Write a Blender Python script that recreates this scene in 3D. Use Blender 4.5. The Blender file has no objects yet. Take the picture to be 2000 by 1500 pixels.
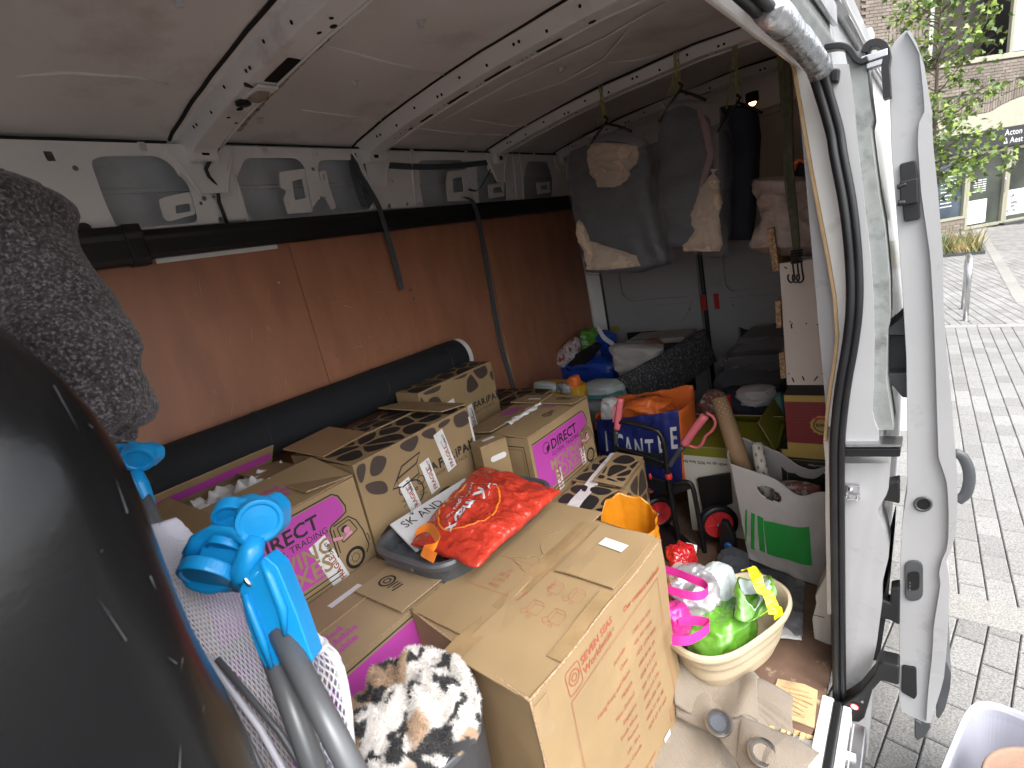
import bpy, bmesh, math, random
from mathutils import Vector, Matrix, noise
R = math.radians
scene = bpy.context.scene
# ------------------------------------------------------------------ camera
FPX = 1002.3                       # focal length in pixels of the 2000 x 1500 photograph
CAM = Vector((1.95, 0.0, 1.40))    # van frame: x across (0 = lined far wall), y to the rear, z up from load floor
def _cam_basis():
    yaw, pitch, roll = R(-39.959), R(-15.933), R(9.380)
    f = Vector((math.sin(yaw)*math.cos(pitch), math.cos(yaw)*math.cos(pitch), math.sin(pitch)))
    r = Vector((math.cos(yaw), -math.sin(yaw), 0)); d = f.cross(r)
    c, s = math.cos(roll), math.sin(roll)
    return c*r + s*d, -s*r + c*d, f
TILT = R(3.0)                      # the parked van leans three degrees against the street
RV = Matrix(((math.cos(TILT), 0, -math.sin(TILT)), (0, 1, 0), (math.sin(TILT), 0, math.cos(TILT))))
_r, _d, _f = [RV.transposed() @ a for a in _cam_basis()]
MS = Matrix.Translation(CAM) @ RV.transposed().to_4x4() @ Matrix.Translation(-CAM)   # street frame -> van frame
cd = bpy.data.cameras.new('camera'); cam = bpy.data.objects.new('camera', cd)
scene.collection.objects.link(cam); scene.camera = cam
cam.matrix_world = Matrix.Translation(CAM) @ Matrix((_r, -_d, -_f)).transposed().to_4x4()
cd.sensor_width = 36; cd.lens = 36*FPX/2000; cd.clip_start = 0.02; cd.clip_end = 400
cd.dof.use_dof = True; cd.dof.focus_distance = 1.7; cd.dof.aperture_fstop = 7.0
# ------------------------------------------------------------------ light
w = bpy.data.worlds.new('World'); scene.world = w; w.use_nodes = True
nt = w.node_tree; bg = nt.nodes['Background']
sky = nt.nodes.new('ShaderNodeTexSky'); sky.sky_type = 'NISHITA'; sky.sun_disc = False
SUN_EL, SUN_ROT = R(52), R(115)
sky.sun_elevation = SUN_EL; sky.sun_rotation = SUN_ROT; sky.air_density = 1.0; sky.dust_density = 3.0
hs = nt.nodes.new('ShaderNodeHueSaturation'); hs.inputs['Saturation'].default_value = 0.25
nt.links.new(sky.outputs[0], hs.inputs['Color']); nt.links.new(hs.outputs[0], bg.inputs[0])
bg.inputs[1].default_value = 0.15
sd = bpy.data.lights.new('sun', 'SUN'); sd.energy = 0.6; sd.angle = R(40); sd.color = (1, .97, .92)
sun = bpy.data.objects.new('sun', sd); scene.collection.objects.link(sun)
sun.rotation_euler = Vector((math.sin(SUN_ROT)*math.cos(SUN_EL), math.cos(SUN_ROT)*math.cos(SUN_EL), math.sin(SUN_EL))).to_track_quat('Z', 'Y').to_euler()
vs = scene.view_settings
vs.view_transform = 'Standard'; vs.look = 'None'; vs.exposure = 2.0; vs.gamma = 1; vs.use_curve_mapping = False
scene.cycles.max_bounces = 8; scene.cycles.diffuse_bounces = 5; scene.cycles.use_denoising = True
# ------------------------------------------------------------------ pixel picks (a direction only; the plane gives the distance)
def ray(px, py): return _r*((px-1000)/FPX) + _d*((py-750)/FPX) + _f
def OX(px, py, X): d = ray(px, py); return CAM + d*((X-CAM.x)/d.x)
def OY(px, py, Y): d = ray(px, py); return CAM + d*((Y-CAM.y)/d.y)
def OZ(px, py, Z): d = ray(px, py); return CAM + d*((Z-CAM.z)/d.z)
def AT(px, py, depth): return CAM + ray(px, py)*depth
def OP(px, py, p, n): d = ray(px, py); return CAM + d*((Vector(p)-CAM).dot(Vector(n))/d.dot(Vector(n)))
# ------------------------------------------------------------------ materials
M = {}
def lin(c):
    if isinstance(c, str):
        v = [int(c[i:i+2], 16)/255 for i in (0, 2, 4)]
        c = [x/12.92 if x <= .04045 else ((x+.055)/1.055)**2.4 for x in v]
    return (*c, 1)
def mat(name, col, rough=.6, metal=0, var=.12, vscale=6, bump=0, bscale=60, col2=None, c2=(.5, .62), c2scale=4,
        spec=.5, trans=0, alpha=1, sheen=0, coat=0, stretch=(1, 1, 1), rvar=.1, bdetail=4, bdist=.004, sss=0):
    """principled material: noise tints the colour, an optional second colour comes in patches, noise bump"""
    m = bpy.data.materials.new(name); m.use_nodes = True; n = m.node_tree.nodes; l = m.node_tree.links
    p = n['Principled BSDF']; tc = n.new('ShaderNodeTexCoord'); mp = n.new('ShaderNodeMapping')
    mp.inputs['Scale'].default_value = stretch; l.new(tc.outputs['Object'], mp.inputs[0])
    no = n.new('ShaderNodeTexNoise'); no.inputs['Scale'].default_value = vscale; no.inputs['Detail'].default_value = 6
    l.new(mp.outputs[0], no.inputs['Vector'])
    c = lin(col); a = n.new('ShaderNodeMixRGB')
    a.inputs[1].default_value = (*[x*(1-var) for x in c[:3]], 1); a.inputs[2].default_value = (*[min(1, x*(1+var)) for x in c[:3]], 1)
    rp = n.new('ShaderNodeValToRGB'); rp.color_ramp.elements[0].position = .3; rp.color_ramp.elements[1].position = .7
    l.new(no.outputs[0], rp.inputs[0]); l.new(rp.outputs[0], a.inputs[0]); out = a.outputs[0]
    if col2 is not None:
        n2 = n.new('ShaderNodeTexNoise'); n2.inputs['Scale'].default_value = c2scale; n2.inputs['Detail'].default_value = 8
        n2.inputs['Roughness'].default_value = .65; l.new(mp.outputs[0], n2.inputs['Vector'])
        r2 = n.new('ShaderNodeValToRGB'); r2.color_ramp.elements[0].position = c2[0]; r2.color_ramp.elements[1].position = c2[1]
        l.new(n2.outputs[0], r2.inputs[0]); b = n.new('ShaderNodeMixRGB'); b.inputs[2].default_value = lin(col2)
        l.new(r2.outputs[0], b.inputs[0]); l.new(out, b.inputs[1]); out = b.outputs[0]
    l.new(out, p.inputs['Base Color'])
    p.inputs['Metallic'].default_value = metal; p.inputs['Specular IOR Level'].default_value = spec
    p.inputs['Transmission Weight'].default_value = trans; p.inputs['Alpha'].default_value = alpha
    p.inputs['Sheen Weight'].default_value = sheen; p.inputs['Coat Weight'].default_value = coat
    mr = n.new('ShaderNodeMapRange'); mr.inputs[3].default_value = max(.03, rough-rvar); mr.inputs[4].default_value = min(1, rough+rvar)
    l.new(no.outputs[0], mr.inputs[0]); l.new(mr.outputs[0], p.inputs['Roughness'])
    if bump:
        nb = n.new('ShaderNodeTexNoise'); nb.inputs['Scale'].default_value = bscale; nb.inputs['Detail'].default_value = bdetail
        l.new(mp.outputs[0], nb.inputs['Vector']); bp = n.new('ShaderNodeBump')
        bp.inputs['Strength'].default_value = bump; bp.inputs['Distance'].default_value = bdist
        l.new(nb.outputs[0], bp.inputs['Height']); l.new(bp.outputs[0], p.inputs['Normal'])
    M[name] = m
    return m
# ------------------------------------------------------------------ mesh building
COL = scene.collection
def setp(o, label=None, cat=None, group=None, kind=None):
    if label: o['label'] = label
    if cat: o['category'] = cat
    if group: o['group'] = group
    if kind: o['kind'] = kind
    return o
def thing(name, label, cat, loc=(0, 0, 0), rz=0, group=None, frame=None):
    o = bpy.data.objects.new(name, None); o.empty_display_size = .05; COL.objects.link(o)
    m = Matrix.Translation(loc) @ Matrix.Rotation(rz, 4, 'Z')
    o.matrix_world = frame @ m if frame else m
    return setp(o, label, cat, group)
def fr(o, u, v):
    """2-D frame in space: returns f(a, b, lift) -> point on the plane through o spanned by unit u, v"""
    o, u, v = Vector(o), Vector(u).normalized(), Vector(v).normalized(); n = u.cross(v).normalized()
    return lambda a, b, h=0.0: o + u*a + v*b + n*h
class MB:
    def __init__(s): s.v = []; s.f = []
    def add(s, vs, fs):
        k = len(s.v); s.v += [tuple(x) for x in vs]; s.f += [tuple(i+k for i in f) for f in fs]; return s
    def box(s, c, d, rot=None, taper=1):
        x, y, z = d[0]/2, d[1]/2, d[2]/2; c = Vector(c)
        p = [Vector((a*x*(taper if cc < 0 else 1), b*y*(taper if cc < 0 else 1), cc*z)) for cc in (-1, 1) for a, b in ((-1, -1), (1, -1), (1, 1), (-1, 1))]
        if rot is not None: p = [rot @ q for q in p]
        return s.add([c+q for q in p], [(3, 2, 1, 0), (4, 5, 6, 7), (0, 1, 5, 4), (1, 2, 6, 5), (2, 3, 7, 6), (3, 0, 4, 7)])
    def b2(s, a, b): a, b = Vector(a), Vector(b); return s.box((a+b)/2, [abs(t) for t in (b-a)])
    def ext(s, pts, vec):
        """polygon extruded along vec"""
        pts = [Vector(p) for p in pts]; vec = Vector(vec); n = len(pts)
        nrm = Vector((0, 0, 0))
        for i in range(n): nrm += pts[i].cross(pts[(i+1) % n])
        if nrm.dot(vec) > 0: pts = pts[::-1]
        q = [p+vec for p in pts]
        return s.add(pts+q, [tuple(range(n)), tuple(range(2*n-1, n-1, -1))] + [(i, n+i, n+(i+1) % n, (i+1) % n) for i in range(n)])
    def poly(s, pts): return s.add(pts, [tuple(range(len(pts)))])
    def tube(s, path, r, n=10, closed=False, caps=True, flat=None, up=None):
        path = [Vector(p) for p in path]; m = len(path); rs = r if isinstance(r, (list, tuple)) else [r]*m
        prev = Vector(up) if up else None; rings = []
        for i, p in enumerate(path):
            if closed: t = path[(i+1) % m]-path[i-1]
            else: t = path[min(i+1, m-1)]-path[max(i-1, 0)]
            t.normalize()
            a = prev if prev is not None else (Vector((0, 0, 1)) if abs(t.z) < .9 else Vector((1, 0, 0)))
            a = (a-t*a.dot(t)); a.normalize(); b = t.cross(a); prev = a
            fa = flat or 1
            rings.append([p+(a*math.cos(2*math.pi*k/n)*fa+b*math.sin(2*math.pi*k/n))*rs[i] for k in range(n)])
        vs = [q for g in rings for q in g]; fs = []
        for i in range(m if closed else m-1):
            j = (i+1) % m
            for k in range(n): fs.append((i*n+k, i*n+(k+1) % n, j*n+(k+1) % n, j*n+k))
        if caps and not closed: fs += [tuple(range(n-1, -1, -1)), tuple((m-1)*n+k for k in range(n))]
        return s.add(vs, fs)
    def ribbon(s, path, wv, th):
        """flat strap: path swept with half width vector(s) wv and thickness th"""
        path = [Vector(p) for p in path]; m = len(path); vs = []
        for i, p in enumerate(path):
            t = (path[min(i+1, m-1)]-path[max(i-1, 0)]).normalized(); wd = Vector(wv[i] if isinstance(wv, list) else wv)
            n = t.cross(wd).normalized()*th/2
            vs += [p-wd-n, p+wd-n, p+wd+n, p-wd+n]
        fs = [(3, 2, 1, 0), tuple((m-1)*4+k for k in range(4))]
        for i in range(m-1):
            for k in range(4): fs.append((i*4+k, i*4+(k+1) % 4, i*4+4+(k+1) % 4, i*4+4+k))
        return s.add(vs, fs)
    def grid(s, fn, nu, nv, cu=False, cv=False):
        vs = [fn(i/(nu if cu else nu-1), j/(nv if cv else nv-1)) for j in range(nv) for i in range(nu)]; fs = []
        for j in range(nv if cv else nv-1):
            for i in range(nu if cu else nu-1):
                a = j*nu+i; b = j*nu+(i+1) % nu; c = ((j+1) % nv)*nu+(i+1) % nu; d = ((j+1) % nv)*nu+i; fs.append((a, b, c, d))
        return s.add(vs, fs)
    def lathe(s, prof, n=32, c=(0, 0, 0), axis='Z', caps=True):
        c = Vector(c)
        def pt(r, h, a):
            x, y = r*math.cos(a), r*math.sin(a)
            return c+Vector({'Z': (x, y, h), 'X': (h, x, y), 'Y': (y, h, x)}[axis])
        vs = [pt(r, h, 2*math.pi*k/n) for r, h in prof for k in range(n)]; m = len(prof)
        fs = [(i*n+k, i*n+(k+1) % n, (i+1)*n+(k+1) % n, (i+1)*n+k) for i in range(m-1) for k in range(n)]
        if caps: fs += [tuple(range(n-1, -1, -1)), tuple((m-1)*n+k for k in range(n))]
        return s.add(vs, fs)
    def ball(s, c, rx, ry=None, rz=None, nu=16, nv=10):
        ry = ry or rx; rz = rz or rx; c = Vector(c)
        return s.grid(lambda u, v: c+Vector((rx*math.cos(6.28319*u)*math.sin(math.pi*v), ry*math.sin(6.28319*u)*math.sin(math.pi*v), -rz*math.cos(math.pi*v))), nu, nv, cu=True)
    def merge(s, o): return s.add(o.v, o.f)
    def build(s, name, m, parent=None, smooth=False, bevel=0, seg=2, solid=0, sub=0, label=None, cat=None, group=None, kind=None, frame=None, mesh=None):
        if mesh is None:
            mesh = bpy.data.meshes.new(name); mesh.from_pydata(s.v, [], s.f); mesh.update()
            if smooth:
                for p in mesh.polygons: p.use_smooth = True
            mesh.materials.append(M[m] if isinstance(m, str) else m)
        o = bpy.data.objects.new(name, mesh); COL.objects.link(o)
        if parent is not None: o.parent = parent
        if frame is not None: o.matrix_world = frame
        if solid: q = o.modifiers.new('thickness', 'SOLIDIFY'); q.thickness = solid; q.offset = 0
        if sub: q = o.modifiers.new('smooth', 'SUBSURF'); q.levels = q.render_levels = sub
        if bevel:
            q = o.modifiers.new('bevel', 'BEVEL'); q.width = bevel; q.segments = seg; q.limit_method = 'ANGLE'; q.angle_limit = R(35)
        return setp(o, label, cat, group, kind)
def part(name, mesh_builder, m, parent, **k): return mesh_builder.build(name, m, parent, **k)
def fillet(pts, r, n=4):
    """round the corners of a 2-D polygon"""
    out = []; m = len(pts)
    for i in range(m):
        a, b, c = Vector(pts[i-1]), Vector(pts[i]), Vector(pts[(i+1) % m])
        ra = min(r, (a-b).length*.45, (c-b).length*.45)
        p, q = b+(a-b).normalized()*ra, b+(c-b).normalized()*ra
        for k in range(n+1):
            t = k/n; out.append((p*(1-t)**2+b*2*t*(1-t)+q*t*t))
    return out
def plate(name, outline, holes, place, th, m, parent=None, **k):
    """flat sheet with real holes: 2-D outline and holes filled as a curve, then placed by place(a, b, h)"""
    cu = bpy.data.curves.new('tmp', 'CURVE'); cu.dimensions = '2D'; cu.fill_mode = 'BOTH'
    for lp in [outline]+holes:
        sp = cu.splines.new('POLY'); sp.points.add(len(lp)-1); sp.use_cyclic_u = True
        for q, p in zip(sp.points, lp): q.co = (p[0], p[1], 0, 1)
    cu.extrude = th/2
    o = bpy.data.objects.new('tmp', cu); me = bpy.data.meshes.new_from_object(o)
    bpy.data.objects.remove(o); bpy.data.curves.remove(cu)
    mb = MB(); mb.add([place(v.co.x, v.co.y, v.co.z) for v in me.vertices], [tuple(p.vertices) for p in me.polygons])
    bpy.data.meshes.remove(me)
    return mb.build(name, m, parent, **k)
def glyphs(s, size, bold=0, shear=0, spacing=1, align='LEFT', line=1.0):
    """2-D letters as (verts, faces)"""
    cu = bpy.data.curves.new('tmp', 'FONT'); cu.body = s; cu.size = size; cu.offset = bold; cu.shear = shear
    cu.space_character = spacing; cu.align_x = align; cu.space_line = line; cu.resolution_u = 2
    o = bpy.data.objects.new('tmp', cu); me = bpy.data.meshes.new_from_object(o)
    vs = [(v.co.x, v.co.y) for v in me.vertices]; fs = [tuple(p.vertices) for p in me.polygons]
    bpy.data.objects.remove(o); bpy.data.curves.remove(cu); bpy.data.meshes.remove(me)
    return vs, fs
class Ink:
    """flat print on a surface: place(a, b, h) maps print coordinates to the surface"""
    def __init__(s, place, lift=.0006): s.p = place; s.h = lift; s.mb = MB()
    def text(s, t, x, y, size, rot=0, bold=0, shear=0, spacing=1, align='LEFT', sx=1, line=1.0, wob=0):
        vs, fs = glyphs(t, size, bold, shear, spacing, align, line); c, q = math.cos(rot), math.sin(rot)
        s.mb.add([s.p(x+(a*sx)*c-b*q, y+(a*sx)*q+b*c, s.h) for a, b in vs], fs); return s
    def poly(s, pts): s.mb.poly([s.p(a, b, s.h) for a, b in pts]); return s
    def rect(s, x0, y0, x1, y1): return s.poly([(x0, y0), (x1, y0), (x1, y1), (x0, y1)])
    def line(s, pts, wd, closed=False):
        pts = [Vector(p) for p in pts]; m = len(pts); L = []; 
        for i in range(m):
            if closed: t = pts[(i+1) % m]-pts[i-1]
            else: t = pts[min(i+1, m-1)]-pts[max(i-1, 0)]
            if t.length < 1e-9: t = Vector((1, 0))
            t.normalize(); nn = Vector((-t.y, t.x))*wd/2; L.append((pts[i]-nn, pts[i]+nn))
        vs = [s.p(q.x, q.y, s.h) for ab in L for q in ab]
        s.mb.add(vs, [(2*i, 2*((i+1) % m), 2*((i+1) % m)+1, 2*i+1) for i in range(m if closed else m-1)]); return s
    def ring(s, x, y, r, wd, n=28, sx=1): return s.line([(x+r*sx*math.cos(6.28319*k/n), y+r*math.sin(6.28319*k/n)) for k in range(n)], wd, True)
    def disc(s, x, y, r, n=24, sx=1): return s.poly([(x+r*sx*math.cos(6.28319*k/n), y+r*math.sin(6.28319*k/n)) for k in range(n)])
    def build(s, name, m, parent, **k): return s.mb.build(name, m, parent, **k)
def nz(p, sc, seed=0): return noise.noise(Vector(p)*sc+Vector((seed*7.3, seed*3.1, seed*1.7)))
def ridge(p, sc, seed=0, oct=3):
    t = 0; a = 1
    for k in range(oct):
        t += a*(1-abs(2*nz(p, sc*2**k, seed+k))); a *= .5
    return t-1.1
# ------------------------------------------------------------------ material library
mat('van_paint', (.82, .82, .81), .32, var=.05, vscale=3, bump=.05, bscale=9, col2=(.52, .49, .45), c2=(.60, .78), c2scale=5)
mat('van_roof', (.83, .815, .795), .34, var=.06, vscale=2, bump=.16, bscale=5, bdist=.012, col2=(.56, .50, .45), c2=(.54, .76), c2scale=3)
mat('van_skin', (.62, .66, .69), .3, var=.06, vscale=4)
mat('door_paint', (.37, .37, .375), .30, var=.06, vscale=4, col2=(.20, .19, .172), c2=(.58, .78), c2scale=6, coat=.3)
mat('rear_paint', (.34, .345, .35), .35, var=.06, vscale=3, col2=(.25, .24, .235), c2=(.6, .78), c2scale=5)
mat('sealer', (.25, .265, .255), .6, var=.25, vscale=14, bump=.5, bscale=30, col2=(.10, .105, .10), c2=(.50, .68), c2scale=14)
mat('black_plastic', (.010, .010, .011), .42, var=.2, vscale=9, bump=.1, bscale=300, bdist=.001)
mat('grey_plastic', (.06, .063, .068), .45, var=.15, vscale=9, bump=.1, bscale=300, bdist=.001)
mat('rubber', (.009, .0095, .011), .4, var=.2, vscale=12)
mat('void', (.004, .004, .004), .9, var=.2)
mat('gap', (.012, .011, .010), .85, var=.4, vscale=20)
mat('plywood', (.36, .158, .090), .42, var=.16, vscale=11, stretch=(1, 1, .30), bump=.1, bscale=70, col2=(.50, .31, .21), c2=(.66, .76), c2scale=30, bdist=.002)
mat('ply_edge', (.46, .31, .16), .7, var=.25, vscale=40, stretch=(1, 1, .3))
mat('floor_ply', (.15, .09, .06), .7, var=.3, vscale=9, bump=.3, bscale=50, col2=(.40, .30, .21), c2=(.60, .72), c2scale=22)
mat('bare_wood', (.50, .36, .19), .8, var=.3, vscale=24, stretch=(1, .25, 1), bump=.6, bscale=60)
mat('steel', (.55, .55, .56), .3, metal=1, var=.1, vscale=20)
mat('tape_silver', (.5, .51, .53), .28, metal=.7, var=.2, vscale=30, bump=.9, bscale=45, bdist=.006)
mat('foam_strip', (.42, .37, .32), .9, var=.3, vscale=40, col2=(.12, .06, .03), c2=(.5, .6), c2scale=25, bump=.6, bscale=80)
mat('red_plastic', (.55, .02, .02), .35, var=.05)
mat('lamp_lens', (.33, .28, .22), .25, var=.2, vscale=25)
mat('kraft', (.32, .222, .118), .75, var=.09, vscale=5, bump=.12, bscale=18, col2=(.31, .20, .115), c2=(.6, .75), c2scale=9, spec=.3)
mat('kraft_light', (.30, .207, .108), .75, var=.08, vscale=6, bump=.1, bscale=18, spec=.3)
mat('kraft_grey', (.30, .215, .125), .78, var=.09, vscale=6, bump=.1, bscale=18, spec=.3)
mat('kraft_brown', (.29, .17, .09), .75, var=.1, vscale=6, bump=.1, bscale=18, spec=.3)
mat('kraft_edge', (.33, .225, .135), .9, var=.35, vscale=220, spec=.2)
mat('brown_tape', (.305, .207, .105), .2, var=.14, vscale=14, bump=.35, bscale=30, bdist=.003)
mat('ink_black', (.02, .018, .017), .6, var=.1)
mat('ink_brown', (.060, .042, .034), .6, var=.15)
mat('ink_pink', (.46, .055, .36), .6, var=.05)
mat('ink_red', (.36, .085, .05), .65, var=.15)
mat('ink_grey', (.26, .19, .14), .7, var=.1)
mat('paper_white', (.66, .66, .68), .6, var=.04)
mat('tape_white', (.72, .71, .70), .3, var=.08, vscale=20, bump=.2, bscale=40)
mat('rug_black', (.008, .0095, .0125), .85, var=.25, vscale=90, bump=.8, bscale=500, bdist=.002, stretch=(1, .35, 1))
mat('white_cloth', (.68, .67, .66), .85, var=.08, bump=.3, bscale=60, sheen=.2)
mat('tub_grey', (.075, .078, .086), .4, var=.12, vscale=20, bump=.15, bscale=150, bdist=.001)
mat('bag_red', (.47, .040, .022), .24, var=.18, vscale=14, bump=1.0, bscale=32, bdist=.010, coat=.2)
mat('orange_film', (.85, .23, .02), .3, var=.15, vscale=14, bump=.4, bscale=30, bdist=.006)
mat('blue_joint', (.008, .27, .62), .33, var=.04, vscale=20, bump=.04, bscale=200)
mat('grey_tube', (.13, .135, .142), .38, metal=.25, var=.06)
mat('white_mesh', (.60, .59, .66), .6, var=.05)
mat('wheel_red', (.62, .035, .04), .4, var=.06)
mat('handle_pink', (.72, .16, .19), .45, var=.08)
# ================================================================== the van
van = thing('delivery_van', 'white panel van with bare metal roof, plywood lined wall and open sliding door', 'van', (.8, 1.5, 0))
VI = Matrix.Translation((-.8, -1.5, 0))
def vp(name, mb, m, parent=None, **k):
    """a van part: vertices are given in the van frame"""
    o = mb.build(name, m, parent or van, **k)
    if parent is None: o.matrix_parent_inverse = Matrix.Identity(4); o.location = (-.8, -1.5, 0)
    return o
def vplate(*a, **k):
    o = plate(*a, van, **k); o.location = (-.8, -1.5, 0); return o
RT = [(-.1, 1.95), (-.02, 1.965), (.05, 1.985), (.15, 2.0), (.3, 2.022), (.55, 2.046), (.8, 2.062), (1.2, 2.072), (1.45, 2.06), (1.62, 2.02), (1.75, 1.93), (1.80, 1.78)]
def zroof(x):
    for (a, b), (c, d) in zip(RT, RT[1:]):
        if x <= c: return b+(d-b)*max(0, (x-a))/(c-a)
    return RT[-1][1]
def ROOF(px, py, off=0):
    z = 2.0
    for _ in range(6): p = OZ(px, py, z); z = .5*z+.5*(zroof(p.x)+off)
    return OZ(px, py, z)
# floor with the step well cut out beside the sliding door
mb = MB(); mb.ext([(-.089, -.55, -.02), (1.50, -.55, -.02), (1.50, .40, -.02), (1.565, 1.215, -.02), (1.70, 1.215, -.02), (1.715, 1.30, -.02), (1.715, 3.42, -.02), (-.089, 3.42, -.02)], (0, 0, .02))
vp('floor_board', mb, 'floor_ply')
rnd = random.Random(5)
e = [(1.585, 1.235, .0025), (1.59, 1.36, .0025), (1.66, 1.372, .0025), (1.695, 1.365, .0025), (1.705, 1.235, .0025)]
vp('floor_patch', MB().ext(e, (0, 0, .004)), 'bare_wood')
mb = MB()
for k in range(9):
    x = 1.57+k*.015; l = .008+rnd.random()*.022
    mb.ext([(x, 1.215-l, -.012), (x+.012, 1.215-l*rnd.random(), -.012), (x+.014, 1.2149, -.012), (x, 1.2149, -.012)], (0, 0, .010))
vp('splintered_edge', mb, 'bare_wood')
mb = MB()   # splinters on the patch
for k in range(7):
    y = 1.25+k*.015; mb.box((1.64+rnd.random()*.02, y, .009), (.04+rnd.random()*.03, .004, .003), Matrix.Rotation(rnd.uniform(-.3, .3), 3, 'Z'))
vp('splinter', mb, 'ply_edge')
mb = MB(); mb.b2((1.50, -.55, -.24), (1.80, 1.213, -.20)); mb.b2((1.50, 1.213, -.24), (1.80, 1.225, -.021)); mb.b2((1.48, -.55, -.24), (1.4999, 1.213, -.021))
vp('step_well', mb, 'van_paint')
mb = MB()
for x, wd, z in ((1.722, .03, .004), (1.768, .02, -.01)): mb.b2((x-wd/2, -.3, z-.06), (x+wd/2, 1.36, z))
vp('door_sill', mb, 'van_paint', bevel=.004)
vp('sill_tread', MB().b2((1.784, -.3, -.09), (1.815, 1.33, -.03)), 'steel', bevel=.004)
vp('sill_rubber', MB().b2((1.7385, -.3, -.06), (1.7575, 1.35, .009)), 'rubber', bevel=.004)
# plywood lining
for y0, y1 in ((-.5, 1.128), (1.1305, 2.300), (2.304, 3.33)):
    o = vp('plywood_panel', MB().b2((-.012, y0, .0), (0, y1, 1.612)), 'plywood', bevel=.0015)
mb = MB()
for k in range(26):
    y = rnd.choice((.06, 1.05, 1.20, 1.7, 2.25, 2.36, 2.9))+rnd.uniform(-.02, .02); z = rnd.uniform(.5, 1.55)
    mb.lathe([(.0045, 0), (.004, .0012), (.001, .0016)], 8, (0, y, z), 'X')
vp('screw_head', mb, 'steel', kind='stuff')
mb = MB()
for k in range(170):
    y, z, a = rnd.uniform(.6, 3.2), rnd.uniform(.75, 1.55), rnd.uniform(-.5, .5)+rnd.choice((0, 1.57)); l = rnd.uniform(.004, .045)
    d = Vector((0, math.cos(a), math.sin(a)))*l; n = Vector((0, -math.sin(a), math.cos(a)))*rnd.uniform(.0004, .0011); c = Vector((.0005, y, z))
    mb.poly([c-d, c-n, c+d, c+n])
mb.poly([(.0006, 2.297, 1.0), (.0006, 2.289, .98), (.0006, 2.292, .88), (.0006, 2.284, .80), (.0006, 2.291, .70), (.0006, 2.299, .66)])
vp('scratch', mb, 'ply_edge', kind='stuff')
# black trim rail
prof = [(0, 1.612), (.03, 1.612), (.036, 1.625), (.032, 1.668), (.036, 1.68), (.03, 1.700), (0, 1.702)]
vp('trim_rail', MB().ext([(x, .63, z) for x, z in prof], (0, 2.66, 0)), 'black_plastic', bevel=.003)
vp('trim_end_cover', MB().ext([(x*1.45, .24, 1.656+(z-1.656)*1.32) for x, z in prof], (0, .35, 0)), 'black_plastic', bevel=.004)
vp('trim_collar', MB().ext([(x*1.62, .585, 1.656+(z-1.656)*1.42) for x, z in prof], (0, .05, 0)), 'black_plastic', bevel=.004)
vp('trim_clip', MB().lathe([(.018, 0), (.018, .03), (.012, .036)], 16, (0, .50, 1.716), 'X'), 'black_plastic')
vp('metal_strip', MB().b2((.0005, .66, 1.596), (.004, 1.08, 1.611)), 'van_paint')
# pressed inner side panel above the rail, with openings
def wallp(a, b, h=0): return Vector((.004+(b-1.70)*.11+h, a, b))
def WP(px, py): p = OX(px, py, .012); return (p.y, p.z)
Z1 = lambda L: [(a/2.857, b/2.857) for a, b in L]
Z2 = lambda L: [(600+a/2.857, b/2.857) for a, b in L]
openings = [Z1([(495, 905), (560, 880), (860, 878), (930, 910), (1050, 1035), (1112, 1240), (690, 1276), (645, 1250), (580, 1120)]),
            Z1([(1355, 888), (1640, 888), (1690, 930), (1752, 1190), (1400, 1222), (1345, 1110), (1308, 1010)]),
            Z2([(55, 900), (235, 897), (290, 960), (365, 1165), (145, 1187), (100, 1100), (48, 950)]),
            Z2([(608, 900), (850, 897), (880, 940), (945, 1130), (655, 1158), (625, 1040)]),
            Z2([(932, 900), (1060, 898), (1100, 985), (1118, 1116), (965, 1132), (945, 1020)]),
            Z2([(1215, 905), (1325, 903), (1362, 990), (1372, 1096), (1212, 1106), (1200, 1000)])]
HO = [fillet([WP(*p) for p in o], .022) for o in openings]
slots = Z1([(268, 880), (782, 826), (1463, 846), (1738, 854)])+Z2([(22, 855), (256, 858), (570, 855), (872, 862), (1057, 872), (1250, 868)])
for p in slots:
    a, b = WP(*p); HO.append([(a-.011, b+.012), (a+.009, b+.012), (a+.012, b-.013), (a-.008, b-.013)])
dots = [(410, 1163, .011), (415, 945, .008), (1137, 1107, .008), (1122, 1135, .006), (1190, 1098, .006), (1238, 1224, .010), (1738, 948, .008), (1776, 1102, .008), (1283, 908, .006)]
dots2 = [(427, 1000, .013), (470, 1010, .006), (460, 1148, .010), (560, 1137, .008), (632, 1132, .007), (597, 967, .006), (1180, 965, .006), (62, 1102, .008)]
for L, Z in ((dots, Z1), (dots2, Z2)):
    for x, y, r in L:
        a, b = WP(*Z([(x, y)])[0]); HO.append([(a+r*math.cos(k*.6283), b+r*math.sin(k*.6283)) for k in range(10)])
vplate('side_panel', [(-.5, 1.698), (3.42, 1.698), (3.42, 1.958), (-.5, 1.958)], HO, wallp, .003, 'van_paint')
# raised pressings between the openings
mb = MB()
for px in (1180, 1300): 
    a, b = WP(*Z1([(px, 980)])[0]); c, d = WP(*Z1([(px+90, 1240)])[0]); mb.tube([wallp(a, b, .0), wallp((a+c)/2, (b+d)/2, .004), wallp(c, d, .0)], .006, 6)
for px in (560, 1130, 1170): 
    a, b = WP(*Z2([(px, 860)])[0]); c, d = WP(*Z2([(px+50, 1150)])[0]); mb.tube([wallp(a, b, .0), wallp((a+c)/2, (b+d)/2, .003), wallp(c, d, .0)], .005, 6)
vp('pressed_bead', mb, 'van_paint', smooth=True, kind='stuff')
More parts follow.
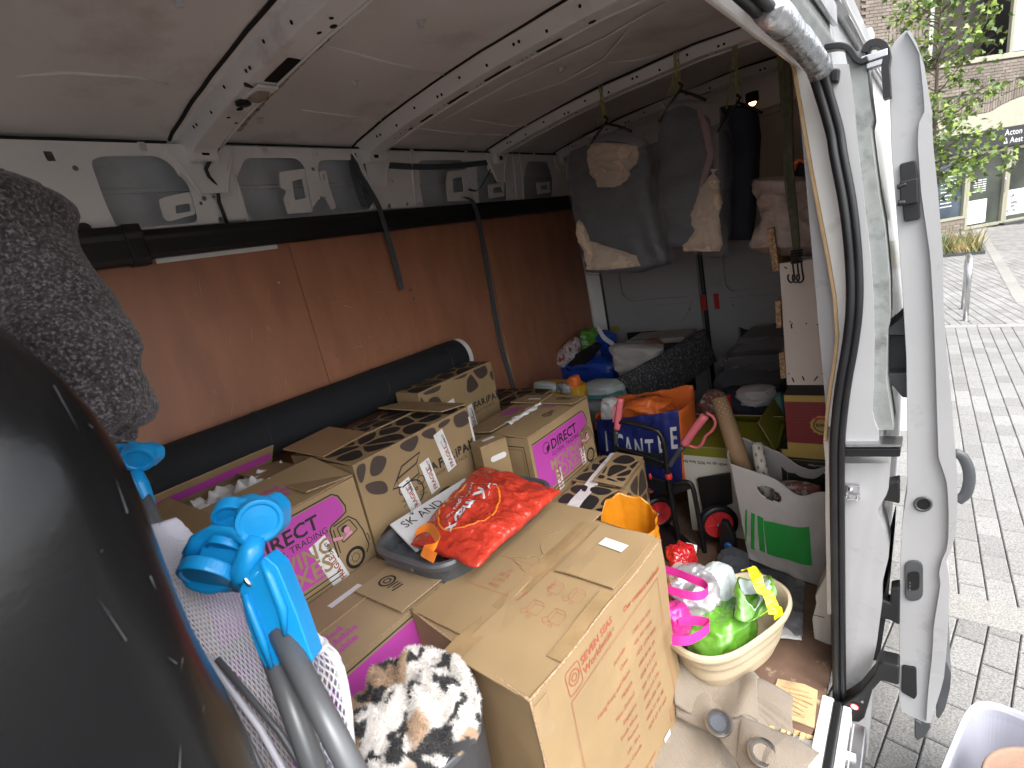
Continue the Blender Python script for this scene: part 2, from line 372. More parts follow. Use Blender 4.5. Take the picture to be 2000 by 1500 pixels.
# brackets that show in the openings
def bracket(pts, hole, h=-.014):
    pts = [WP(*p) for p in pts]; hole = [WP(*p) for p in hole]
    vplate('bracket', fillet(pts, .008), [fillet(hole, .005)], lambda a, b, k=0: wallp(a, b, h+k), .006, 'van_paint')
bracket(Z1([(890, 1110), (930, 1095), (1075, 1065), (1100, 1190), (950, 1232), (925, 1215)]), Z1([(985, 1142), (1065, 1130), (1075, 1175), (990, 1188)]))
bracket(Z1([(1560, 960), (1600, 955), (1700, 940), (1755, 1180), (1620, 1190), (1590, 1110), (1605, 1060), (1570, 1045)]), Z1([(1632, 1010), (1690, 995), (1717, 1100), (1655, 1115)]))
bracket(Z2([(65, 955), (105, 950), (125, 1030), (175, 1155), (150, 1165), (110, 1100), (85, 1030)]), Z2([(85, 970), (95, 968), (105, 1000), (95, 1003)]))
bracket(Z2([(785, 960), (900, 940), (935, 955), (950, 1115), (800, 1120), (780, 1020)]), Z2([(812, 995), (870, 985), (885, 1065), (825, 1072)]))
bracket(Z2([(1015, 1030), (1105, 1015), (1112, 1090), (1030, 1105)]), Z2([(1045, 1045), (1095, 1040), (1100, 1068), (1050, 1075)]))
bracket(Z2([(1285, 1020), (1360, 1010), (1366, 1070), (1300, 1080)]), Z2([(1310, 1034), (1350, 1028), (1353, 1054), (1315, 1058)]))
# outer skin, lower body side, far corner post
vp('outer_skin', MB().b2((-.095, -.9, -.30), (-.090, 3.47, 1.97)), 'van_skin')
vp('skin_stiffener', MB().b2((-.0899, -.5, 1.835), (-.083, 3.40, 1.85)), 'van_skin', bevel=.003)
mb = MB(); mb.ext([(0, 3.332, .0), (.02, 3.332, .0), (.085, 3.40, .0), (.085, 3.44, .0), (-.02, 3.44, .0)], (0, 0, 1.95))
vp('rear_post', mb, 'van_paint', bevel=.004)
# roof skin
def roofs(y0, y1):
    xs = [-.1+1.9*k/40 for k in range(41)]
    return MB().grid(lambda u, v: (lambda x, y: Vector((x, y, zroof(x)+.010*nz((x, y, 0), 1.8, 3))))(-.1+1.9*u, y0+(y1-y0)*v), 48, 30)
for y0, y1 in ((-1.5, .818), (.965, 1.545), (1.70, 2.445), (2.57, 3.47)):
    vp('roof_panel', roofs(y0, y1), 'van_roof', smooth=True)
vp('roof_cover', MB().grid(lambda u, v: Vector((-.1+1.9*u, -1.5+4.97*v, zroof(-.1+1.9*u)+.03)), 24, 10), 'van_paint', smooth=True)
# roof bows: hat sections swept across the van, with black sealer gaps
def bow(y0, wd, dp, holes):
    pr = [(-.018, -.004), (0, -.006), (.018, -dp), (wd-.02, -dp-.002), (wd, -.012), (wd+.03, -.008), (wd+.03, .004), (-.018, .004)]
    g = MB().grid(lambda u, v: (lambda x, q: Vector((x, y0+q[0], zroof(x)+q[1]-(.03*max(0, .09-x)/.09 if q[1] < -.02 else 0))))(.0+1.66*v, pr[int(round(u*len(pr))) % len(pr)]), len(pr), 40, cu=True)
    o = vp('roof_bow', g, 'van_paint', bevel=.004)
    s = MB()
    for off in (-.022, wd+.034):
        s.tube([Vector((x, y0+off+.004*nz((x, off, 0), 9, 2), zroof(x)-.002)) for x in [0.02+k*.03 for k in range(54)]], .0055+.002*(off > 0), 6)
    s.build('sealer_gap', 'gap', o)
    h = MB()
    for x, yy, lx, ly in holes:
        c = Vector((x, y0+yy, zroof(x)-dp-.0025)); t = (zroof(x+.05)-zroof(x-.05))/.1
        if lx > .02: pts = fillet([(-lx, -ly), (lx, -ly), (lx, ly), (-lx, ly)], .006, 2)
        else: pts = [Vector((lx*math.cos(k*.6283), ly*math.sin(k*.6283))) for k in range(10)]
        h.poly([c+Vector((p.x, p.y, p.x*t)) for p in pts])
    h.build('hole', 'void', o, kind='stuff')
    sh_ = MB()
    for q_ in range(11):
        x = .16+q_*.125; v0 = Vector((x, y0+.0005, zroof(x)-.010)); v1 = Vector((x, y0+.0175, zroof(x)-dp)); c = v0.lerp(v1, .35+.3*(q_ % 2)); e2_ = (v1-v0).normalized(); nn = Vector((0, -e2_.z, e2_.y)); nn = nn if nn.y < 0 else -nn
        for dx_ in (0, .022)[:1+(q_ % 3 == 0)]: sh_.poly([c+nn*.0015+Vector((dx_+.0055*math.cos(k*.785), 0, 0))+e2_*.0055*math.sin(k*.785) for k in range(8)])
    sh_.build('side_hole', 'void', o, kind='stuff')
    MB().tube([Vector((x, y0+wd-.016, zroof(x)-dp-.003)) for x in [.1+k*.1 for k in range(15)]], .004, 6).build('pressed_lip', 'van_paint', o, smooth=True)
    gs_ = MB(); gs_.ext([(.026, y0-.06, 1.958), (.034, y0+.01, 1.80), (.034, y0+wd-.01, 1.80), (.026, y0+wd+.07, 1.958)], (.004, 0, 0)); gs_.tube([(.04, y0-.05, 1.95), (.036, y0-.005, 1.86), (.040, y0+.012, 1.80)], .006, 6); gs_.tube([(.04, y0+wd+.06, 1.95), (.036, y0+wd+.012, 1.86), (.040, y0+wd-.012, 1.80)], .006, 6); gs_.build('gusset', 'van_paint', o, bevel=.002)
    # foot on the side panel
    f = MB(); f.ext([(.012, y0-.03, 1.86), (.012, y0+wd+.04, 1.86), (.03, y0+wd+.06, 1.958), (.03, y0-.05, 1.958)], (.014, 0, 0)); f.box((.045, y0+wd/2, 1.935), (.05, wd*.8, .07))
    f.build('bow_foot', 'van_paint', o, bevel=.008)
    MB().b2((.0705, y0+wd/2-.012, 1.915), (.0712, y0+wd/2+.012, 1.945)).build('foot_hole', 'void', o)
    return o
b1 = bow(.835, .115, .058, [(.36, .06, .012, .010), (.30, .05, .006, .006), (.27, .085, .006, .005), (.6, .075, .07, .020), (.50, .065, .006, .006), (.51, .085, .005, .005), (.80, .07, .008, .006), (.84, .085, .011, .009), (.87, .06, .006, .006)])
bow(1.56, .105, .052, [(.30, .07, .014, .007), (.40, .07, .038, .008), (.58, .07, .055, .009), (.78, .07, .062, .009), (1.00, .07, .05, .009), (1.16, .07, .014, .010)]+[(.22+.035*k, .05, .004, .003) for k in range(4)]+[(.48+.012*k*3, .06, .004, .003) for k in range(3)]+[(.68+.02*k, .07, .004, .003) for k in range(3)]+[(.89+.02*k, .07, .004, .003) for k in range(3)])
bow(2.46, .085, .045, [(.25+.17*k, .03+.01*(k % 2), .006, .005) for k in range(7)]+[(.28+.19*k, .03, .004, .004) for k in range(6)])
bow(3.16, .08, .045, [(.5, .03, .03, .008), (1.0, .03, .03, .008)])
# lamp, cap, cable and dirty foam strip on the first bow
o = MB().grid(lambda u, v: (lambda a, b: Vector((.46+.042*math.copysign(abs(math.cos(a))**.6, math.cos(a))*math.cos(b), .905+.024*math.copysign(abs(math.sin(a))**.6, math.sin(a))*math.cos(b), zroof(.46)-.060-.02*math.sin(b))))(6.283*u, 1.57*v), 24, 8, cu=True)
vp('ceiling_lamp', o, 'lamp_lens', smooth=True)
vp('lamp_housing', MB().box((.46, .905, zroof(.46)-.062), (.13, .062, .008)), 'van_paint', bevel=.006)
vp('cable_cap', MB().lathe([(.022, 0), (.022, -.008), (.012, -.012)], 20, (.405, .885, zroof(.405)-.060)), 'black_plastic')
vp('roof_cable', MB().tube([ROOF(480, 165, -.06), ROOF(500, 170, -.05), ROOF(515, 140, -.02), ROOF(490, 195, -.02), ROOF(440, 240, -.015), OX(428, 262, .075), OX(425, 290, .065), OX(412, 310, .05), OX(402, 330, .04), OX(408, 345, .035), OX(425, 365, .03), OX(428, 395, .025), OX(445, 440, .022)], .0065, 8), 'rubber', smooth=True)
mb = MB()
for k in range(46):
    x = .12+k*.033; mb.box((x, 1.003+.004*nz((x, 0, 0), 8), zroof(x)-.006), (.034, .026+.008*nz((x, 1, 0), 12), .010+.003*rnd.random()), Matrix.Rotation(.06*nz((x, 3, 0), 6)-.03, 3, 'Y'))
vp('dirty_foam_strip', mb, 'foam_strip', bevel=.003)
# swage beads and clips on the roof skin
for L in ([(625, 85), (750, 120), (885, 150)], [(590, 215), (690, 228), (765, 237)], [(850, 245), (900, 215), (1000, 160), (1180, 75), (1300, 5)], [(970, 203), (1100, 160), (1180, 115), (1230, 55)], [(1190, 122), (1240, 118), (1300, 100)],
          [(815, 250), (900, 262), (1030, 265), (1130, 220), (1330, 120)], [(920, 233), (1000, 247), (1100, 235)], [(1110, 165), (1170, 140)], [(30, 150), (120, 142), (260, 150), (330, 165)]):
    vp('roof_bead', MB().tube([ROOF(a, b, -.002) for a, b in L], [.002]+[.0045]*(len(L)-2)+[.002], 6), 'van_roof', smooth=True)
for a, b in ((693, 163), (822, 47), (1097, 136), (508, 236), (350, 5)):
    c = ROOF(a, b, -.006); vp('roof_clip', MB().lathe([(.011, .008), (.009, 0), (.010, -.007), (.006, -.009)], 14, c).box(c+Vector((.012, 0, .003)), (.014, .01, .004)), 'paper_white', smooth=False)
# gap along roof and side
mb = MB(); mb.tube([Vector((.028, y, 1.963+.003*nz((0, y, 0), 20))) for y in [-.4+k*.04 for k in range(31)]], .006, 6); mb.tube([Vector((.03, y, 1.966)) for y in [.97+k*.06 for k in range(40)]], .0035, 6)
vp('side_seam', mb, 'gap')
# ---------------- rear doors
RY = 3.42
def RP(px, py): p = OY(px, py, RY); return (p.x, p.z)
Z5 = lambda L: [(1000+a/3.3333, 500+b/3.3333) for a, b in L]
def rplace(a, b, h=0): return Vector((a, RY-h, b))
def rear_door(x0, x1, name):
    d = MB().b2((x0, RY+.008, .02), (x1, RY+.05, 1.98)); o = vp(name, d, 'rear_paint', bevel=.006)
    s = 1 if x0 < .5 else -1; xe = x0 if s > 0 else x1
    X = lambda t: xe+s*t                                   # t measured from the outer edge
    wd = x1-x0
    frame = [(x0+.002, .04), (x1-.002, .04), (x1-.002, 1.97), (x0+.002, 1.97)]
    win = fillet([(X(.14), .955), (X(.20), .905), (X(.62), .895), (X(.655), .94), (X(.655), 1.16), (X(.14), 1.16)], .05)
    up = [fillet([(X(.14), 1.20), (X(.38), 1.20), (X(.38), 1.36), (X(.14), 1.36)], .03), fillet([(X(.43), 1.20), (X(.655), 1.20), (X(.655), 1.36), (X(.43), 1.36)], .03), fillet([(X(.14), 1.40), (X(.655), 1.40), (X(.655), 1.85), (X(.14), 1.85)], .06)]
    low = fillet([(X(.12), .68), (X(.38), .68), (X(.42), .645), (X(.56), .645), (X(.60), .675), (X(.60), .22), (X(.12), .22)], .03)
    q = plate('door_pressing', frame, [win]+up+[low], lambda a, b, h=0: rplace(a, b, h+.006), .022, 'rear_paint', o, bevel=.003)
    MB().b2((X(.125), RY+.0065, .225), (X(.595), RY+.0078, .675)).build('lower_void', 'gap', o)
    for t, z, r in ((.455, .778, .017), (.52, .77, .004), (.43, .79, .004), (.62, .81, .004)):
        MB().lathe([(r, 0), (r, -.001)], 16, (X(t), RY-.0178, z), 'Y').build('hole', 'void', o)
    MB().box((X(.715), RY-.022, .845), (.03, .012, .10)).build('red_reflector', 'red_plastic', o, bevel=.003)
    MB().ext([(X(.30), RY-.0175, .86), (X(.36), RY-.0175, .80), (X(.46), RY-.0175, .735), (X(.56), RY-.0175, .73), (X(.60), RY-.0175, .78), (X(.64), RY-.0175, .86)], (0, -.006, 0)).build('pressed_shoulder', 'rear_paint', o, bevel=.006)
    return o
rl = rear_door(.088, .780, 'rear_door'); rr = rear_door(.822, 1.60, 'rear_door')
MB().b2((.11, RY-.02, .70), (.17, RY-.019, .735)).build('warning_label', mat('label_yellow', (.35, .28, .04), .6), rl)
vp('rear_door_seal', MB().b2((.783, RY+.012, .02), (.819, RY+.03, 1.98)).tube([(.803, RY, .03), (.803, RY-.004, 1.0), (.803, RY, 1.96)], .012, 8).tube([(.087, RY-.022, .05), (.087, RY-.024, 1.0), (.087, RY-.02, 1.9)], .009, 8), 'rubber', smooth=False)
vp('rear_header', MB().b2((-.05, RY-.05, 1.88), (1.74, RY+.06, 2.09)), 'van_paint', bevel=.01)
vp('rear_corner', MB().b2((1.604, RY-.01, .0), (1.86, RY+.06, 1.95)).b2((-.094, RY+.012, 0), (.084, RY+.06, 1.95)).b2((.0, RY+.051, -.1), (1.7, RY+.06, .06)), 'van_paint')
# ---------------- near side wall behind the door and the post
vp('near_skin', MB().ext([(1.72, 1.47, -.3), (1.80, 1.47, -.3), (1.845, 1.47, .3), (1.86, 1.47, .8), (1.80, 1.47, 1.5), (1.76, 1.47, 1.95), (1.70, 1.47, 1.95), (1.72, 1.47, 1.5), (1.74, 1.47, .8)], (0, 2.0, 0)), 'door_paint')
def strip(name, L, Rr, y, dy, m, n=40, par=None, **k):
    """post layer: left and right outlines picked in the photograph on the plane y"""
    def at(P, py):
        for (a, b), (c, d) in zip(P, P[1:]):
            if py <= d: return a+(c-a)*(py-b)/(d-b)
        return P[-1][0]
    y0, y1 = max(L[0][1], Rr[0][1]), min(L[-1][1], Rr[-1][1]); rows = [y0+(y1-y0)*i/n for i in range(n+1)]
    A = [OY(at(L, q), q, y) for q in rows]; B = [OY(at(Rr, q), q, y) for q in rows]; D = Vector((0, dy, 0))
    mb = MB(); vs = []
    for a, b in zip(A, B): vs += [a, b, b+D, a+D]
    fs = [(0, 1, 2, 3), tuple(n*4+q for q in (3, 2, 1, 0))]
    for i in range(n):
        for q in range(4): fs.append((i*4+q, i*4+4+q, i*4+4+(q+1) % 4, i*4+(q+1) % 4))
    return vp(name, mb.add(vs, fs), m, par, **k)
PE = [(1541, 118), (1546, 130), (1567, 250), (1580, 327), (1597, 417), (1613, 500), (1627, 583), (1632, 660), (1625, 720), (1618, 760), (1612, 810), (1608, 862)]
SL = [(1578, 130), (1582, 147), (1607, 250), (1617, 307), (1633, 393), (1643, 483), (1648, 550), (1648, 617), (1639, 687), (1627, 767), (1618, 833), (1615, 900), (1616, 1000), (1620, 1100), (1622, 1333), (1628, 1400)]
SR = [(1604, 125), (1607, 140), (1640, 250), (1650, 307), (1667, 393), (1677, 467), (1681, 550), (1678, 617), (1670, 683), (1660, 730), (1652, 800), (1647, 867), (1647, 1000), (1648, 1333), (1650, 1400)]
GL = [(1650, 100), (1655, 125), (1665, 200), (1672, 290), (1678, 333), (1687, 417), (1697, 500), (1703, 583), (1705, 683), (1703, 760), (1700, 813), (1713, 840)]
GR = [(1690, 100), (1697, 175), (1704, 232), (1699, 250), (1715, 375), (1727, 437), (1737, 550), (1738, 630), (1732, 655), (1731, 747), (1745, 840)]
strip('lining_edge', PE, [(a+6, b) for a, b in PE], 1.44, 1.9, 'ply_edge')
strip('inner_post', [(a+7, b) for a, b in PE], [(a+6, b) for a, b in SL[:11]], 1.455, .1, 'van_paint')
strip('inner_post', [(1608, 860), (1612, 900), (1612, 1000), (1616, 1200)], [(1624, 860), (1622, 900), (1624, 1000), (1630, 1200)], 1.50, .1, 'van_paint')
A = [OY((a[0]+b[0])/2, (a[1]+b[1])/2, 1.375) for a, b in zip(SL, SR)]
hx, hz = A[0].x, A[0].z
hdr = [Vector((1.768, .2, 1.655)), Vector((1.766, .9, 1.655)), Vector((1.763, 1.15, 1.655)), Vector((1.763, 1.29, 1.648)), Vector((1.768, 1.35, 1.625))]
def smooth_path(P, n=4):
    out = []
    for i in range(len(P)-1):
        p0, p1, p2, p3 = P[max(i-1, 0)], P[i], P[i+1], P[min(i+2, len(P)-1)]
        for k in range(n):
            t = k/n; out.append(.5*((2*p1)+(p2-p0)*t+(2*p0-5*p1+4*p2-p3)*t*t+(3*p1-p0-3*p2+p3)*t**3))
    return out+[P[-1]]
sp = smooth_path(hdr+A[2:])
vp('door_seal', MB().tube([p-Vector((.003, 0, 0)) for p in sp], .0095, 10).tube([p+Vector((.0125, .004, -.0)) for p in sp], .0085, 10), 'rubber', smooth=True)
tp = [p for p in sp if p.y > .8 and p.z > 1.61]
vp('duct_tape', MB().tube([p+Vector((.010, .0, 0)) for p in tp], [.022+.003*nz(p, 40) for p in tp], 14), 'tape_silver', smooth=True)
post = strip('door_post', [(a-4, b) for a, b in SR], [(a+3, b) for a, b in GL]+[(1716, 880)], 1.405, .12, 'door_paint')
strip('sealer_strip', GL, GR, 1.415, .12, 'sealer')
strip('lower_post', [(1640, 905), (1642, 1400)], [(1738, 905), (1735, 960), (1712, 1000), (1728, 1040), (1737, 1083), (1723, 1140), (1723, 1177), (1712, 1260), (1703, 1300), (1680, 1345), (1650, 1400)], 1.43, .1, 'door_paint')
strip('post_rubber_band', [(1647, 876), (1647, 893)], [(1762, 858), (1758, 893)], 1.39, .05, 'rubber', n=6, bevel=.003)
strip('post_rubber_lip', [(1647, 868), (1647, 874)], [(1760, 850), (1762, 873)], 1.385, .05, 'steel', n=6)
strip('rubber_buffer', [(1620, 133), (1622, 163)], [(1640, 131), (1637, 160)], 1.385, .03, 'rubber', n=6, bevel=.003)
c = OY(1664, 960, 1.42)
vp('striker_plate', MB().box(c, (.032, .012, .04)).tube([c+Vector((-.012, -.008, -.012)), c+Vector((-.012, -.022, -.012)), c+Vector((.012, -.022, -.012)), c+Vector((.012, -.008, -.012))], .003, 8).lathe([(.006, 0), (.006, -.012), (.002, -.014)], 12, c+Vector((-.002, 0, .008)), 'Y'), 'steel', bevel=.002)
strip('side_moulding', [(1735, 1130), (1722, 1180), (1705, 1290)], [(1737, 1130), (1734, 1180), (1717, 1290)], 1.46, .4, 'black_plastic', n=10)
vp('foot_trim', MB().ext([OY(a, b, 1.57) for a, b in ((1592, 1165), (1612, 1125), (1622, 1100), (1624, 1262), (1590, 1248), (1586, 1210), (1594, 1180))], (0, .10, 0)), mat('cream_plastic', (.56, .54, .48), .5, var=.05), bevel=.004)
vp('foot_trim_seam', MB().b2((1.60, 1.5685, .10), (1.69, 1.5695, .102)), 'gap')
# door header rails above the opening
Y0, Y1 = .1, 1.40
vp('header_lip', MB().ext([(1.715, Y0, 1.672), (1.735, Y0, 1.655), (1.748, Y0, 1.665), (1.735, Y0, 1.70), (1.70, Y0, 1.80)], (0, 1.33, 0)), 'van_paint', bevel=.004)
vp('header_beam', MB().ext([(1.700, Y0, 1.80), (1.736, Y0, 1.701), (1.775, Y0, 1.675), (1.79, Y0, 1.70), (1.755, Y0, 1.93)], (0, 1.4, 0)), 'sealer', bevel=.004)
vp('header_channel', MB().ext([(1.778, Y0, 1.70), (1.790, Y0, 1.705), (1.790, Y0, 1.735), (1.776, Y0, 1.735)], (0, 1.32, 0)), 'sealer', bevel=.003)
vp('door_track', MB().ext([(1.793, Y0, 1.715), (1.803, Y0, 1.715), (1.803, Y0, 1.755), (1.793, Y0, 1.755)], (0, 1.32, 0)), 'steel', bevel=.003)
vp('roof_gutter', MB().ext([(1.745, Y0, 1.80), (1.785, Y0, 1.785), (1.802, Y0, 1.80), (1.795, Y0, 1.86), (1.74, Y0, 1.975)], (0, 3.3, 0)), 'door_paint', bevel=.006)
# cab shell ahead of the load space (closes the van against the light)
mb = MB(); mb.b2((-.09, -1.9, -.3), (-.06, -.5, .75)); mb.b2((1.76, -1.9, -.3), (1.80, -.75, .75)); mb.b2((-.09, -1.95, -.3), (1.80, -1.9, .55)); mb.b2((-.09, -1.9, -.34), (1.80, .0, -.30))
vp('cab_shell', mb, 'door_paint')
vp('front_post', MB().b2((1.72, -.78, -.3), (1.80, -.62, 1.95)), 'door_paint', bevel=.02)
vp('cab_lining', MB().b2((-.058, -.9, .75), (-.05, -.5, 1.95)), 'van_paint')
# ================================================================== the street (own frame MS, ground at z = GZ)
GZ = -.52
RVm = RV
def sray(px, py): return RVm @ ray(px, py)
def SZ(px, py, z=GZ): d = sray(px, py); return CAM + d*((z-CAM.z)/d.z)
def SY(px, py, y): d = sray(px, py); return CAM + d*((y-CAM.y)/d.y)
def sst(o): o.matrix_world = MS @ o.matrix_world; return o
def pmat(name, col, var=.25):
    m = mat(name, col, .85, var=.1, vscale=1.5, spec=.3); n = m.node_tree.nodes; l = m.node_tree.links
    g = n.new('ShaderNodeNewGeometry')
    for q in n:
        if q.type == 'MAPPING': l.new(g.outputs['Position'], q.inputs[0]); mp = q
    no = n.new('ShaderNodeTexNoise'); no.inputs['Scale'].default_value = 160; no.inputs['Detail'].default_value = 3; l.new(mp.outputs[0], no.inputs['Vector'])
    r = n.new('ShaderNodeValToRGB'); r.color_ramp.elements[0].position = .36; r.color_ramp.elements[1].position = .62
    r.color_ramp.elements[0].color = (1-var*1.6, 1-var*1.6, 1-var*1.6, 1); r.color_ramp.elements[1].color = (1+var*.4, 1+var*.4, 1+var*.4, 1)
    l.new(no.outputs[0], r.inputs[0]); p = n['Principled BSDF']; src = p.inputs['Base Color'].links[0].from_socket
    mx = n.new('ShaderNodeMixRGB'); mx.blend_type = 'MULTIPLY'; mx.inputs[0].default_value = 1
    l.new(src, mx.inputs[1]); l.new(r.outputs[0], mx.inputs[2]); l.new(mx.outputs[0], p.inputs['Base Color'])
    bp = n.new('ShaderNodeBump'); bp.inputs['Strength'].default_value = .4; bp.inputs['Distance'].default_value = .002
    l.new(no.outputs[0], bp.inputs['Height']); l.new(bp.outputs[0], p.inputs['Normal'])
    return m
for k, c in enumerate(((.245, .24, .229), (.275, .27, .258), (.222, .217, .207))): pmat('paver%d' % k, c)
pmat('kerb_stone', (.29, .28, .26))
mat('joint', (.035, .032, .03), .95, var=.3, vscale=30)
mat('ground_far', (.22, .21, .20), .9, var=.1)
ground = MB().add([(-80, -80, GZ-.012), (80, -80, GZ-.012), (80, 120, GZ-.012), (-80, 120, GZ-.012)], [(0, 1, 2, 3)]).build('ground', 'joint', kind='structure', frame=MS)
def paver_mesh(k, wd=.0955, ln=.1955, h=.012, ch=.004):
    a, b = wd/2, ln/2; v = [(x*a, y*b, -h) for x, y in ((-1, -1), (1, -1), (1, 1), (-1, 1))]
    v += [(x*a, y*b, -ch) for x, y in ((-1, -1), (1, -1), (1, 1), (-1, 1))]+[(x*(a-ch), y*(b-ch), 0) for x, y in ((-1, -1), (1, -1), (1, 1), (-1, 1))]
    f = [(8, 9, 10, 11)]+[(i, (i+1) % 4, 4+(i+1) % 4, 4+i) for i in range(4)]+[(4+i, 4+(i+1) % 4, 8+(i+1) % 4, 8+i) for i in range(4)]
    me = bpy.data.meshes.new('paver'); me.from_pydata(v, [], f); me.materials.append(M['paver%d' % k]); return me, v, f
PM = [paver_mesh(k) for k in range(3)]
pv = MB().add([(1.6, .2, GZ-.010), (6, .2, GZ-.010), (6, 20, GZ-.010), (1.6, 20, GZ-.010)], [(0, 1, 2, 3)]).build('pavement', 'joint', kind='structure', frame=MS)
rp = random.Random(11); rest = [MB(), MB(), MB()]
def visible(p):
    c = MS @ p - CAM; d = c.dot(_f)
    if d < .1: return False
    x, y = 1000+FPX*c.dot(_r)/d, 750+FPX*c.dot(_d)/d
    return 1690 < x < 2060 and 380 < y < 1560
cand = []
def lay(x0, x1, y0, y1, rot, piv, lim):
    """running-bond pavers inside the rectangle, rows turned by rot about piv; lim(p) keeps a paver"""
    Rz = Matrix.Rotation(rot, 3, 'Z')
    for i in range(-80, 80):
        for j in range(-110, 110):
            p = Vector((i*.1, j*.2+(.1 if i % 2 else 0)+.03*math.sin(i*3.7), 0)); p = Rz @ p+Vector((piv[0], piv[1], GZ))
            if x0 < p.x < x1 and y0 < p.y < y1 and lim(p):
                p.z += rp.uniform(-.002, .0005); cand.append((p, rot+rp.uniform(-.008, .008), rp.choice((0, 0, 1, 1, 2))))
lay(1.55, 4.0, .55, 2.66, R(-8.9), (2.194, 2.52), lambda p: p.y < 2.62)
lay(1.55, 4.5, 2.64, 8.16, R(.65), (2.305, 2.80), lambda p: True)
cand.sort(key=lambda c: (0 if visible(c[0]) else 1, c[0].y))
for n, (p, a, k) in enumerate(cand):
    if n < 300 and visible(p):
        o = bpy.data.objects.new('paver', PM[k][0]); COL.objects.link(o); o.parent = pv; o.location = p; o.rotation_euler = (rp.uniform(-.006, .006), rp.uniform(-.006, .006), a)
    else:
        Rz = Matrix.Rotation(a, 3, 'Z'); rest[k].add([p+Rz @ Vector(v) for v in PM[k][1]], PM[k][2])
cand.clear()
lay(1.2, 5.5, 8.16, 20.5, R(10.5), (2.3, 8.3), lambda p: p.y > 8.20)
for p, a, k in cand:
    Rz = Matrix.Rotation(a, 3, 'Z'); rest[k].add([p+Rz @ Vector(v) for v in PM[k][1]], PM[k][2])
for k in range(3): rest[k].build('far_pavers', 'paver%d' % k, pv, kind='stuff')
for y0, y1 in ((2.535, 2.715), (8.08, 8.24)):
    for i in range(7):
        x = 1.6+i*.45; MB().b2((x, y0+.002, GZ-.008), (x+.447, y1-.002, GZ+.005)).build('kerb_slab', 'kerb_stone', pv, bevel=.004)
for i in range(14):
    y = 9.5+i*.75; x = 2.96+.012*(y-10); MB().b2((x, y, GZ-.008), (x+.15, y+.745, GZ+.005)).build('kerb_slab', 'kerb_stone', pv, bevel=.004)
# ---- stainless bike stand
p0, p1 = SZ(1885.5, 626), SZ(1881, 604)
st = thing('bike_stand', 'stainless steel hoop bike stand on the pale block paving', 'bike stand', p0, 0, frame=MS)
d = Vector((p1.x-p0.x, p1.y-p0.y, 0)); H = .76
pts = [Vector((0, 0, 0)), Vector((0, 0, H-.12))]+[d*(.5-.5*math.cos(t))*1.0+Vector((0, 0, H-.12+.12*math.sin(t))) for t in [k*math.pi/10 for k in range(1, 10)]]+[d+Vector((0, 0, H-.12)), d]
MB().tube(pts, .026, 14).build('hoop', 'steel', st, smooth=True)
for q in (Vector((0, 0, 0)), d): MB().lathe([(.05, 0), (.05, .006), (.03, .008)], 20, q).build('base_ring', 'steel', st)
# ---- service cabinet, planting beds
c = SZ(1747, 566); cb = thing('service_cabinet', 'small beige service cabinet standing on the paving beyond the van', 'cabinet', c, R(20), frame=MS)
MB().b2((-.13, -.1, 0), (.13, .1, .40)).build('body', mat('cabinet_beige', (.42, .40, .33), .6), cb, bevel=.006)
MB().b2((-.11, -.106, .04), (.11, -.1005, .37)).build('door', 'cabinet_beige', cb, bevel=.003); MB().b2((-.14, -.11, .4005), (.14, .11, .42)).build('lid', 'cabinet_beige', cb, bevel=.004)
mat('soil', (.055, .04, .03), .95, var=.4, vscale=30, bump=1, bscale=60, bdist=.02)
mat('grass_green', (.10, .15, .045), .7, var=.35, vscale=4); mat('grass_straw', (.36, .29, .14), .8, var=.3, vscale=4)
def bed(x0, x1, y0, y1, label, n, seed):
    b = thing('planting_bed', label, 'planting bed', ((x0+x1)/2, (y0+y1)/2, GZ), 0, 'planting beds in the paving', frame=MS); a, e = (x1-x0)/2, (y1-y0)/2
    MB().b2((-a, -e, -.01), (a, e, .03)).build('soil', 'soil', b)
    mb = MB()
    for s in (-1, 1): mb.b2((s*a-.03, -e-.03, -.01), (s*a+.03, e+.03, .06)); mb.b2((-a+.0301, s*e-.03, -.01), (a-.0301, s*e+.03, .06))
    mb.build('edging', 'grey_plastic', b)
    q = random.Random(seed); g = [MB(), MB()]
    for k in range(n):
        x, y = q.uniform(-a*.95, a*.95), q.uniform(-e*.95, e*.95); h = q.uniform(.12, .42)*(1 if q.random() < .9 else 1.7); dx, dy = q.uniform(-.2, .2), q.uniform(-.2, .2); wd = .012
        t = q.random()*3.14; wx, wy = wd*math.cos(t), wd*math.sin(t)
        g[0 if (q.random() < (.75 if x < -a*.1 else .3)) else 1].add([(x-wx, y-wy, .02), (x+wx, y+wy, .02), (x+dx*.5+wx*.7, y+dy*.5+wy*.7, h*.6), (x+dx, y+dy, h), (x+dx*.5-wx*.7, y+dy*.5-wy*.7, h*.6)], [(0, 1, 2, 3, 4)])
    g[0].build('green_grass', 'grass_green', b, kind='stuff'); g[1].build('dry_grass', 'grass_straw', b, kind='stuff'); return b
bed(1.98, 2.93, 14.75, 16.35, 'planting bed of mixed green and straw coloured grass beside the shop', 900, 3)
bed(.9, 1.45, 14.6, 16.6, 'planting bed of short green plants below the brick wall', 600, 4)
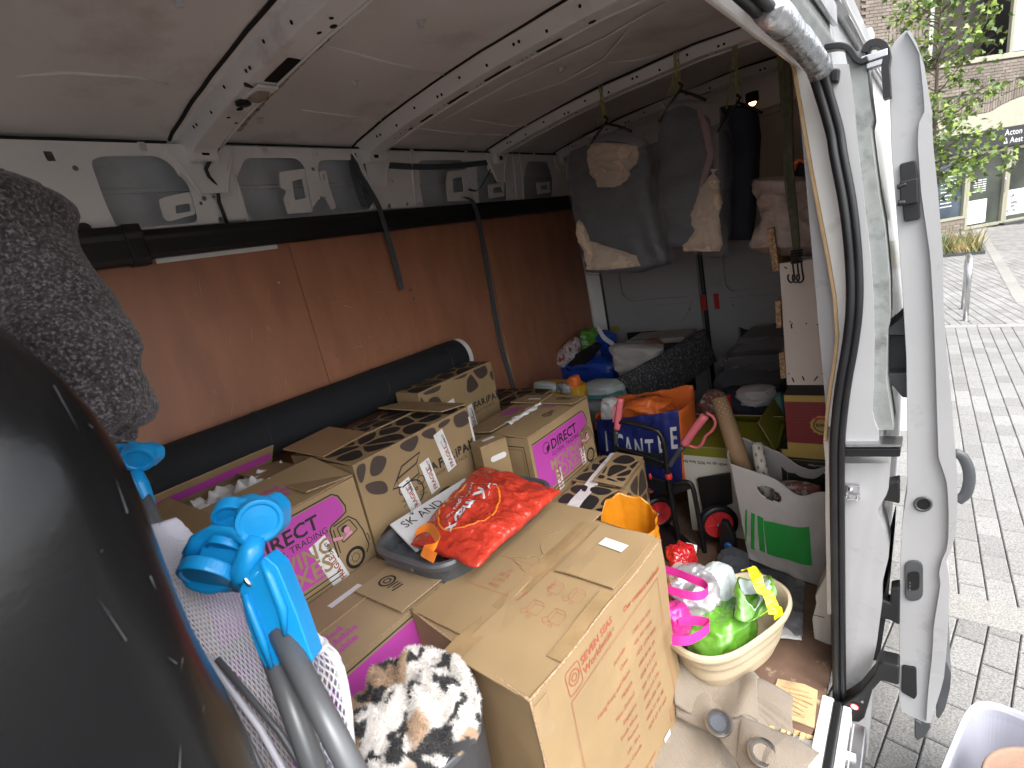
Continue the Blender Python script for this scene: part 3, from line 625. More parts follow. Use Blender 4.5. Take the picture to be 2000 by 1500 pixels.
# ---- brick building with shop front
F0 = Vector((2.87, 20.07, GZ)); FU = Vector((.701, .713, 0)).normalized(); FN = Vector((FU.y, -FU.x, 0))
shop = thing('shop_building', 'brown brick building with a cream framed glass shop front', 'building', F0, math.atan2(FU.y, FU.x), frame=MS)
def FP(px, py):
    d = sray(px, py); t = (F0-CAM).dot(FN)/d.dot(FN); p = CAM+d*t-F0; return (p.dot(FU), p.z)   # along the facade, above the ground
pmat('brick0', (.215, .182, .152), .2); pmat('brick1', (.25, .212, .178), .2); pmat('brick2', (.19, .16, .132), .2)
mat('mortar', (.15, .13, .11), .95, var=.15, vscale=20); mat('cream_frame', (.28, .27, .20), .5, var=.05); mat('cream_render', (.34, .325, .255), .8, var=.06)
mat('white_frame', (.42, .41, .37), .5, var=.05); mat('sign_black', (.02, .02, .022), .35, var=.2)
mat('shop_glass', (.055, .062, .052), .08, var=.5, vscale=.9, spec=.6); mat('shop_glass_blue', (.065, .085, .105), .08, var=.5, vscale=1.2, spec=.6)
mat('dark_room', (.045, .037, .034), .7, var=.25, vscale=1)
Q = {k: FP(*v) for k, v in dict(dl=(1887, 441), dtl=(1900, 298), dtr=(1967, 281), mr=(1978, 276), sb=(1960, 265), sbl=(1826, 318), st=(1930, 262), stl=(1826, 297), ct=(1990, 196), ctl=(1850, 262),
     wl=(1813, 32), wt=(1870, 6), wb=(1868, 118), wbr=(1990, 68), pb=(1840, 460), ptop=(1886, 437), wl1=(1877, 424), so=(1940, 165)).items()}
XL, XR = -5.0, 6.0
DX0, DX1 = Q['dl'][0], Q['mr'][0]-.02
sgb = .5*(Q['sb'][1]+Q['sbl'][1]); sgt = .5*(Q['st'][1]+Q['stl'][1])
zs0, zs1 = 2.12, 2.62                    # sign fascia
zc1 = 3.06                               # cream band above it
zw0, zw1 = Q['wb'][1], Q['wb'][1]+2.6    # upper window
wx0, wx1 = Q['wl'][0]+.15, 9.0
# wall core with the openings left free
mb = MB(); WX0 = -1.95
mb.b2((-9, .03, 0), (WX0, .3, 9)); mb.b2((WX0, .03, zs0-.02), (9, .3, zw0)); mb.b2((WX0, .03, zw0), (wx0, .3, 9)); mb.b2((wx0, .03, zw1), (9, .3, 9)); mb.b2((WX0, .03, 0), (DX0-.03, .3, .34))
mb.build('wall', 'mortar', shop)
mb = MB(); mb.b2((-9, 1.6, 0), (9, 1.7, 9)); mb.b2((-9, .31, zw0-.3), (9, 1.6, zw0-.25)); mb.build('room_back', 'dark_room', shop)
rb = random.Random(2); bk = [MB(), MB(), MB()]; nb = [0]
def brick(x, z, wd, h, proud=0, single=False):
    k = rb.choice((0, 0, 1, 1, 2)); y = -.005-proud-rb.uniform(0, .006)
    if single:
        MB().b2((x+.005, y, z+.005), (x+wd-.005, .0299, z+h-.005)).build('brick', 'brick%d' % k, shop); return
    bk[k].b2((x+.005, y, z+.005), (x+wd-.005, .0299, z+h-.005))
def inopen(x, z, wd=.22, h=.075):
    if x+wd > WX0 and z < zc1 and z+h > .34: return True
    if x+wd > WX0 and x+wd > DX0-.05 and z < .4: return True
    if x+wd > wx0-.12 and zw0-.16 < z+h and z < zw1+.2: return True
    return False
arch = lambda x: zc1+.32*max(0, 1-((x-1.9)/1.5)**2)
j = 0; z = 0
while z < 6.6:
    sold = abs(z-3.9) < .01
    for i in range(-34, 40):
        x = i*.225+(.1125 if j % 2 else 0)
        if -3.6 < x < 5.5 and not inopen(x, z) and not (z < arch(x+.11)+.48 and z > 2 and x > WX0): brick(x, z, .225, .075)
    z += .075; j += 1
for r in range(2):                       # soldier courses that follow the shop arch
    for i in range(0, 48):
        x = WX0+i*.0785; zz = arch(x+.04)+.012+r*.232
        if x < 1.8+2.0: brick(x, zz, .075, .225, .004, single=(x > -.9 and x < 3.4))
for r in range(2):                       # decorative stacked panel beside the upper window
    for i in range(10): brick(wx0-1.25+i*.105, zw0+.62+r*.24, .075, .215, .012, single=True)
for k in range(3): bk[k].build('brickwork', 'brick%d' % k, shop, kind='stuff')
MB().b2((WX0, -.02, zs1), (9, .028, arch(9)-.003)).build('cream_band', 'cream_render', shop)
mb = MB().ext([(WX0+3.8*k/24, -.018, arch(WX0+3.8*k/24)-.002) for k in range(25)]+[(WX0+3.8, -.018, zs1+.05), (WX0, -.018, zs1+.05)], (0, .045, 0)); mb.build('arch_render', 'cream_render', shop)
sg = MB().b2((WX0, -.06, zs0), (6, .028, zs1-.004)).build('sign_board', 'sign_black', shop)
tx = FP(1966, 246); tz = zs0+.27
ik = Ink(lambda a, b, h=0: Vector((a, -.0605-h, b)), .001)
ik.text('Acton', tx[0]-.10, zs0+.28, .22); ik.text('& Aest', tx[0]-.12, zs0+.07, .22); ik.build('lettering', 'paper_white', sg)
# shop front frames and panes
def pane(x0, x1, z0, z1, m, name='window_pane'): return MB().b2((x0, .10, z0), (x1, .106, z1)).build(name, m, shop)
def frame(x0, x1, z0, z1, wd, m='cream_frame', y0=.02, y1=.12):
    mb = MB(); mb.b2((x0, y0, z0), (x1, y1, z0+wd)); mb.b2((x0, y0, z1-wd), (x1, y1, z1)); mb.b2((x0, y0, z0+wd), (x0+wd, y1, z1-wd)); mb.b2((x1-wd, y0, z0+wd), (x1, y1, z1-wd))
    return mb.build('window_frame', m, shop, bevel=.004)
W1 = (WX0+.01, DX0-.04, .36, zs0-.025)
frame(*W1, .075); p1 = pane(W1[0]+.07, W1[1]-.07, W1[2]+.07, W1[3]-.07, 'shop_glass_blue')
D1 = (DX0-.035, DX1, .02, zs0-.025); frame(*D1, .08); pd = pane(D1[0]+.075, D1[1]-.075, D1[2]+.075, D1[3]-.075, 'shop_glass', 'door_pane')
W2 = (DX1+.004, DX1+1.5, .02, zs0-.025); frame(*W2, .08); p2 = pane(W2[0]+.075, W2[1]-.075, W2[2]+.075, W2[3]-.075, 'shop_glass')
MB().tube([(DX1-.10, -.0, .9), (DX1-.10, -.03, .93), (DX1-.10, -.03, 1.25), (DX1-.10, 0, 1.28)], .012, 8).build('door_handle', 'steel', shop)
gp = lambda a, b, h=0: Vector((a, .0995-h, b))
def lines(par, x0, x1, z0, z1, n, cols=1, seed=1):
    ik = Ink(gp, .001); q = random.Random(seed)
    for k in range(n):
        z = z0+(z1-z0)*k/max(1, n-1)
        for c in range(cols):
            a = x0+(x1-x0)*c/cols; b = a+(x1-x0)/cols*(.85 if cols > 1 else q.uniform(.6, 1)); ik.rect(a, z, b, z+.022)
    ik.build('window_print', 'paper_white', par, kind='stuff')
lines(p1, W1[1]-.75, W1[1]-.2, .75, 1.55, 9, seed=4)
lines(pd, D1[0]+.27, D1[0]+.70, 1.02, 1.32, 6, 3)
ik = Ink(gp, .002); ik.rect(D1[0]+.13, .15, D1[0]+.13+.62, .80); ik.build('blank_poster', 'paper_white', pd)
x2 = W2[0]+.13
po = Ink(gp, .002).rect(x2, .22, x2+.75, .92).build('poster', 'paper_white', p2)
ik = Ink(gp, .004)
for t, z in (('< S', .83), ('QR C', .72), ('TO T', .63), ('OPEN', .52), ('OFF', .42), ('& TO RE', .32)): ik.text(t, x2+.10 if len(t) < 6 else x2+.04, z, .10 if t not in ('TO T', '& TO RE') else .075, bold=.004)
ik.build('poster_lettering', 'sign_black', po)
MB().b2((DX0+1.1, -.12, .0), (6, .015, .05)).build('door_threshold', 'grey_plastic', shop)
# upper window
mb = MB(); mb.b2((wx0-.12, -.03, zw0-.13), (9, .28, zw0)); mb.build('window_sill', 'cream_render', shop, bevel=.01)
mb = MB(); mb.b2((wx0-.12, -.03, zw0+.0005), (wx0, .28, zw1)); mb.b2((wx0-.12, -.03, zw1+.0005), (9, .28, zw1+.16)); mb.build('window_surround', 'white_frame', shop, bevel=.01)
MB().b2((wx0+2.45, .12, zw0), (wx0+2.55, .2, zw1)).build('mullion', 'cream_frame', shop)
MB().b2((wx0+2.55, .15, zw0+.05), (9, .156, zw1)).build('window_pane', mat('sky_glass', (.45, .52, .62), .1, var=.1), shop)
MB().b2((wx0, .9, zw0), (wx0+2.45, .93, zw1)).build('dark_backing', 'dark_room', shop)  # plain dark sheet behind the upper window opening
# ---- street tree in front of the shop
mat('bark', (.10, .075, .055), .9, var=.3, vscale=20, bump=.6, bscale=40)
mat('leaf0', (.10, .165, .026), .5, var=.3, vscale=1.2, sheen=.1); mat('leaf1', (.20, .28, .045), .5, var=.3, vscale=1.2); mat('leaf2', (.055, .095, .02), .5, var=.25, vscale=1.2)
tree = thing('street_tree', 'young maple tree with fresh green leaves in front of the brick building', 'tree', (1.97, 14.9, GZ), 0, frame=MS)
tq = random.Random(8)
trunk = [Vector((0, 0, 0)), Vector((.02, 0, .8)), Vector((-.01, .02, 1.7)), Vector((.03, .0, 2.8)), Vector((.0, .03, 4.2)), Vector((.02, 0, 5.4))]
MB().tube(trunk, [.07, .06, .05, .04, .025, .012], 10).build('trunk', 'bark', tree, smooth=True)
lf = [MB(), MB(), MB()]; br = MB()
star = [(0, 0), (.18, .10), (.42, .02), (.34, .24), (.52, .42), (.26, .44), (.12, .62), (0, 1.0), (-.12, .62), (-.26, .44), (-.52, .42), (-.34, .24), (-.42, .02), (-.18, .10)]
def leaf(p, s):
    a = Vector((tq.gauss(0, 1), tq.gauss(0, 1), tq.gauss(-.5, .7))).normalized(); b = a.cross(Vector((tq.gauss(0, 1), tq.gauss(0, 1), tq.gauss(0, 1)))).normalized(); n = a.cross(b)
    lf[tq.choice((0, 0, 1, 1, 2))].add([p+a*(y*s)+b*(x*s)+n*(-.25*abs(x)*s) for x, y in star], [tuple(range(len(star)))])
for k in range(84):
    z = tq.uniform(1.15, 5.2); base = Vector((0, 0, z)); an = tq.uniform(0, 6.28); ln = tq.uniform(.5, 1.0)*(1.35-abs(z-2.6)*.22)
    d = Vector((math.cos(an), math.sin(an), tq.uniform(.1, .6))); pts = [base+d*ln*t+Vector((tq.gauss(0, .05), tq.gauss(0, .05), tq.gauss(0, .05)+.12*t*t)) for t in (0, .35, .7, 1)]; pts[0] = base
    br.tube(pts, [.014, .010, .007, .003], 5)
    for t in range(21):
        f = tq.uniform(.25, 1.05); i = min(2, int(f*3)); g = f*3-i; p = pts[i].lerp(pts[i+1], g)
        leaf(p+Vector((tq.gauss(0, .13), tq.gauss(0, .13), tq.gauss(-.04, .12))), tq.uniform(.08, .155))
# the two long shoots that hang in front of the facade
for tip in (Vector((1.15, .3, 1.75)), Vector((.95, -.3, 2.4)), Vector((1.55, .0, 3.25)), Vector((1.35, .1, 1.95))):
    pts = [Vector((.1, 0, tip.z-.3)), tip*.5+Vector((0, 0, tip.z*.5)), tip]; br.tube(pts, [.012, .008, .003], 5)
    for t in range(34):
        f = tq.uniform(.3, 1.05); p = pts[0].lerp(pts[1], f*2) if f < .5 else pts[1].lerp(pts[2], f*2-1); leaf(p+Vector((tq.gauss(0, .10), tq.gauss(0, .10), tq.gauss(-.05, .09))), tq.uniform(.09, .16))
br.build('branches', 'bark', tree, kind='stuff')
crown = lf[0].build('crown', 'leaf0', tree, kind='stuff')
lf[1].build('bright_leaves', 'leaf1', tree, kind='stuff'); lf[2].build('dark_leaves', 'leaf2', tree, kind='stuff')  # lighter and darker green leaves, tone picked at random per leaf
# ================================================================== sliding door, slid back along the outside
DY = 1.46
DL = [(1735, 92), (1738, 200), (1741, 300), (1752, 430), (1762, 560), (1770, 700), (1772, 850), (1772, 950), (1762, 1020), (1758, 1100), (1757, 1200), (1756, 1385), (1772, 1402), (1806, 1412)]
RL = [(1770, 60), (1795, 100), (1804, 187), (1806, 217), (1795, 237), (1792, 275), (1799, 375), (1817, 500), (1823, 600), (1827, 700), (1830, 800), (1833, 893), (1850, 943), (1853, 1000), (1852, 1067), (1833, 1110), (1837, 1143), (1823, 1227), (1822, 1267), (1812, 1360), (1809, 1412)]
RR = [(1769, 45), (1785, 70), (1805, 125), (1820, 217), (1822, 275), (1832, 375), (1842, 500), (1843, 600), (1850, 700), (1857, 767), (1865, 867), (1870, 933), (1870, 1000), (1863, 1067), (1847, 1090), (1855, 1133), (1853, 1200), (1850, 1260), (1843, 1330), (1815, 1420)]
DL0 = [(1768, 60), (1752, 78)]+DL
door = strip('sliding_door', DL0, [(a+1, b) for a, b in RL], DY, .06, 'door_paint', n=60, bevel=.003)
strip('outer_panel', RL, RR, DY-.012, 1.32, 'door_paint', n=60, par=door)
strip('inner_panel', [(a+4, b) for a, b in DL[:-2]], [(a+14, b) for a, b in DL[:-2]], DY+.0601, 1.22, 'door_paint', n=40, par=door)
vpd = lambda name, mb, m, **k: vp(name, mb, m, door, **k)
def pxpoly(L, y): return [OY(a, b, y) for a, b in L]
# latch, bump stops, contact plate, lower plate
vpd('door_latch', MB().ext(pxpoly(fillet([(1757, 320), (1788, 312), (1793, 345), (1798, 428), (1766, 434), (1760, 380)], 6), DY-.010), (0, .03, 0)), 'black_plastic', bevel=.002)
vpd('latch_roller', MB().tube([OY(1752, 366, DY-.02), OY(1770, 360, DY-.02)], .006, 8).tube([OY(1753, 397, DY-.02), OY(1768, 396, DY-.02)], .007, 8).box(OY(1775, 375, DY-.018), (.03, .012, .05)), 'black_plastic', bevel=.002)
vpd('grommet', MB().grid(lambda u, v: OY(1803+(19-6*v)*math.cos(6.283*u), 985+(15-5*v)*math.sin(6.283*u), DY-.004-.003*math.sin(3.14*v)), 24, 6, cu=True), 'grey_plastic', smooth=True)
vpd('grommet_hole', MB().poly([OY(1803+13*math.cos(k*.35), 985+10*math.sin(k*.35), DY-.003) for k in range(18)]), 'void')
vpd('contact_plate', MB().ext(pxpoly(fillet([(1766, 1096), (1803, 1096), (1803, 1173), (1768, 1176)], 17), DY-.006), (0, .007, 0)), 'grey_plastic', bevel=.002)
vpd('contact_socket', MB().ext(pxpoly(fillet([(1772, 1118), (1796, 1116), (1796, 1152), (1774, 1154)], 9), DY-.008), (0, .0019, 0)), 'void')
for k in range(3): vpd('contact_pin', MB().lathe([(.0022, 0), (.0016, -.005)], 10, OY(1777, 1137+k*6.5, DY-.009), 'Y'), 'steel')
vpd('lower_plate', MB().ext(pxpoly(fillet([(1762, 1300), (1790, 1305), (1791, 1360), (1786, 1367), (1760, 1352)], 5), DY-.006), (0, .007, 0)), 'black_plastic', bevel=.002)
# pull handle on the inside, grab handle outside
vpd('pull_handle', MB().ext(pxpoly([(1769, 610), (1752, 628), (1730, 645), (1729, 655), (1770, 655)], 1.50), (0, .11, 0)).ext(pxpoly([(1730, 655), (1770, 655), (1772, 735), (1730, 735)], 1.545), (0, .06, 0)).ext(pxpoly([(1729, 730), (1772, 728), (1774, 778), (1762, 776), (1745, 755), (1729, 745)], 1.50), (0, .11, 0)).ext(pxpoly([(1729, 655), (1735, 655), (1735, 735), (1730, 735)], 1.50), (0, .04, 0)), 'grey_plastic', bevel=.004)
hp = [OY(a, b, 1.62) for a, b in ((1864, 885), (1880, 892), (1891, 915), (1893, 940), (1886, 965), (1870, 978))]
vpd('outer_handle', MB().tube(smooth_path(hp), .0085, 10, flat=1.5), 'grey_plastic', smooth=True)
vpd('body_moulding', MB().ext(pxpoly(fillet([(1838, 1292), (1848, 1290), (1858, 1315), (1856, 1345), (1846, 1385), (1834, 1405), (1828, 1400), (1832, 1340)], 5), 1.50), (0, 1.2, 0)), 'grey_plastic', bevel=.003)
vpd('bottom_tip', MB().ext(pxpoly([(1786, 1405), (1800, 1413), (1817, 1408), (1818, 1422), (1806, 1440), (1792, 1447), (1786, 1440)], DY+.03), (0, .05, 0)), 'grey_plastic', bevel=.003)
# upper and lower roller arms, mid roller bracket
ua = [OY(a, b, 1.42) for a, b in ((1606, 97), (1630, 92), (1648, 92), (1662, 100), (1672, 115), (1684, 122), (1697, 116))]
vpd('upper_arm', MB().ribbon(smooth_path(ua), Vector((0, .018, 0)), .012), 'black_plastic', bevel=.003)
ub = [OY(a, b, 1.43) for a, b in ((1690, 105), (1698, 90), (1714, 86), (1728, 94), (1733, 112), (1730, 135), (1732, 160), (1734, 193))]
vpd('upper_hinge', MB().ribbon(smooth_path(ub), Vector((0, .024, 0)), .013), 'black_plastic', bevel=.003)
vpd('roller_bracket', MB().box(OY(1708, 112, 1.42), (.045, .03, .014)).box(OY(1710, 126, 1.42), (.03, .025, .012)), 'steel', bevel=.002)
vpd('mid_roller', MB().ext(pxpoly([(1702, 1166), (1722, 1172), (1738, 1178), (1740, 1150), (1758, 1148), (1757, 1222), (1738, 1212), (1720, 1208), (1702, 1204)], 1.44), (0, .04, 0)), 'black_plastic', bevel=.004)
vpd('mid_roller', MB().ext(pxpoly([(1718, 942), (1735, 945), (1757, 940), (1757, 985), (1738, 980), (1718, 978)], 1.44), (0, .04, 0)), 'black_plastic', bevel=.004)
la = [(1632, 1382), (1632, 1398), (1642, 1408), (1678, 1412), (1688, 1404), (1704, 1350), (1722, 1330), (1756, 1340), (1757, 1302), (1722, 1294), (1714, 1298), (1708, 1318), (1680, 1352), (1660, 1366)]
vpd('lower_arm', MB().ext(pxpoly(la, 1.36), (0, .05, 0)), 'black_plastic', bevel=.005)
c = OY(1669, 1380, 1.358)
vpd('warning_sticker', MB().lathe([(.011, 0), (.011, -.001)], 20, c, 'Y'), 'red_plastic'); vpd('sticker_face', MB().lathe([(.0085, -.0015), (.0085, -.002)], 20, c, 'Y').box(c+Vector((0, -.0026, 0)), (.012, .001, .003), Matrix.Rotation(.7, 3, 'Y')), 'paper_white')
for a, b in ((1642, 1385), (1645, 1400), (1660, 1398), (1684, 1370)): vpd('bolt', MB().lathe([(.004, 0), (.0035, -.003)], 10, OY(a, b, 1.3595), 'Y'), 'steel')
# ================================================================== front seat, black hard back close to the camera
mat('seat_black', (.006, .006, .0065), .25, var=.3, vscale=3, bump=.05, bscale=120, spec=.30, rvar=.08)
def seatf(u, v):
    # u round the shell, v from seat base to shoulder
    z = .25+1.262*v; wd = .245*(1-.10*(1-v))*(1-max(0, (v-.80)/.20)**2.6*.80); th = .085+.035*math.sin(math.pi*min(1, v*1.05))
    if v > .85: th *= 1-.55*((v-.85)/.15)**2
    a = 2*math.pi*u; ca, sa = math.cos(a), math.sin(a); e = .62
    x = wd*math.copysign(abs(ca)**e, ca); y = th*math.copysign(abs(sa)**e, sa)
    b_ = .014*nz((math.cos(a)*1.2, math.sin(a)*1.2, z*3.2), 1.6, 3)+.007*math.sin(9*z+2.5*math.cos(a)); return Vector((1.255+x+b_*ca+.15*(1-v), .0+y+b_*sa-.05*(1-v)+.02*abs(x)/.25, z))
seat = vp('front_seat', MB().grid(seatf, 48, 40, cu=True), 'seat_black', smooth=True)
sc = MB(); q = random.Random(4)
for k in range(26):
    u, v = q.uniform(.02, .25), q.uniform(.55, .97); p = seatf(u, v); p2 = seatf(u+q.uniform(-.012, .012), v+q.uniform(-.03, .03)); n = (seatf(u+.01, v)-p).cross(seatf(u, v+.01)-p).normalized(); s = (p2-p).cross(n).normalized()*q.uniform(.0003, .0009)
    sc.poly([p+n*.0012-s, p2+n*.0012, p+n*.0012+s])
vp('scuff', sc, 'grey_tube', seat, kind='stuff')
s2 = vp('unseen_driver_seat', MB().grid(lambda u, v: seatf(u, v)+Vector((-.80, -.05, -.02)), 32, 24, cu=True), 'seat_black', smooth=True)  # unseen driver seat and headrest, added to hold cab light off the rear
vp('headrest', MB().ball((.42, -.08, 1.60), .14, .05, .12), 'seat_black', s2, smooth=True)
vp('unseen_dashboard', MB().b2((-.05, -1.75, .3), (1.72, -1.35, .85)), 'black_plastic', bevel=.05)  # unseen, added to block light, kept low so some still enters
vp('unseen_windscreen_frame', MB().b2((-.09, -1.52, 1.80), (1.80, -1.45, 1.97)).b2((-.09, -1.75, .75), (-.0, -1.6, 1.7)).b2((1.72, -1.75, .75), (1.80, -1.6, 1.7)), 'door_paint')  # unseen frame, added and sized for the light let into the van
vp('seat_base', MB().b2((.95, -.50, -.2), (1.48, .06, .28)), 'black_plastic', seat, bevel=.03)
# ================================================================== cardboard boxes
UP = Vector((0, 0, 1))
class Carton:
    def __init__(s, name, label, P, z0, z1, m='kraft', amp=.0006, group=None, top=True, cat='cardboard box'):
        """P: four corners seen from above, anticlockwise; faces 0..3 run from P[i] to P[i+1]"""
        s.P = [Vector((p[0], p[1], 0)) for p in P]; s.z0, s.z1, s.amp, s.m = z0, z1, amp, m
        c = sum(s.P, Vector())/4; s.c = Vector((c.x, c.y, z0)); s.sd = hash(name+label) % 97 if False else sum(map(ord, label)) % 97
        s.o = thing(name, label, cat, s.c, 0, group)
        mb = MB()
        for i in range(4): f = s.face(i); L = s.len(i); mb.grid(lambda u, v: f(u*L, v*(z1-z0)), 11, 9)
        if top:
            t = lambda u, v: s.warp((s.P[0].lerp(s.P[1], u)).lerp(s.P[3].lerp(s.P[2], u), v)+UP*(z1-.004))
            mb.grid(t, 9, 9)
        b = lambda u, v: s.warp((s.P[0].lerp(s.P[1], u)).lerp(s.P[3].lerp(s.P[2], u), 1-v)+UP*z0); mb.grid(b, 3, 3)
        s.body = mb.build('box_body', m, s.o)
    def len(s, i): return (s.P[(i+1) % 4]-s.P[i]).length
    def warp(s, p):
        q = Vector((nz(p, 5, s.sd), nz(p, 5, s.sd+11), nz(p, 5, s.sd+23)))*s.amp*2
        return p+q-s.c
    def face(s, i):
        a, b = s.P[i], s.P[(i+1) % 4]; u = (b-a).normalized(); n = u.cross(UP)
        return lambda x, y, h=0.0: s.warp(a+u*x+UP*(s.z0+y))+n*h
    def topf(s, i, lift=0):
        """top frame: origin P[i], x along edge i, y inward"""
        a, b = s.P[i], s.P[(i+1) % 4]; u = (b-a).normalized(); v = UP.cross(u)
        return lambda x, y, h=0.0: s.warp(a+u*x+v*y+UP*(s.z1+lift))+UP*h
    def flap(s, i, wd, ang=0, m=None, off=0, th=.004, x0=0, x1=None, lift=.0, taper=0, warp=.004):
        """flap hinged on top edge i, folded inward when ang = 0, raised by ang; returns its place function (x along, y out from the hinge)"""
        a, b = s.P[i], s.P[(i+1) % 4]; u = (b-a).normalized(); v = UP.cross(u); L = (b-a).length; x1 = L if x1 is None else x1
        d = v*math.cos(ang)+UP*math.sin(ang); n = u.cross(d)
        pl = lambda x, y, h=0.0: a+u*(x+(taper*y if x < L/2 else -taper*y))+d*y+UP*(s.z1+lift)+n*(h+warp*nz((x*3, y*3, i), 1.5, s.sd))-s.c
        mb = MB(); g1 = MB().grid(lambda p, q: pl(x0+(x1-x0)*p, wd*q, th), 7, 5); g0 = MB().grid(lambda p, q: pl(x0+(x1-x0)*p, wd*(1-q), 0), 7, 5); mb.merge(g1).merge(g0)
        o = mb.build('flap', m or s.m, s.o)
        e = MB()
        for fn in (lambda p, q: pl(x0+(x1-x0)*p, wd, th*(1-q)), lambda p, q: pl(x1, wd*(1-p), th*(1-q)), lambda p, q: pl(x0, wd*p, th*(1-q)), lambda p, q: pl(x0+(x1-x0)*(1-p), 0, th*(1-q))): e.grid(fn, 7, 2)
        e.build('flap_edge', 'kraft_edge', o)
        return o, (lambda x, y, h=0.0: pl(x, y, th+h))
def chaikin(P, n=2):
    for _ in range(n):
        Q = []
        for i in range(len(P)): a, b = P[i-1], P[i]; Q += [a*.75+b*.25, a*.25+b*.75]
        P = Q
    return P
def giraffe(x0, y0, x1, y1, cell, seed, keep=lambda c: True, gap=.010):
    """giraffe patches: shrunken, rounded Voronoi cells"""
    q = random.Random(seed); pts = []
    nx, ny = int((x1-x0)/cell)+3, int((y1-y0)/cell)+3
    for i in range(-1, nx):
        for j in range(-1, ny): pts.append(Vector((x0+(i+.5+q.uniform(-.42, .42)+.25*(j % 2))*cell, y0+(j+.5+q.uniform(-.42, .42))*cell)))
    out = []
    for c in pts:
        P = [Vector(p) for p in ((x0, y0), (x1, y0), (x1, y1), (x0, y1))]
        for d in pts:
            if d is c or (d-c).length > 3*cell: continue
            m = (c+d)/2; n = (d-c).normalized(); m = m-n*gap*.5; Q = []
            for k in range(len(P)):
                a, b = P[k-1], P[k]; sa, sb = (a-m).dot(n), (b-m).dot(n)
                if (sa <= 0) != (sb <= 0): Q.append(a+(b-a)*(sa/(sa-sb)))
                if sb <= 0: Q.append(b)
            P = Q
            if len(P) < 3: break
        if len(P) >= 3:
            cc = sum(P, Vector((0, 0)))/len(P); A = abs(sum(P[k-1].x*P[k].y-P[k].x*P[k-1].y for k in range(len(P))))/2
            if A > cell*cell*.08 and keep(cc): out.append(chaikin([cc+(p-cc)*.96 for p in P]))
    return out
def note(par, pl, x, y, wd, h, rot=0, m='paper_white', name='paper_label', lift=.0012):
    c, s = math.cos(rot), math.sin(rot); g = lambda a, b, k=0: pl(x+a*c-b*s, y+a*s+b*c, lift+k)
    o = MB().grid(lambda u, v: g(wd*u, h*v), 4, 4).build(name, m, par); return o, g
def fragile(par, pl, x, y, rot, ln=.11, wd=.04, t='FRAGILE', s=1.25):
    ln *= s; wd *= s
    """strip of white parcel tape printed with red letters"""
    o, g = note(par, pl, x, y, ln, wd, rot, 'tape_white', 'fragile_tape', .0014)
    Ink(g, .0006).text(t, .006, .010, .024, bold=.0006).build('lettering', 'ink_red', o)
    Ink(g, .0006).text('DIRECT', ln*.60, .006, .013, bold=.0004).text('BOXES', ln*.62, .024, .008).build('lettering', 'ink_black', o)
# ---------------------------------------------------------------- big shipping box in front
SS = [OZ(803, 1190, .6), OZ(1037, 1367, .6), OZ(1290, 1055, .6), OZ(1065, 980, .6)]
b = Carton('shipping_box', 'large kraft shipping box with red printed contact numbers and taped top', SS, .0, .596, 'kraft_light', .003, cat='cardboard box')
L1, L0 = b.len(1), b.len(0)
fa, ta = b.flap(1, L0*.5-.001, .015, lift=.0, warp=.008); fb, tb = b.flap(3, L0*.5-.001, .02, lift=.0, warp=.008)
f1 = b.face(1)
ik = Ink(f1, .0015)
ik.text('SEVEN SEAS', .155, .548, .027, bold=.0006); ik.text('Worldwide', .155, .520, .028, bold=.0002); ik.ring(.125, .545, .017, .0025); ik.ring(.125, .545, .008, .002)
ik.line(fillet([(.100, .572), (.148, .572), (.148, .512), (.100, .512)], .01, 3), .0018, True); ik.ring(.292, .530, .004, .001, 14)
ik.text('Our contact numbers', .345, .535, .0205, bold=.0005, shear=.1)
ik.line([(.10, .50), (.51, .520)], .0016); ik.line([(.10, .50), (.105, .06)], .0014); ik.line([(.51, .520), (.515, .13)], .0014)
rows = [('Australia', '1300 216 079'), ('China', '400 181 0058'), ('Hong Kong and Macau', '+852 2724 0095'), ('Malaysia', '1800 80 86 39'), ('New Zealand', '0508 315 318'), ('Singapore', '800 120 6518'), ('South Africa', '0800 214 774'), ('Thailand', '1800 000 145'), ('UK / Eire', '0800 21 66 98'), ('USA / Canada', '1877 27 77 447')]
for k, (a, c) in enumerate(rows): ik.text(a, .325, .445-k*.032, .0165, align='RIGHT'); ik.text(c, .365, .452-k*.032, .0165)
ik.text('USA / Other countries: +44 (0)1753 560000', .16, .075, .012); ik.text('www.sevenseasworldwide.com', .20, .05, .012)
ik.line([(.475, .085), (.515, .085), (.515, .125), (.475, .125)], .0016, True); ik.line([(.475, .085), (.495, .108), (.515, .085)], .0012); ik.line([(.475, .125), (.495, .105), (.515, .125)], .0012)
ik.build('printed_lettering', 'ink_red', b.o)
note(b.o, f1, .43, .0, .035, .075, .05, name='paper_label', lift=.0022)
f0 = b.face(0); ik = Ink(f0, .0018)
ik.line(fillet([(.085, .33), (.165, .33), (.165, .25), (.085, .25)], .012, 3), .003, True); ik.ring(.125, .29, .026, .003); ik.ring(.125, .29, .012, .0025)
ik.rect(.19, .03, .31, .036); ik.rect(.19, .05, .27, .062); ik.text('SEVEN SEAS', .05, .19, .03, bold=.0006); ik.build('printed_emblem', 'ink_red', b.o)
MB().grid(lambda u, v: f0(L0*.30+.0012*v, .02+.56*u, .0012), 6, 2).build('board_joint', 'kraft_edge', b.o)
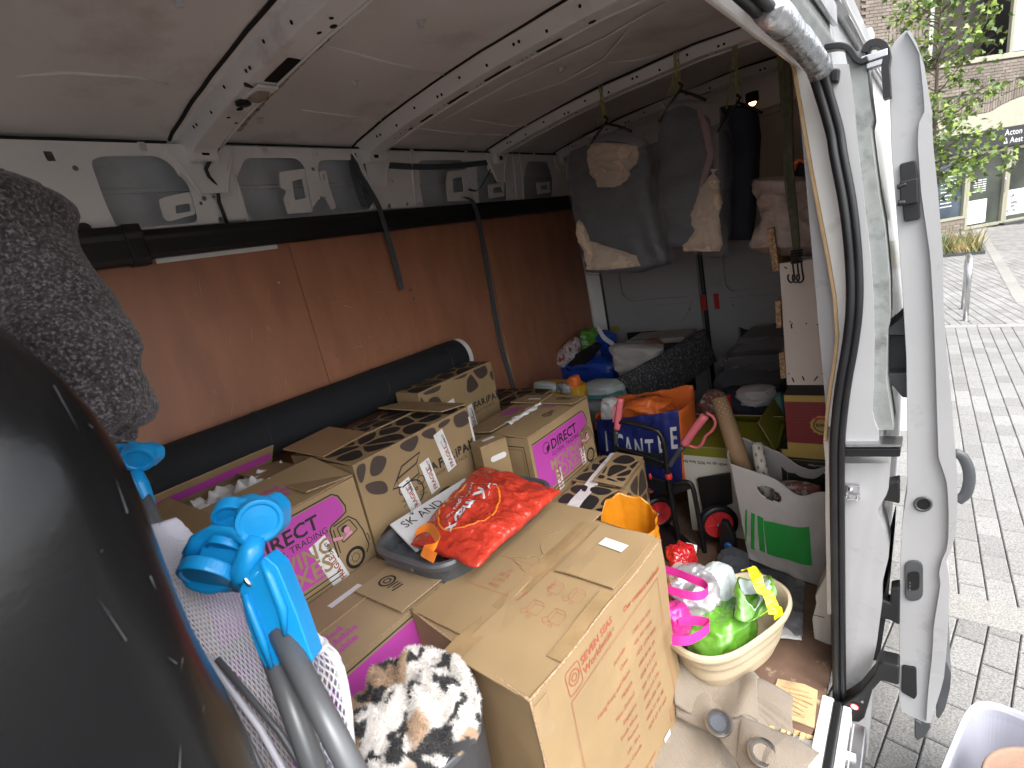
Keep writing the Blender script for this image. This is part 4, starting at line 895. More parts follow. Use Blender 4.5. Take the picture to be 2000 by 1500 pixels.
# instructions printed on the near flap
ik = Ink(ta, .0008)
ik.text('To assemble this box, fold and tape as follows. Do not overfill', .20, .196, .0105, bold=.0002)
def sbox(x, y, s, op):
    ik.line([(x, y), (x+s, y), (x+s, y+s*.8), (x, y+s*.8)], .0011, True); ik.line([(x, y+s*.8), (x+s*.35, y+s*1.15), (x+s*1.35, y+s*1.15), (x+s, y+s*.8)], .0011); ik.line([(x+s, y), (x+s*1.35, y+s*.35), (x+s*1.35, y+s*1.15)], .0011)
    if op: ik.line([(x, y+s*.8), (x-s*.3, y+s*1.1), (x+s*.05, y+s*1.45), (x+s*.35, y+s*1.15)], .0011)
    else: ik.line([(x+s*.17, y+s*.98), (x+s*1.17, y+s*.98)], .0011); ik.rect(x+s*.5, y+s*.9, x+s*.58, y+s*1.12); ik.rect(x+s*.85, y+s*.9, x+s*.92, y+s*1.12)
    ik.ring(x-s*.28, y+s*.5, .0045, .0008, 12)
for k in range(3):
    for r in range(2): sbox(.18+.082*k, .125-.062*r, .032, k < 1 or (k == 1 and r))
sbox(.43, .13, .034, False)
ik.build('printed_instructions', 'ink_red', b.o, kind='stuff')
ik = Ink(tb, .0008); ik.line([(.30, .05), (.425, .05), (.425, .20), (.30, .20)], .0015, True)
for k, t in enumerate(('19', '8 30', 'no: 7', 'Date')): ik.text(t, .335+.022*k, .155, .018, rot=-1.57)
ik.build('printed_panel', 'ink_red', b.o)
# loose kraft patch on the far half with a paper label, and brown tapes
tp = b.topf(1, .010)
o = MB().grid(lambda u, v: tp(.335+.225*u, .012+.165*v, .004*u+.004*nz((u, v, 0), 2)), 8, 6).build('loose_flap', 'kraft_light', b.o, solid=.004)
mid = L0*.5
note(b.o, lambda x, y, h=0: tp(x, y, .006+h), .46, .06, .034, .075, -.15)
MB().grid(lambda u, v: b.topf(1, .009)(.002+(L1-.004)*u, mid-.028+.056*v, .0035*nz((u*7, v, 0), 1)), 26, 4).build('packing_tape', 'brown_tape', b.o)
MB().grid(lambda u, v: b.face(0)(mid-.03+.06*v, b.z1-b.z0-.10+.10*u, .002), 6, 4).build('packing_tape', 'brown_tape', b.o)
MB().grid(lambda u, v: b.topf(1, .0085)(.10+.22*u, .0+.035*v, .001), 6, 3).build('packing_tape', 'brown_tape', b.o)
MB().grid(lambda u, v: f1(.0+.045*v, .58-.09*u, .0018), 6, 3).build('packing_tape', 'brown_tape', b.o)
for x, y, a, l in ((.34, .23, .6, .10), (.37, .26, 2.1, .08), (.30, .25, 1.2, .07), (.45, .30, -.4, .06)):
    MB().tube([b.topf(1, .0095)(x+l*math.cos(a)*t, y+l*math.sin(a)*t+.008*math.sin(9*t), .0) for t in (0, .25, .5, .75, 1)], [.0003, .0014, .0012, .0014, .0003], 5).build('crease', 'kraft_light', b.o)
e = MB()
for i in (0, 1):
    e.tube([b.topf(i, .002)(t*b.len(i), .001, .001*nz((t*30, i, 0), 1)) for t in [k/24 for k in range(25)]], [.0032+.0016*nz((k*.7, i, 0), 1) for k in range(25)], 6)
e.tube([f1(.001, b.z1*t, .0) for t in [k/20 for k in range(21)]], [.003+.0012*nz((k*.9, 3, 0), 1) for k in range(21)], 6)
e.build('worn_edge', 'kraft_edge', b.o, smooth=True, kind='stuff')
# ---------------------------------------------------------------- giraffe printed boxes
def rect(x0, x1, y0, y1): return [(x0, y0), (x1, y0), (x1, y1), (x0, y1)]
def safari_face(b, i, seed, cat=True):
    f = b.face(i); L = b.len(i); H = b.z1-b.z0; ik = Ink(f, .0012)
    for P in giraffe(.004, 0, L-.004, H-.003, .085, seed, lambda c: c.y > H-.055 or (c.y < .06 and (c.x*7 % 1) < .6) or (c.x > L-.07 and c.y > H-.10) or (c.x < .08 and c.y > H-.10), .014): ik.poly(P)
    ik.build('giraffe_print', 'ink_brown', b.o, kind='stuff')
    ik = Ink(f, .0013); tx = L*.50
    x = tx
    for k, ch in enumerate('SAFARiPAK'):
        g, _ = glyphs(ch, .044, .0010); wd = max(p[0] for p in g); ik.text(ch, x, H*.50+.003*math.sin(k*2.3), .044+.005*math.sin(k*4.1), rot=.06*math.sin(k*1.9), bold=.0016); x += wd+.0035
    ik.text('LEADER OF THE PACK', tx+.02, H*.50-.024, .018)
    if cat:                                            # head of a cub wearing an open box
        cx, cy = L*.36, H*.40
        ik.ring(cx, cy, .042, .0055, 30); 
        for sx in (-1, 1): ik.ring(cx+sx*.04, cy+.028, .015, .0038, 16); ik.ring(cx+sx*.014, cy+.008, .005, .0032, 12); ik.line([(cx+sx*.02, cy-.012), (cx+sx*.056, cy-.006)], .0025); ik.line([(cx+sx*.02, cy-.02), (cx+sx*.054, cy-.026)], .0025)
        ik.line([(cx-.01, cy-.008), (cx, cy-.018), (cx+.01, cy-.008)], .004); ik.line([(cx, cy-.018), (cx, cy-.03)], .003)
        ik.line([(cx-.05, cy+.036), (cx+.04, cy+.052), (cx+.04, cy+.09), (cx-.05, cy+.072)], .006, True); ik.line([(cx-.05, cy+.072), (cx-.075, cy+.05), (cx-.02, cy+.036)], .0055); ik.line([(cx-.05, cy+.072), (cx-.02, cy+.105), (cx+.065, cy+.12), (cx+.04, cy+.09)], .0055)
    ik.line([(L*.12, .03), (L*.12+.022, .03), (L*.12+.022, .055), (L*.12, .055)], .006, True); ik.line([(L*.12, .042), (L*.12+.022, .042)], .004)
    ik.build('printed_lettering', 'ink_black', b.o, kind='stuff')
    return f
def giraffe_top(pl, x0, y0, x1, y1, seed, par, m='ink_black', cell=.085, keep=lambda c: True):
    ik = Ink(pl, .0010)
    for P in giraffe(x0, y0, x1, y1, cell, seed, keep, .009): ik.poly(P)
    return ik.build('giraffe_print', m, par, kind='stuff')
a = Carton('giraffe_print_box', 'kraft moving box with giraffe print, standing directly behind the black tub', rect(.235, .605, .772, 1.292), .58, .885, 'kraft_light', .0012, 'giraffe print moving boxes')
f = safari_face(a, 1, 5); L = a.len(1)
o, t = a.flap(1, .186, R(2)); giraffe_top(t, .004, .004, L-.004, .180, 12, o)
o, t = a.flap(3, .182, R(3)); giraffe_top(t, .004, .004, L-.13, .176, 13, o)
o2, t2 = a.flap(2, .13, R(7), lift=.012); Ink(t2, .001).text('PACKING TIPS', .12, .05, .014, rot=3.14, bold=.0004).text('Keep dry. Lift with care.', .22, .08, .010, rot=3.14).text('Fold flaps as shown', .22, .10, .010, rot=3.14).build('printed_lettering', 'ink_black', o2)
fragile(a.o, f, .205, .06, 1.75, .10, .038); fragile(a.o, f, .30, .085, 1.72, .10, .036); fragile(a.o, f, .40, .125, 1.75, .125, .038)
MB().grid(lambda u, v: f(L-.010+.010*u, .02+.25*v, .0022), 3, 6).build('white_tape', 'tape_white', a.o)
c = Carton('giraffe_print_box', 'kraft moving box with giraffe print, standing between the rug roll end and the pink box', rect(.19, .335, 1.297, 1.765), .58, .932, 'kraft_light', .0012, 'giraffe print moving boxes')
f = safari_face(c, 1, 21, False); o, t = c.flap(1, .14, R(1)); giraffe_top(t, .004, .004, c.len(1)-.004, .135, 31, o)
fragile(c.o, f, .30, .06, 1.68, .12, .036); fragile(c.o, f, .20, .12, 1.68, .12, .036)
g = Carton('giraffe_print_box', 'low giraffe print box with spread flaps between the black tub and the hand trolley', [(.86, 1.355), (1.085, 1.34), (1.03, 1.80), (.835, 1.80)], .0, .475, 'kraft_light', .001, 'giraffe print moving boxes')
o, t = g.flap(0, .17, R(3), lift=.004); giraffe_top(t, .004, .004, g.len(0)-.004, .165, 8, o, cell=.085)
o, t = g.flap(2, .26, R(2), lift=.0); giraffe_top(t, .004, .004, g.len(2)-.004, .255, 9, o, cell=.09)
o, t = g.flap(1, .12, R(9), lift=.012, x0=.20); giraffe_top(t, .22, .006, g.len(1)-.01, .11, 10, o, cell=.08)
fg = g.face(0); Ink(fg, .0012).text('SAFARiPAK', .05, .40, .03, bold=.001).build('printed_lettering', 'ink_black', g.o)
fg = g.face(1); giraffe_top(fg, .004, .30, g.len(1)-.004, .47, 14, g.o, 'ink_brown')
MB().grid(lambda u, v: g.topf(1, .02)(.02+.46*u, .10+.05*v, .006*nz((u*5, v, 0), 1)), 12, 3).build('clear_tape', 'tape_white', g.o)
h = Carton('giraffe_print_box', 'giraffe print box pushed against the plywood wall behind the pink moving box', [(.02, 1.80), (.40, 1.80), (.40, 2.12), (.02, 2.12)], .0, .672, 'kraft_light', .001, 'giraffe print moving boxes')
for i in (1, 3): o, t = h.flap(i, .188, R(1.5)); giraffe_top(t, .004, .004, h.len(i)-.004, .184, 40+i, o)
giraffe_top(h.face(1), .004, .45, h.len(1)-.004, .668, 44, h.o, 'ink_brown')
# ---------------------------------------------------------------- pink printed moving boxes
def van_print(b, i, s=1.0, x0=.02, y0=.02, full=True):
    """pink van drawn on the box side: body panel, lettering, cab, driver, wheel"""
    f = b.face(i); X = lambda x: x0+x*s; Y = lambda y: y0+y*s; par = b.o
    body = [(X(.0), Y(.02)), (X(.355), Y(.02)), (X(.355), Y(.155)), (X(.40), Y(.165)), (X(.425), Y(.175)), (X(.42), Y(.215)), (X(.405), Y(.24)), (X(.0), Y(.24))]
    o = Ink(f, .0011).poly(fillet(body, .010, 3)).build('pink_print', 'ink_pink', par)
    k = Ink(f, .0015); k.line([(X(0), Y(.246)), (X(.40), Y(.246)), (X(.418), Y(.232)), (X(.432), Y(.19)), (X(.428), Y(.172)), (X(.405), Y(.164)), (X(.37), Y(.155))], .0042*s)
    k.line([(X(0), Y(.008)), (X(.36), Y(.008))], .004*s); k.line([(X(0), Y(-.008)), (X(.36), Y(-.008))], .004*s)
    k.line([(X(.37), Y(.155)), (X(.362), Y(.145)), (X(.362), Y(.05))], .004*s); k.line([(X(.375), Y(.15)), (X(.43), Y(.155)), (X(.452), Y(.13)), (X(.465), Y(.085)), (X(.470), Y(.03)), (X(.455), Y(.01))], .004*s)
    k.line(fillet([(X(.385), Y(.14)), (X(.43), Y(.145)), (X(.448), Y(.10)), (X(.39), Y(.085))], .006*s, 3), .0032*s, True)
    k.line([(X(.372), Y(.14)), (X(.372), Y(.06))], .003*s); k.ring(X(.415), Y(.018), .030*s, .010*s, 30); k.ring(X(.415), Y(.018), .013*s, .002*s, 20); k.disc(X(.405), Y(.124), .010*s, 14); k.poly([(X(.395), Y(.12)), (X(.402), Y(.135)), (X(.416), Y(.134)), (X(.42), Y(.118)), (X(.412), Y(.112))])
    k.line([(X(.466), Y(.07)), (X(.476), Y(.068)), (X(.478), Y(.045)), (X(.469), Y(.043))], .003*s, True)
    for q in range(8): k.disc(X(.415)+.018*s*math.cos(q*.785), Y(.018)+.018*s*math.sin(q*.785), .0014*s, 8)
    k.text('DIRECT', X(.125), Y(.172), .062*s, bold=.0012*s); k.text('GLOBAL TRADING', X(.12), Y(.143), .028*s)
    k.ring(X(.09), Y(.195), .024*s, .003*s, 24); k.poly([(X(.09), Y(.195)), (X(.112), Y(.205)), (X(.112), Y(.182)), (X(.09), Y(.172))]); k.build('printed_lines', 'ink_black', par)
    p = Ink(f, .0017); p.disc(X(.413), Y(.118), .010*s, 14); p.poly([(X(.39), Y(.092)), (X(.43), Y(.098)), (X(.425), Y(.110)), (X(.41), Y(.106))]); p.poly([(X(.362), Y(.118)), (X(.395), Y(.105)), (X(.392), Y(.097)), (X(.362), Y(.106))]); p.build('pink_figure', mat('ink_skin', (.66, .27, .42), .6) if 'ink_skin' not in M else 'ink_skin', par)
    w = Ink(f, .0019); w.text('MOVING', X(.095), Y(.086), .066*s, bold=.0011*s); w.text('BOXES', X(.115), Y(.030), .074*s, bold=.0013*s); w.build('printed_lettering', b.m, par)
    return f
def recyc(pl, par, x, y, rot, s=.034):
    k = Ink(pl, .0010)
    for q, t in enumerate(('Recycled', 'Recyclable', 'Reusable')): k.text(t, x+math.sin(rot)*q*s*.95, y-math.cos(rot)*q*s*.95, s, rot=rot, bold=.0006)
    k.build('printed_lettering', 'ink_pink', par)
def eco(pl, par, x, y, rot, s=.022):
    k = Ink(pl, .0010); k.ring(x, y, s, s*.28, 24); k.ring(x, y, s*.5, s*.22, 6); c, d = math.cos(rot), math.sin(rot)
    for q in range(3): k.line([(x+c*(s*1.4+q*s*.55)-d*s*.8, y+d*(s*1.4+q*s*.55)+c*s*.8), (x+c*(s*1.4+q*s*.55)+d*s*(.8-.4*(q == 1)), y+d*(s*1.4+q*s*.55)-c*s*(.8-.4*(q == 1)))], s*.26)
    k.build('printed_emblem', 'ink_black', par)
E_ = Carton('pink_print_box', 'kraft moving box with pink van print and white cloth under open flaps', rect(.13, .60, .27, .766), .58, .855, 'kraft', .0008, 'pink printed moving boxes', top=False)
f = van_print(E_, 1, .96, .03, .022)
o, t = E_.flap(1, .215, R(11)); recyc(t, o, .40, .03, 3.14159, .030) if False else recyc(t, o, .22, .13, 0, .032)
k = Ink(t, .001); [k.line([(.0+.0135*q, .165), (.008+.0135*q, .165)], .0012) for q in range(35)]; k.build('perforation', 'ink_grey', o, kind='stuff')
o, t = E_.flap(2, .15, R(9), lift=.002); eco(t, o, .22, .085, 3.1)
o, t = E_.flap(3, .10, R(50), x0=.02); Ink(lambda x, y, h=0: t(x, y, -.0045-h), .001).rect(.03, .03, .46, .07).build('pink_print', 'ink_pink', o)
o, t = E_.flap(0, .15, R(20))
fragile(E_.o, f, .395, .0, 1.80, .13, .045)
MB().grid(lambda u, v: Vector((-.20+.30*u, -.06+.30*v, .265+.035*nz((u*4, v*5, 0), 1)+.035*nz((u*11, v*13, 0), 1)+.03*math.sin(3.14*u)*math.sin(3.14*v))), 36, 30).build('folded_white_cloth', 'white_cloth', E_.o, smooth=True)
G_ = Carton('pink_print_box', 'kraft moving box reading Recycled Recyclable Reusable beside the grey bin', rect(.625, .935, .16, .742), .0, .592, 'kraft_grey', .0008, 'pink printed moving boxes')
o, t = G_.flap(3, .155, R(2.5)); k = Ink(t, .001).text('KEEP', .36, .075, .07, bold=.0026).text('THIS', .36, .02, .055, bold=.002).build('printed_lettering', 'ink_pink', o); note(o, t, .11, .07, .10, .024, .0)
k = Ink(t, .001); [k.line([(.02+.0135*q, .135), (.028+.0135*q, .135)], .0012) for q in range(38)]; k.build('perforation', 'ink_grey', o, kind='stuff')
o, t = G_.flap(1, .152, R(1.2)); recyc(t, o, .215, .108, 0, .034)
k = Ink(t, .001); [k.line([(.02+.0135*q, .130), (.028+.0135*q, .130)], .0012) for q in range(38)]; k.build('perforation', 'ink_grey', o, kind='stuff')
o, t = G_.flap(2, .145, R(1.0), lift=.012, x0=.0, x1=.20); eco(t, o, .145, .075, 3.0)
f1_ = G_.face(1); Ink(f1_, .0012).poly(fillet([(.10, .20), (.565, .20), (.565, .555), (.54, .57), (.10, .57)], .02, 3)).build('pink_print', 'ink_pink', G_.o); Ink(f1_, .0014).line([(.06, .579), (.54, .579), (.575, .565)], .004).build('printed_lines', 'ink_black', G_.o)
F_ = Carton('pink_print_box', 'kraft moving box with pink van print standing among giraffe boxes beside the trolley', rect(.50, .825, 1.335, 1.775), .482, .752, 'kraft', .0008, 'pink printed moving boxes')
f = van_print(F_, 1, .90, .015, .018)
o, t = F_.flap(1, .165, R(2)); eco(t, o, .22, .06, 0, .018); recyc(t, o, .30, .13, 0, .024)
o, t = F_.flap(3, .155, R(6)); Ink(t, .001).text('KEEP', .26, .07, .05, rot=3.14, bold=.002).text('THIS', .26, .11, .05, rot=3.14, bold=.002).build('printed_lettering', 'ink_pink', o)
o, t = F_.flap(2, .115, R(2), lift=.01); eco(t, o, .10, .05, 3.1, .018); note(o, t, .19, .05, .07, .022, .1)
MB().grid(lambda u, v: Vector((-.02+.035*v+.02*nz((u*3, v, 0), 2), -.13+.24*u, .277+.012*nz((u*9, v*3, 0), 1)+.012*math.sin(3.14*v))), 24, 6).build('paper_wrapping', 'white_cloth', F_.o, smooth=True)
f0_ = F_.face(0); k = Ink(f0_, .0012); k.line([(.05, .03), (.30, .03), (.30, .235), (.05, .235)], .004, True); k.line([(.062, .042), (.288, .042), (.288, .223), (.062, .223)], .002, True)
for q, tt in enumerate(('Kitchen', 'Lounge', 'Bedroom')): k.text(tt, .085, .185-.035*q, .02); k.line([(.07, .182-.035*q), (.08, .182-.035*q), (.08, .196-.035*q), (.07, .196-.035*q)], .0012, True)
k.build('printed_list', 'ink_black', F_.o)
MB().ball(f0_(.20, .075, -.006), .07, .02, .03).build('bubble_wrap', mat('bubble', (.55, .53, .50), .25, var=.3, vscale=60, bump=1, bscale=120, bdist=.004), F_.o, smooth=True)
fragile(F_.o, f, .165, .0, 1.62, .07, .028); fragile(F_.o, f, .35, .02, 1.62, .06, .024)
# ---------------------------------------------------------------- plain boxes
A, B = OZ(938, 877, .76), OZ(988, 857, .76); u = (B-A).normalized(); v = UP.cross(u)
H_ = Carton('handle_hole_box', 'small plain kraft box with an oval hand hole beside the pink box', [A, B, B+v*.085, A+v*.085], .50, .76, 'kraft_light', .0008)
fh = H_.face(0); LH = H_.len(0)
for i in (0, 2): H_.flap(i, .042, R(1.5))
note(H_.o, H_.topf(0, .006), LH-.075, .035, .05, .02, .0)
k = Ink(H_.topf(0, .006), .001); [k.line([(.005, .02+.015*q), (.03-.005*q, .02+.015*q)], .002) for q in range(3)]; k.build('printed_lines', 'ink_black', H_.o, kind='stuff')
pts = [(LH-.045+(.022 if s_ > 0 else -.022)+.011*math.cos(a_), .205+.011*math.sin(a_)) for s_, aa in ((1, -1.57), (-1, 1.57)) for a_ in [aa+k_*.314 for k_ in range(11)]]
Ink(fh, .0015).poly(pts).build('hand_hole', 'white_cloth', H_.o)
Q_ = Carton('plain_brown_box', 'plain brown box wedged behind the giraffe box under the rug roll', [(.19, .80), (.232, .80), (.232, 1.28), (.19, 1.28)], .58, .862, 'kraft_brown', .0008)
Q2 = MB().box((0, 0, 0), (.20, .20, .005), Matrix.Rotation(R(8), 3, 'Z') @ Matrix.Rotation(R(6), 3, 'Y')).build('loose_board', 'kraft_brown', label='loose brown cardboard flap lying across the giraffe and pink boxes', cat='cardboard'); Q2.location = (.335, .86, .912)
for k, (r_, z1) in enumerate(((rect(.10, .60, .10, .765), .578), (rect(.10, .60, .775, 1.29), .578), (rect(.10, .49, 1.297, 1.79), .578), (rect(.625, .92, .76, 1.29), .498), (rect(.50, .825, 1.30, 1.79), .480))):
    Carton('bottom_layer_box', 'plain kraft box on the floor under '+('the pink box with open flaps', 'the giraffe box behind the tub', 'the giraffe box at the rug roll end', 'the black tub with the red bag', 'the pink box beside the trolley')[k], r_, 0, z1, 'kraft', .001, 'plain boxes of the bottom layer')
# ---------------------------------------------------------------- rolled rug along the wall
rug = thing('rolled_rug', 'long black rolled rug lying on the boxes along the plywood wall', 'rug', (.094, 1.05, .866))
q = random.Random(3); RR_ = .0895
mb = MB().grid(lambda u, v: (lambda a, y: Vector(((RR_+.0015*nz((math.cos(a)*2, y*6, math.sin(a)*2), 1))*math.cos(a), y, .09+(RR_+.0015*nz((math.cos(a)*2, y*6, math.sin(a)*2), 1))*math.sin(a))))(6.28319*u, -.85+1.61*v), 48, 60, cu=True)
mb.build('roll', 'rug_black', rug, smooth=True)
sp_ = [(RR_*(1-k/90)*math.cos(k*.28), RR_*(1-k/90)*math.sin(k*.28)) for k in range(80)]
mb = MB().ribbon([Vector((x, .757, .09+z)) for x, z in sp_], Vector((0, .004, 0)), .002); mb.build('roll_end', 'white_cloth', rug)
MB().lathe([(RR_*.985, 0), (.01, .001)], 40, (0, .752, .09), 'Y').build('roll_core', 'rug_black', rug)
MB().grid(lambda u, v: Vector(((RR_+.002)*math.cos(6.283*u), .735+.028*v, .09+(RR_+.002)*math.sin(6.283*u))), 40, 3, cu=True).build('white_backing', 'white_cloth', rug)
for y in (-.30, .23, .62): MB().tube([Vector(((RR_+.001)*math.cos(a), y+.01*math.sin(a), .09+(RR_+.001)*math.sin(a))) for a in [k*.157 for k in range(40)]], .0014, 5, closed=True).build('tie_string', 'black_plastic', rug)
# ================================================================== bags, cloths, soft things
def interp(rows, t):
    k = t*(len(rows)-1); i = min(int(k), len(rows)-2); g = k-i; g = g*g*(3-2*g)*.5+g*.5
    return [a+(b-a)*g for a, b in zip(rows[i], rows[i+1])]
def soft(p, n, amp, sc, seed): return p+n*(amp*(.6*ridge(p, sc, seed)+.8*nz(p, sc*.45, seed+5)))
def pxblob(name, rows, y, th, m, parent=None, amp=.008, sc=14, e=.75, nu=56, nv=44, seed=1, close=True, depth=None, **k):
    """soft body: left and right outline rows (py, pxl, pxr) picked on the plane y, given depth th and crumpled"""
    def fn(u, v):
        py, l, r = interp(rows, v); A, B = OY(l, py, y), OY(r, py, y); mid, hw = (A+B)/2, (B-A)/2; a = 6.28319*u; ca, sa = math.cos(a), math.sin(a)
        ends = min(1, 6*v, 6*(1-v)) if close else 1
        t = th*(ends**.5)*(depth(v) if depth else 1); w_ = 1 if not close else min(1, (.0+9*v)**.5 if v < .11 else 1)
        p = mid+hw*(math.copysign(abs(ca)**e, ca))*w_+Vector((0, 1, 0))*(t*math.copysign(abs(sa)**e, sa)+th*1.0)
        n = (hw.normalized()*ca+Vector((0, sa, 0))); n.normalize()
        return soft(p, n, amp, sc, seed)
    mb = MB().grid(fn, nu, nv, cu=True)
    if close: mb.f.append(tuple(range(nu-1, -1, -1))); mb.f.append(tuple((nv-1)*nu+q for q in range(nu)))
    if parent is not None:
        o = mb.build(name, m, parent, smooth=True, **k)
        if parent.type == 'EMPTY': o.matrix_parent_inverse = parent.matrix_world.inverted()
        return o
    return mb.build(name, m, smooth=True, **k)
def child(mb, name, m, root, **k):
    """mesh in van coordinates under a thing"""
    o = mb.build(name, m, root, **k); o.matrix_parent_inverse = root.matrix_world.inverted(); return o
def sack(name, m, rings, root, amp=.006, sc=16, nu=56, nv=36, seed=1, e=.7, bottom=True, **k):
    """lofted bag, rings (z, cx, cy, rx, ry, rot)"""
    def fn(u, v):
        z, cx, cy, rx, ry, ro = interp(rings, v); a = 6.28319*u; ca, sa = math.cos(a), math.sin(a)
        lx, ly = rx*math.copysign(abs(ca)**e, ca), ry*math.copysign(abs(sa)**e, sa); c, s = math.cos(ro), math.sin(ro)
        p = Vector((cx+lx*c-ly*s, cy+lx*s+ly*c, z)); n = Vector((ca*c-sa*s, ca*s+sa*c, 0))
        f = min(1, v*5)
        return soft(p, n, amp*f, sc, seed)
    mb = MB().grid(fn, nu, nv, cu=True)
    if bottom: mb.f.append(tuple(range(nu-1, -1, -1)))
    o = mb.build(name, m, root, smooth=True, **k); o.matrix_parent_inverse = root.matrix_world.inverted(); o['_fn'] = 1; del o['_fn']
    return o, fn
mat('film_grey', (.40, .41, .44), .13, var=.2, vscale=10, alpha=.24, spec=1.0, bump=1.0, bscale=14, bdist=.03)
mat('film_clear', (.52, .50, .49), .18, var=.2, vscale=10, alpha=.25, bump=.8, bscale=22, bdist=.01)
mat('clothes_dark', (.062, .068, .082), .85, var=.3, vscale=5, bump=.4, bscale=20, sheen=.1)
mat('clothes_navy', (.018, .022, .036), .8, var=.3, vscale=5, bump=.4, bscale=20)
mat('clothes_beige', (.74, .58, .43), .85, var=.15, vscale=8, bump=.5, bscale=25, bdist=.01)
mat('bubble_brown', (.40, .31, .27), .3, var=.3, vscale=12, bump=.9, bscale=60, bdist=.006, alpha=.85)
mat('olive_cord', (.075, .08, .042), .7, var=.3, vscale=60)
mat('strap_grey', (.075, .085, .095), .8, var=.2, vscale=60, bump=.4, bscale=300)
mat('yellow_string', (.32, .34, .10), .7, var=.2, vscale=50)
mat('board_white', (.62, .56, .50), .5, var=.05, vscale=4)
mat('chipboard', (.42, .27, .15), .85, var=.5, vscale=120, col2=(.20, .12, .06), c2=(.5, .6), c2scale=90)
mat('tweed', (.032, .025, .027), .95, var=.8, vscale=160, col2=(.20, .175, .185), c2=(.50, .66), c2scale=230, bump=1, bscale=110, bdist=.006, sheen=.15)
mat('blue_tarp', (.012, .06, .38), .3, var=.25, vscale=8, bump=.6, bscale=18, bdist=.01, coat=.2)
mat('green_wrap', (.10, .30, .04), .35, var=.25, vscale=12, bump=.5, bscale=20)
mat('news', (.5, .47, .47), .6, var=.3, vscale=30, col2=(.30, .04, .05), c2=(.52, .58), c2scale=28)
mat('canvas_grey', (.42, .40, .38), .85, var=.12, vscale=12, bump=.3, bscale=50)
mat('speckled_foam', (.045, .047, .052), .9, var=.8, vscale=70, col2=(.26, .26, .27), c2=(.54, .66), c2scale=85, bump=1, bscale=130, bdist=.006)
mat('bag_blue', (.022, .03, .17), .35, var=.2, vscale=10, bump=.5, bscale=20, bdist=.008, coat=.1)
mat('bag_orange', (.74, .16, .03), .38, var=.15, vscale=10, bump=.5, bscale=20, bdist=.008)
mat('bag_amber', (.52, .19, .010), .25, var=.2, vscale=8, bump=.6, bscale=16, bdist=.01, coat=.2)
mat('bag_white', (.46, .44, .42), .5, var=.06, vscale=8, bump=.35, bscale=14, bdist=.01)
mat('ink_green', (.02, .30, .05), .5, var=.06)
mat('bag_green', (.10, .27, .028), .28, var=.2, vscale=10, bump=.6, bscale=18, bdist=.01, coat=.2)
mat('bag_yellow', (.52, .52, .012), .35, var=.1, bump=.4, bscale=25)
mat('bag_pearl', (.44, .50, .50), .35, var=.1, bump=.5, bscale=22, bdist=.008)
mat('bag_pink', (.58, .03, .25), .35, var=.12, bump=.4, bscale=25)
mat('bag_silver', (.40, .38, .41), .28, var=.5, vscale=9, metal=.35, bump=.7, bscale=16, bdist=.01)
mat('bag_crimson', (.38, .012, .015), .2, var=.25, vscale=12, bump=.7, bscale=22, bdist=.01, coat=.3)
mat('basket_beige', (.44, .36, .245), .4, var=.05, vscale=8)
mat('curtain_beige', (.27, .222, .172), .9, var=.08, vscale=12, bump=.8, bscale=230, bdist=.003, sheen=.15)
mat('plastic_sheet_grey', (.15, .15, .16), .25, var=.4, vscale=7, bump=.8, bscale=14, bdist=.012)
mat('olive_card', (.20, .20, .02), .5, var=.1, vscale=5)
mat('card_cream', (.60, .57, .49), .55, var=.04)
mat('box_red', (.22, .022, .025), .5, var=.1); mat('box_gold', (.42, .30, .07), .5, var=.1); mat('box_black', (.02, .02, .019), .4, var=.2)
mat('clear_tub', (.17, .165, .17), .3, var=.15, alpha=.6)
mat('teal_cloth', (.10, .26, .26), .8, var=.2); mat('tartan', (.25, .10, .08), .8, var=.4, vscale=30, col2=(.5, .47, .42), c2=(.52, .58), c2scale=40)
mat('dotted_kraft', (.30, .185, .095), .6, var=.06)
# ---------------------------------------------------------------- black tub with red bag
tub = thing('storage_tub', 'black plastic storage tub between the giraffe box and shipping box', 'tub', (.83, .98, .50))
def rr(u, x0, x1, y0, y1, e=.42):
    a = 6.28319*u; ca, sa = math.cos(a), math.sin(a)
    return (x0+x1)/2+(x1-x0)/2*math.copysign(abs(ca)**e, ca), (y0+y1)/2+(y1-y0)/2*math.copysign(abs(sa)**e, sa)
TP = [(.500, .055), (.505, .045), (.58, .030), (.640, .018), (.645, .004), (.660, .0), (.668, .004), (.668, .014), (.655, .022), (.58, .036), (.512, .050)]
def tubf(u, v):
    k = v*(len(TP)-1); i = min(int(k), len(TP)-2); g = k-i; z = TP[i][0]+(TP[i+1][0]-TP[i][0])*g; d = TP[i][1]+(TP[i+1][1]-TP[i][1])*g
    x, y = rr(u, .650+d, 1.000-d, .700+d, 1.225-d); x += .03*(y-.7)/.55
    return Vector((x, y, z))
mb = MB().grid(tubf, 72, 41, cu=True); mb.f.append(tuple(range(71, -1, -1))); mb.f.append(tuple(40*72+k for k in range(72)))
child(mb, 'tub_body', 'tub_grey', tub, smooth=False, bevel=0)
child(MB().box((.80, .7115, .636), (.12, .012, .018)), 'grip', 'tub_grey', tub, bevel=.004)
bd = [OX(760, 1026, .66), OX(905, 936, .66), OX(985, 985, .80), OX(812, 1080, .80)]
brd = thing('white_board', 'white printed board reading SKAND standing inside the black tub', 'board', (.7, .95, .55))
child(MB().ext(bd, Vector((.008, 0, .006))), 'board', 'paper_white', brd, bevel=.002)
u_ = (bd[1]-bd[0]).normalized(); n_ = u_.cross(bd[3]-bd[0]).normalized(); n_ = n_ if n_.x > 0 else -n_; v_ = n_.cross(u_).normalized(); n2 = n_
pl = lambda a, b, h=0: bd[0]+u_*a+v_*b+Vector((.008, 0, .006))+n2*(h+.0005)
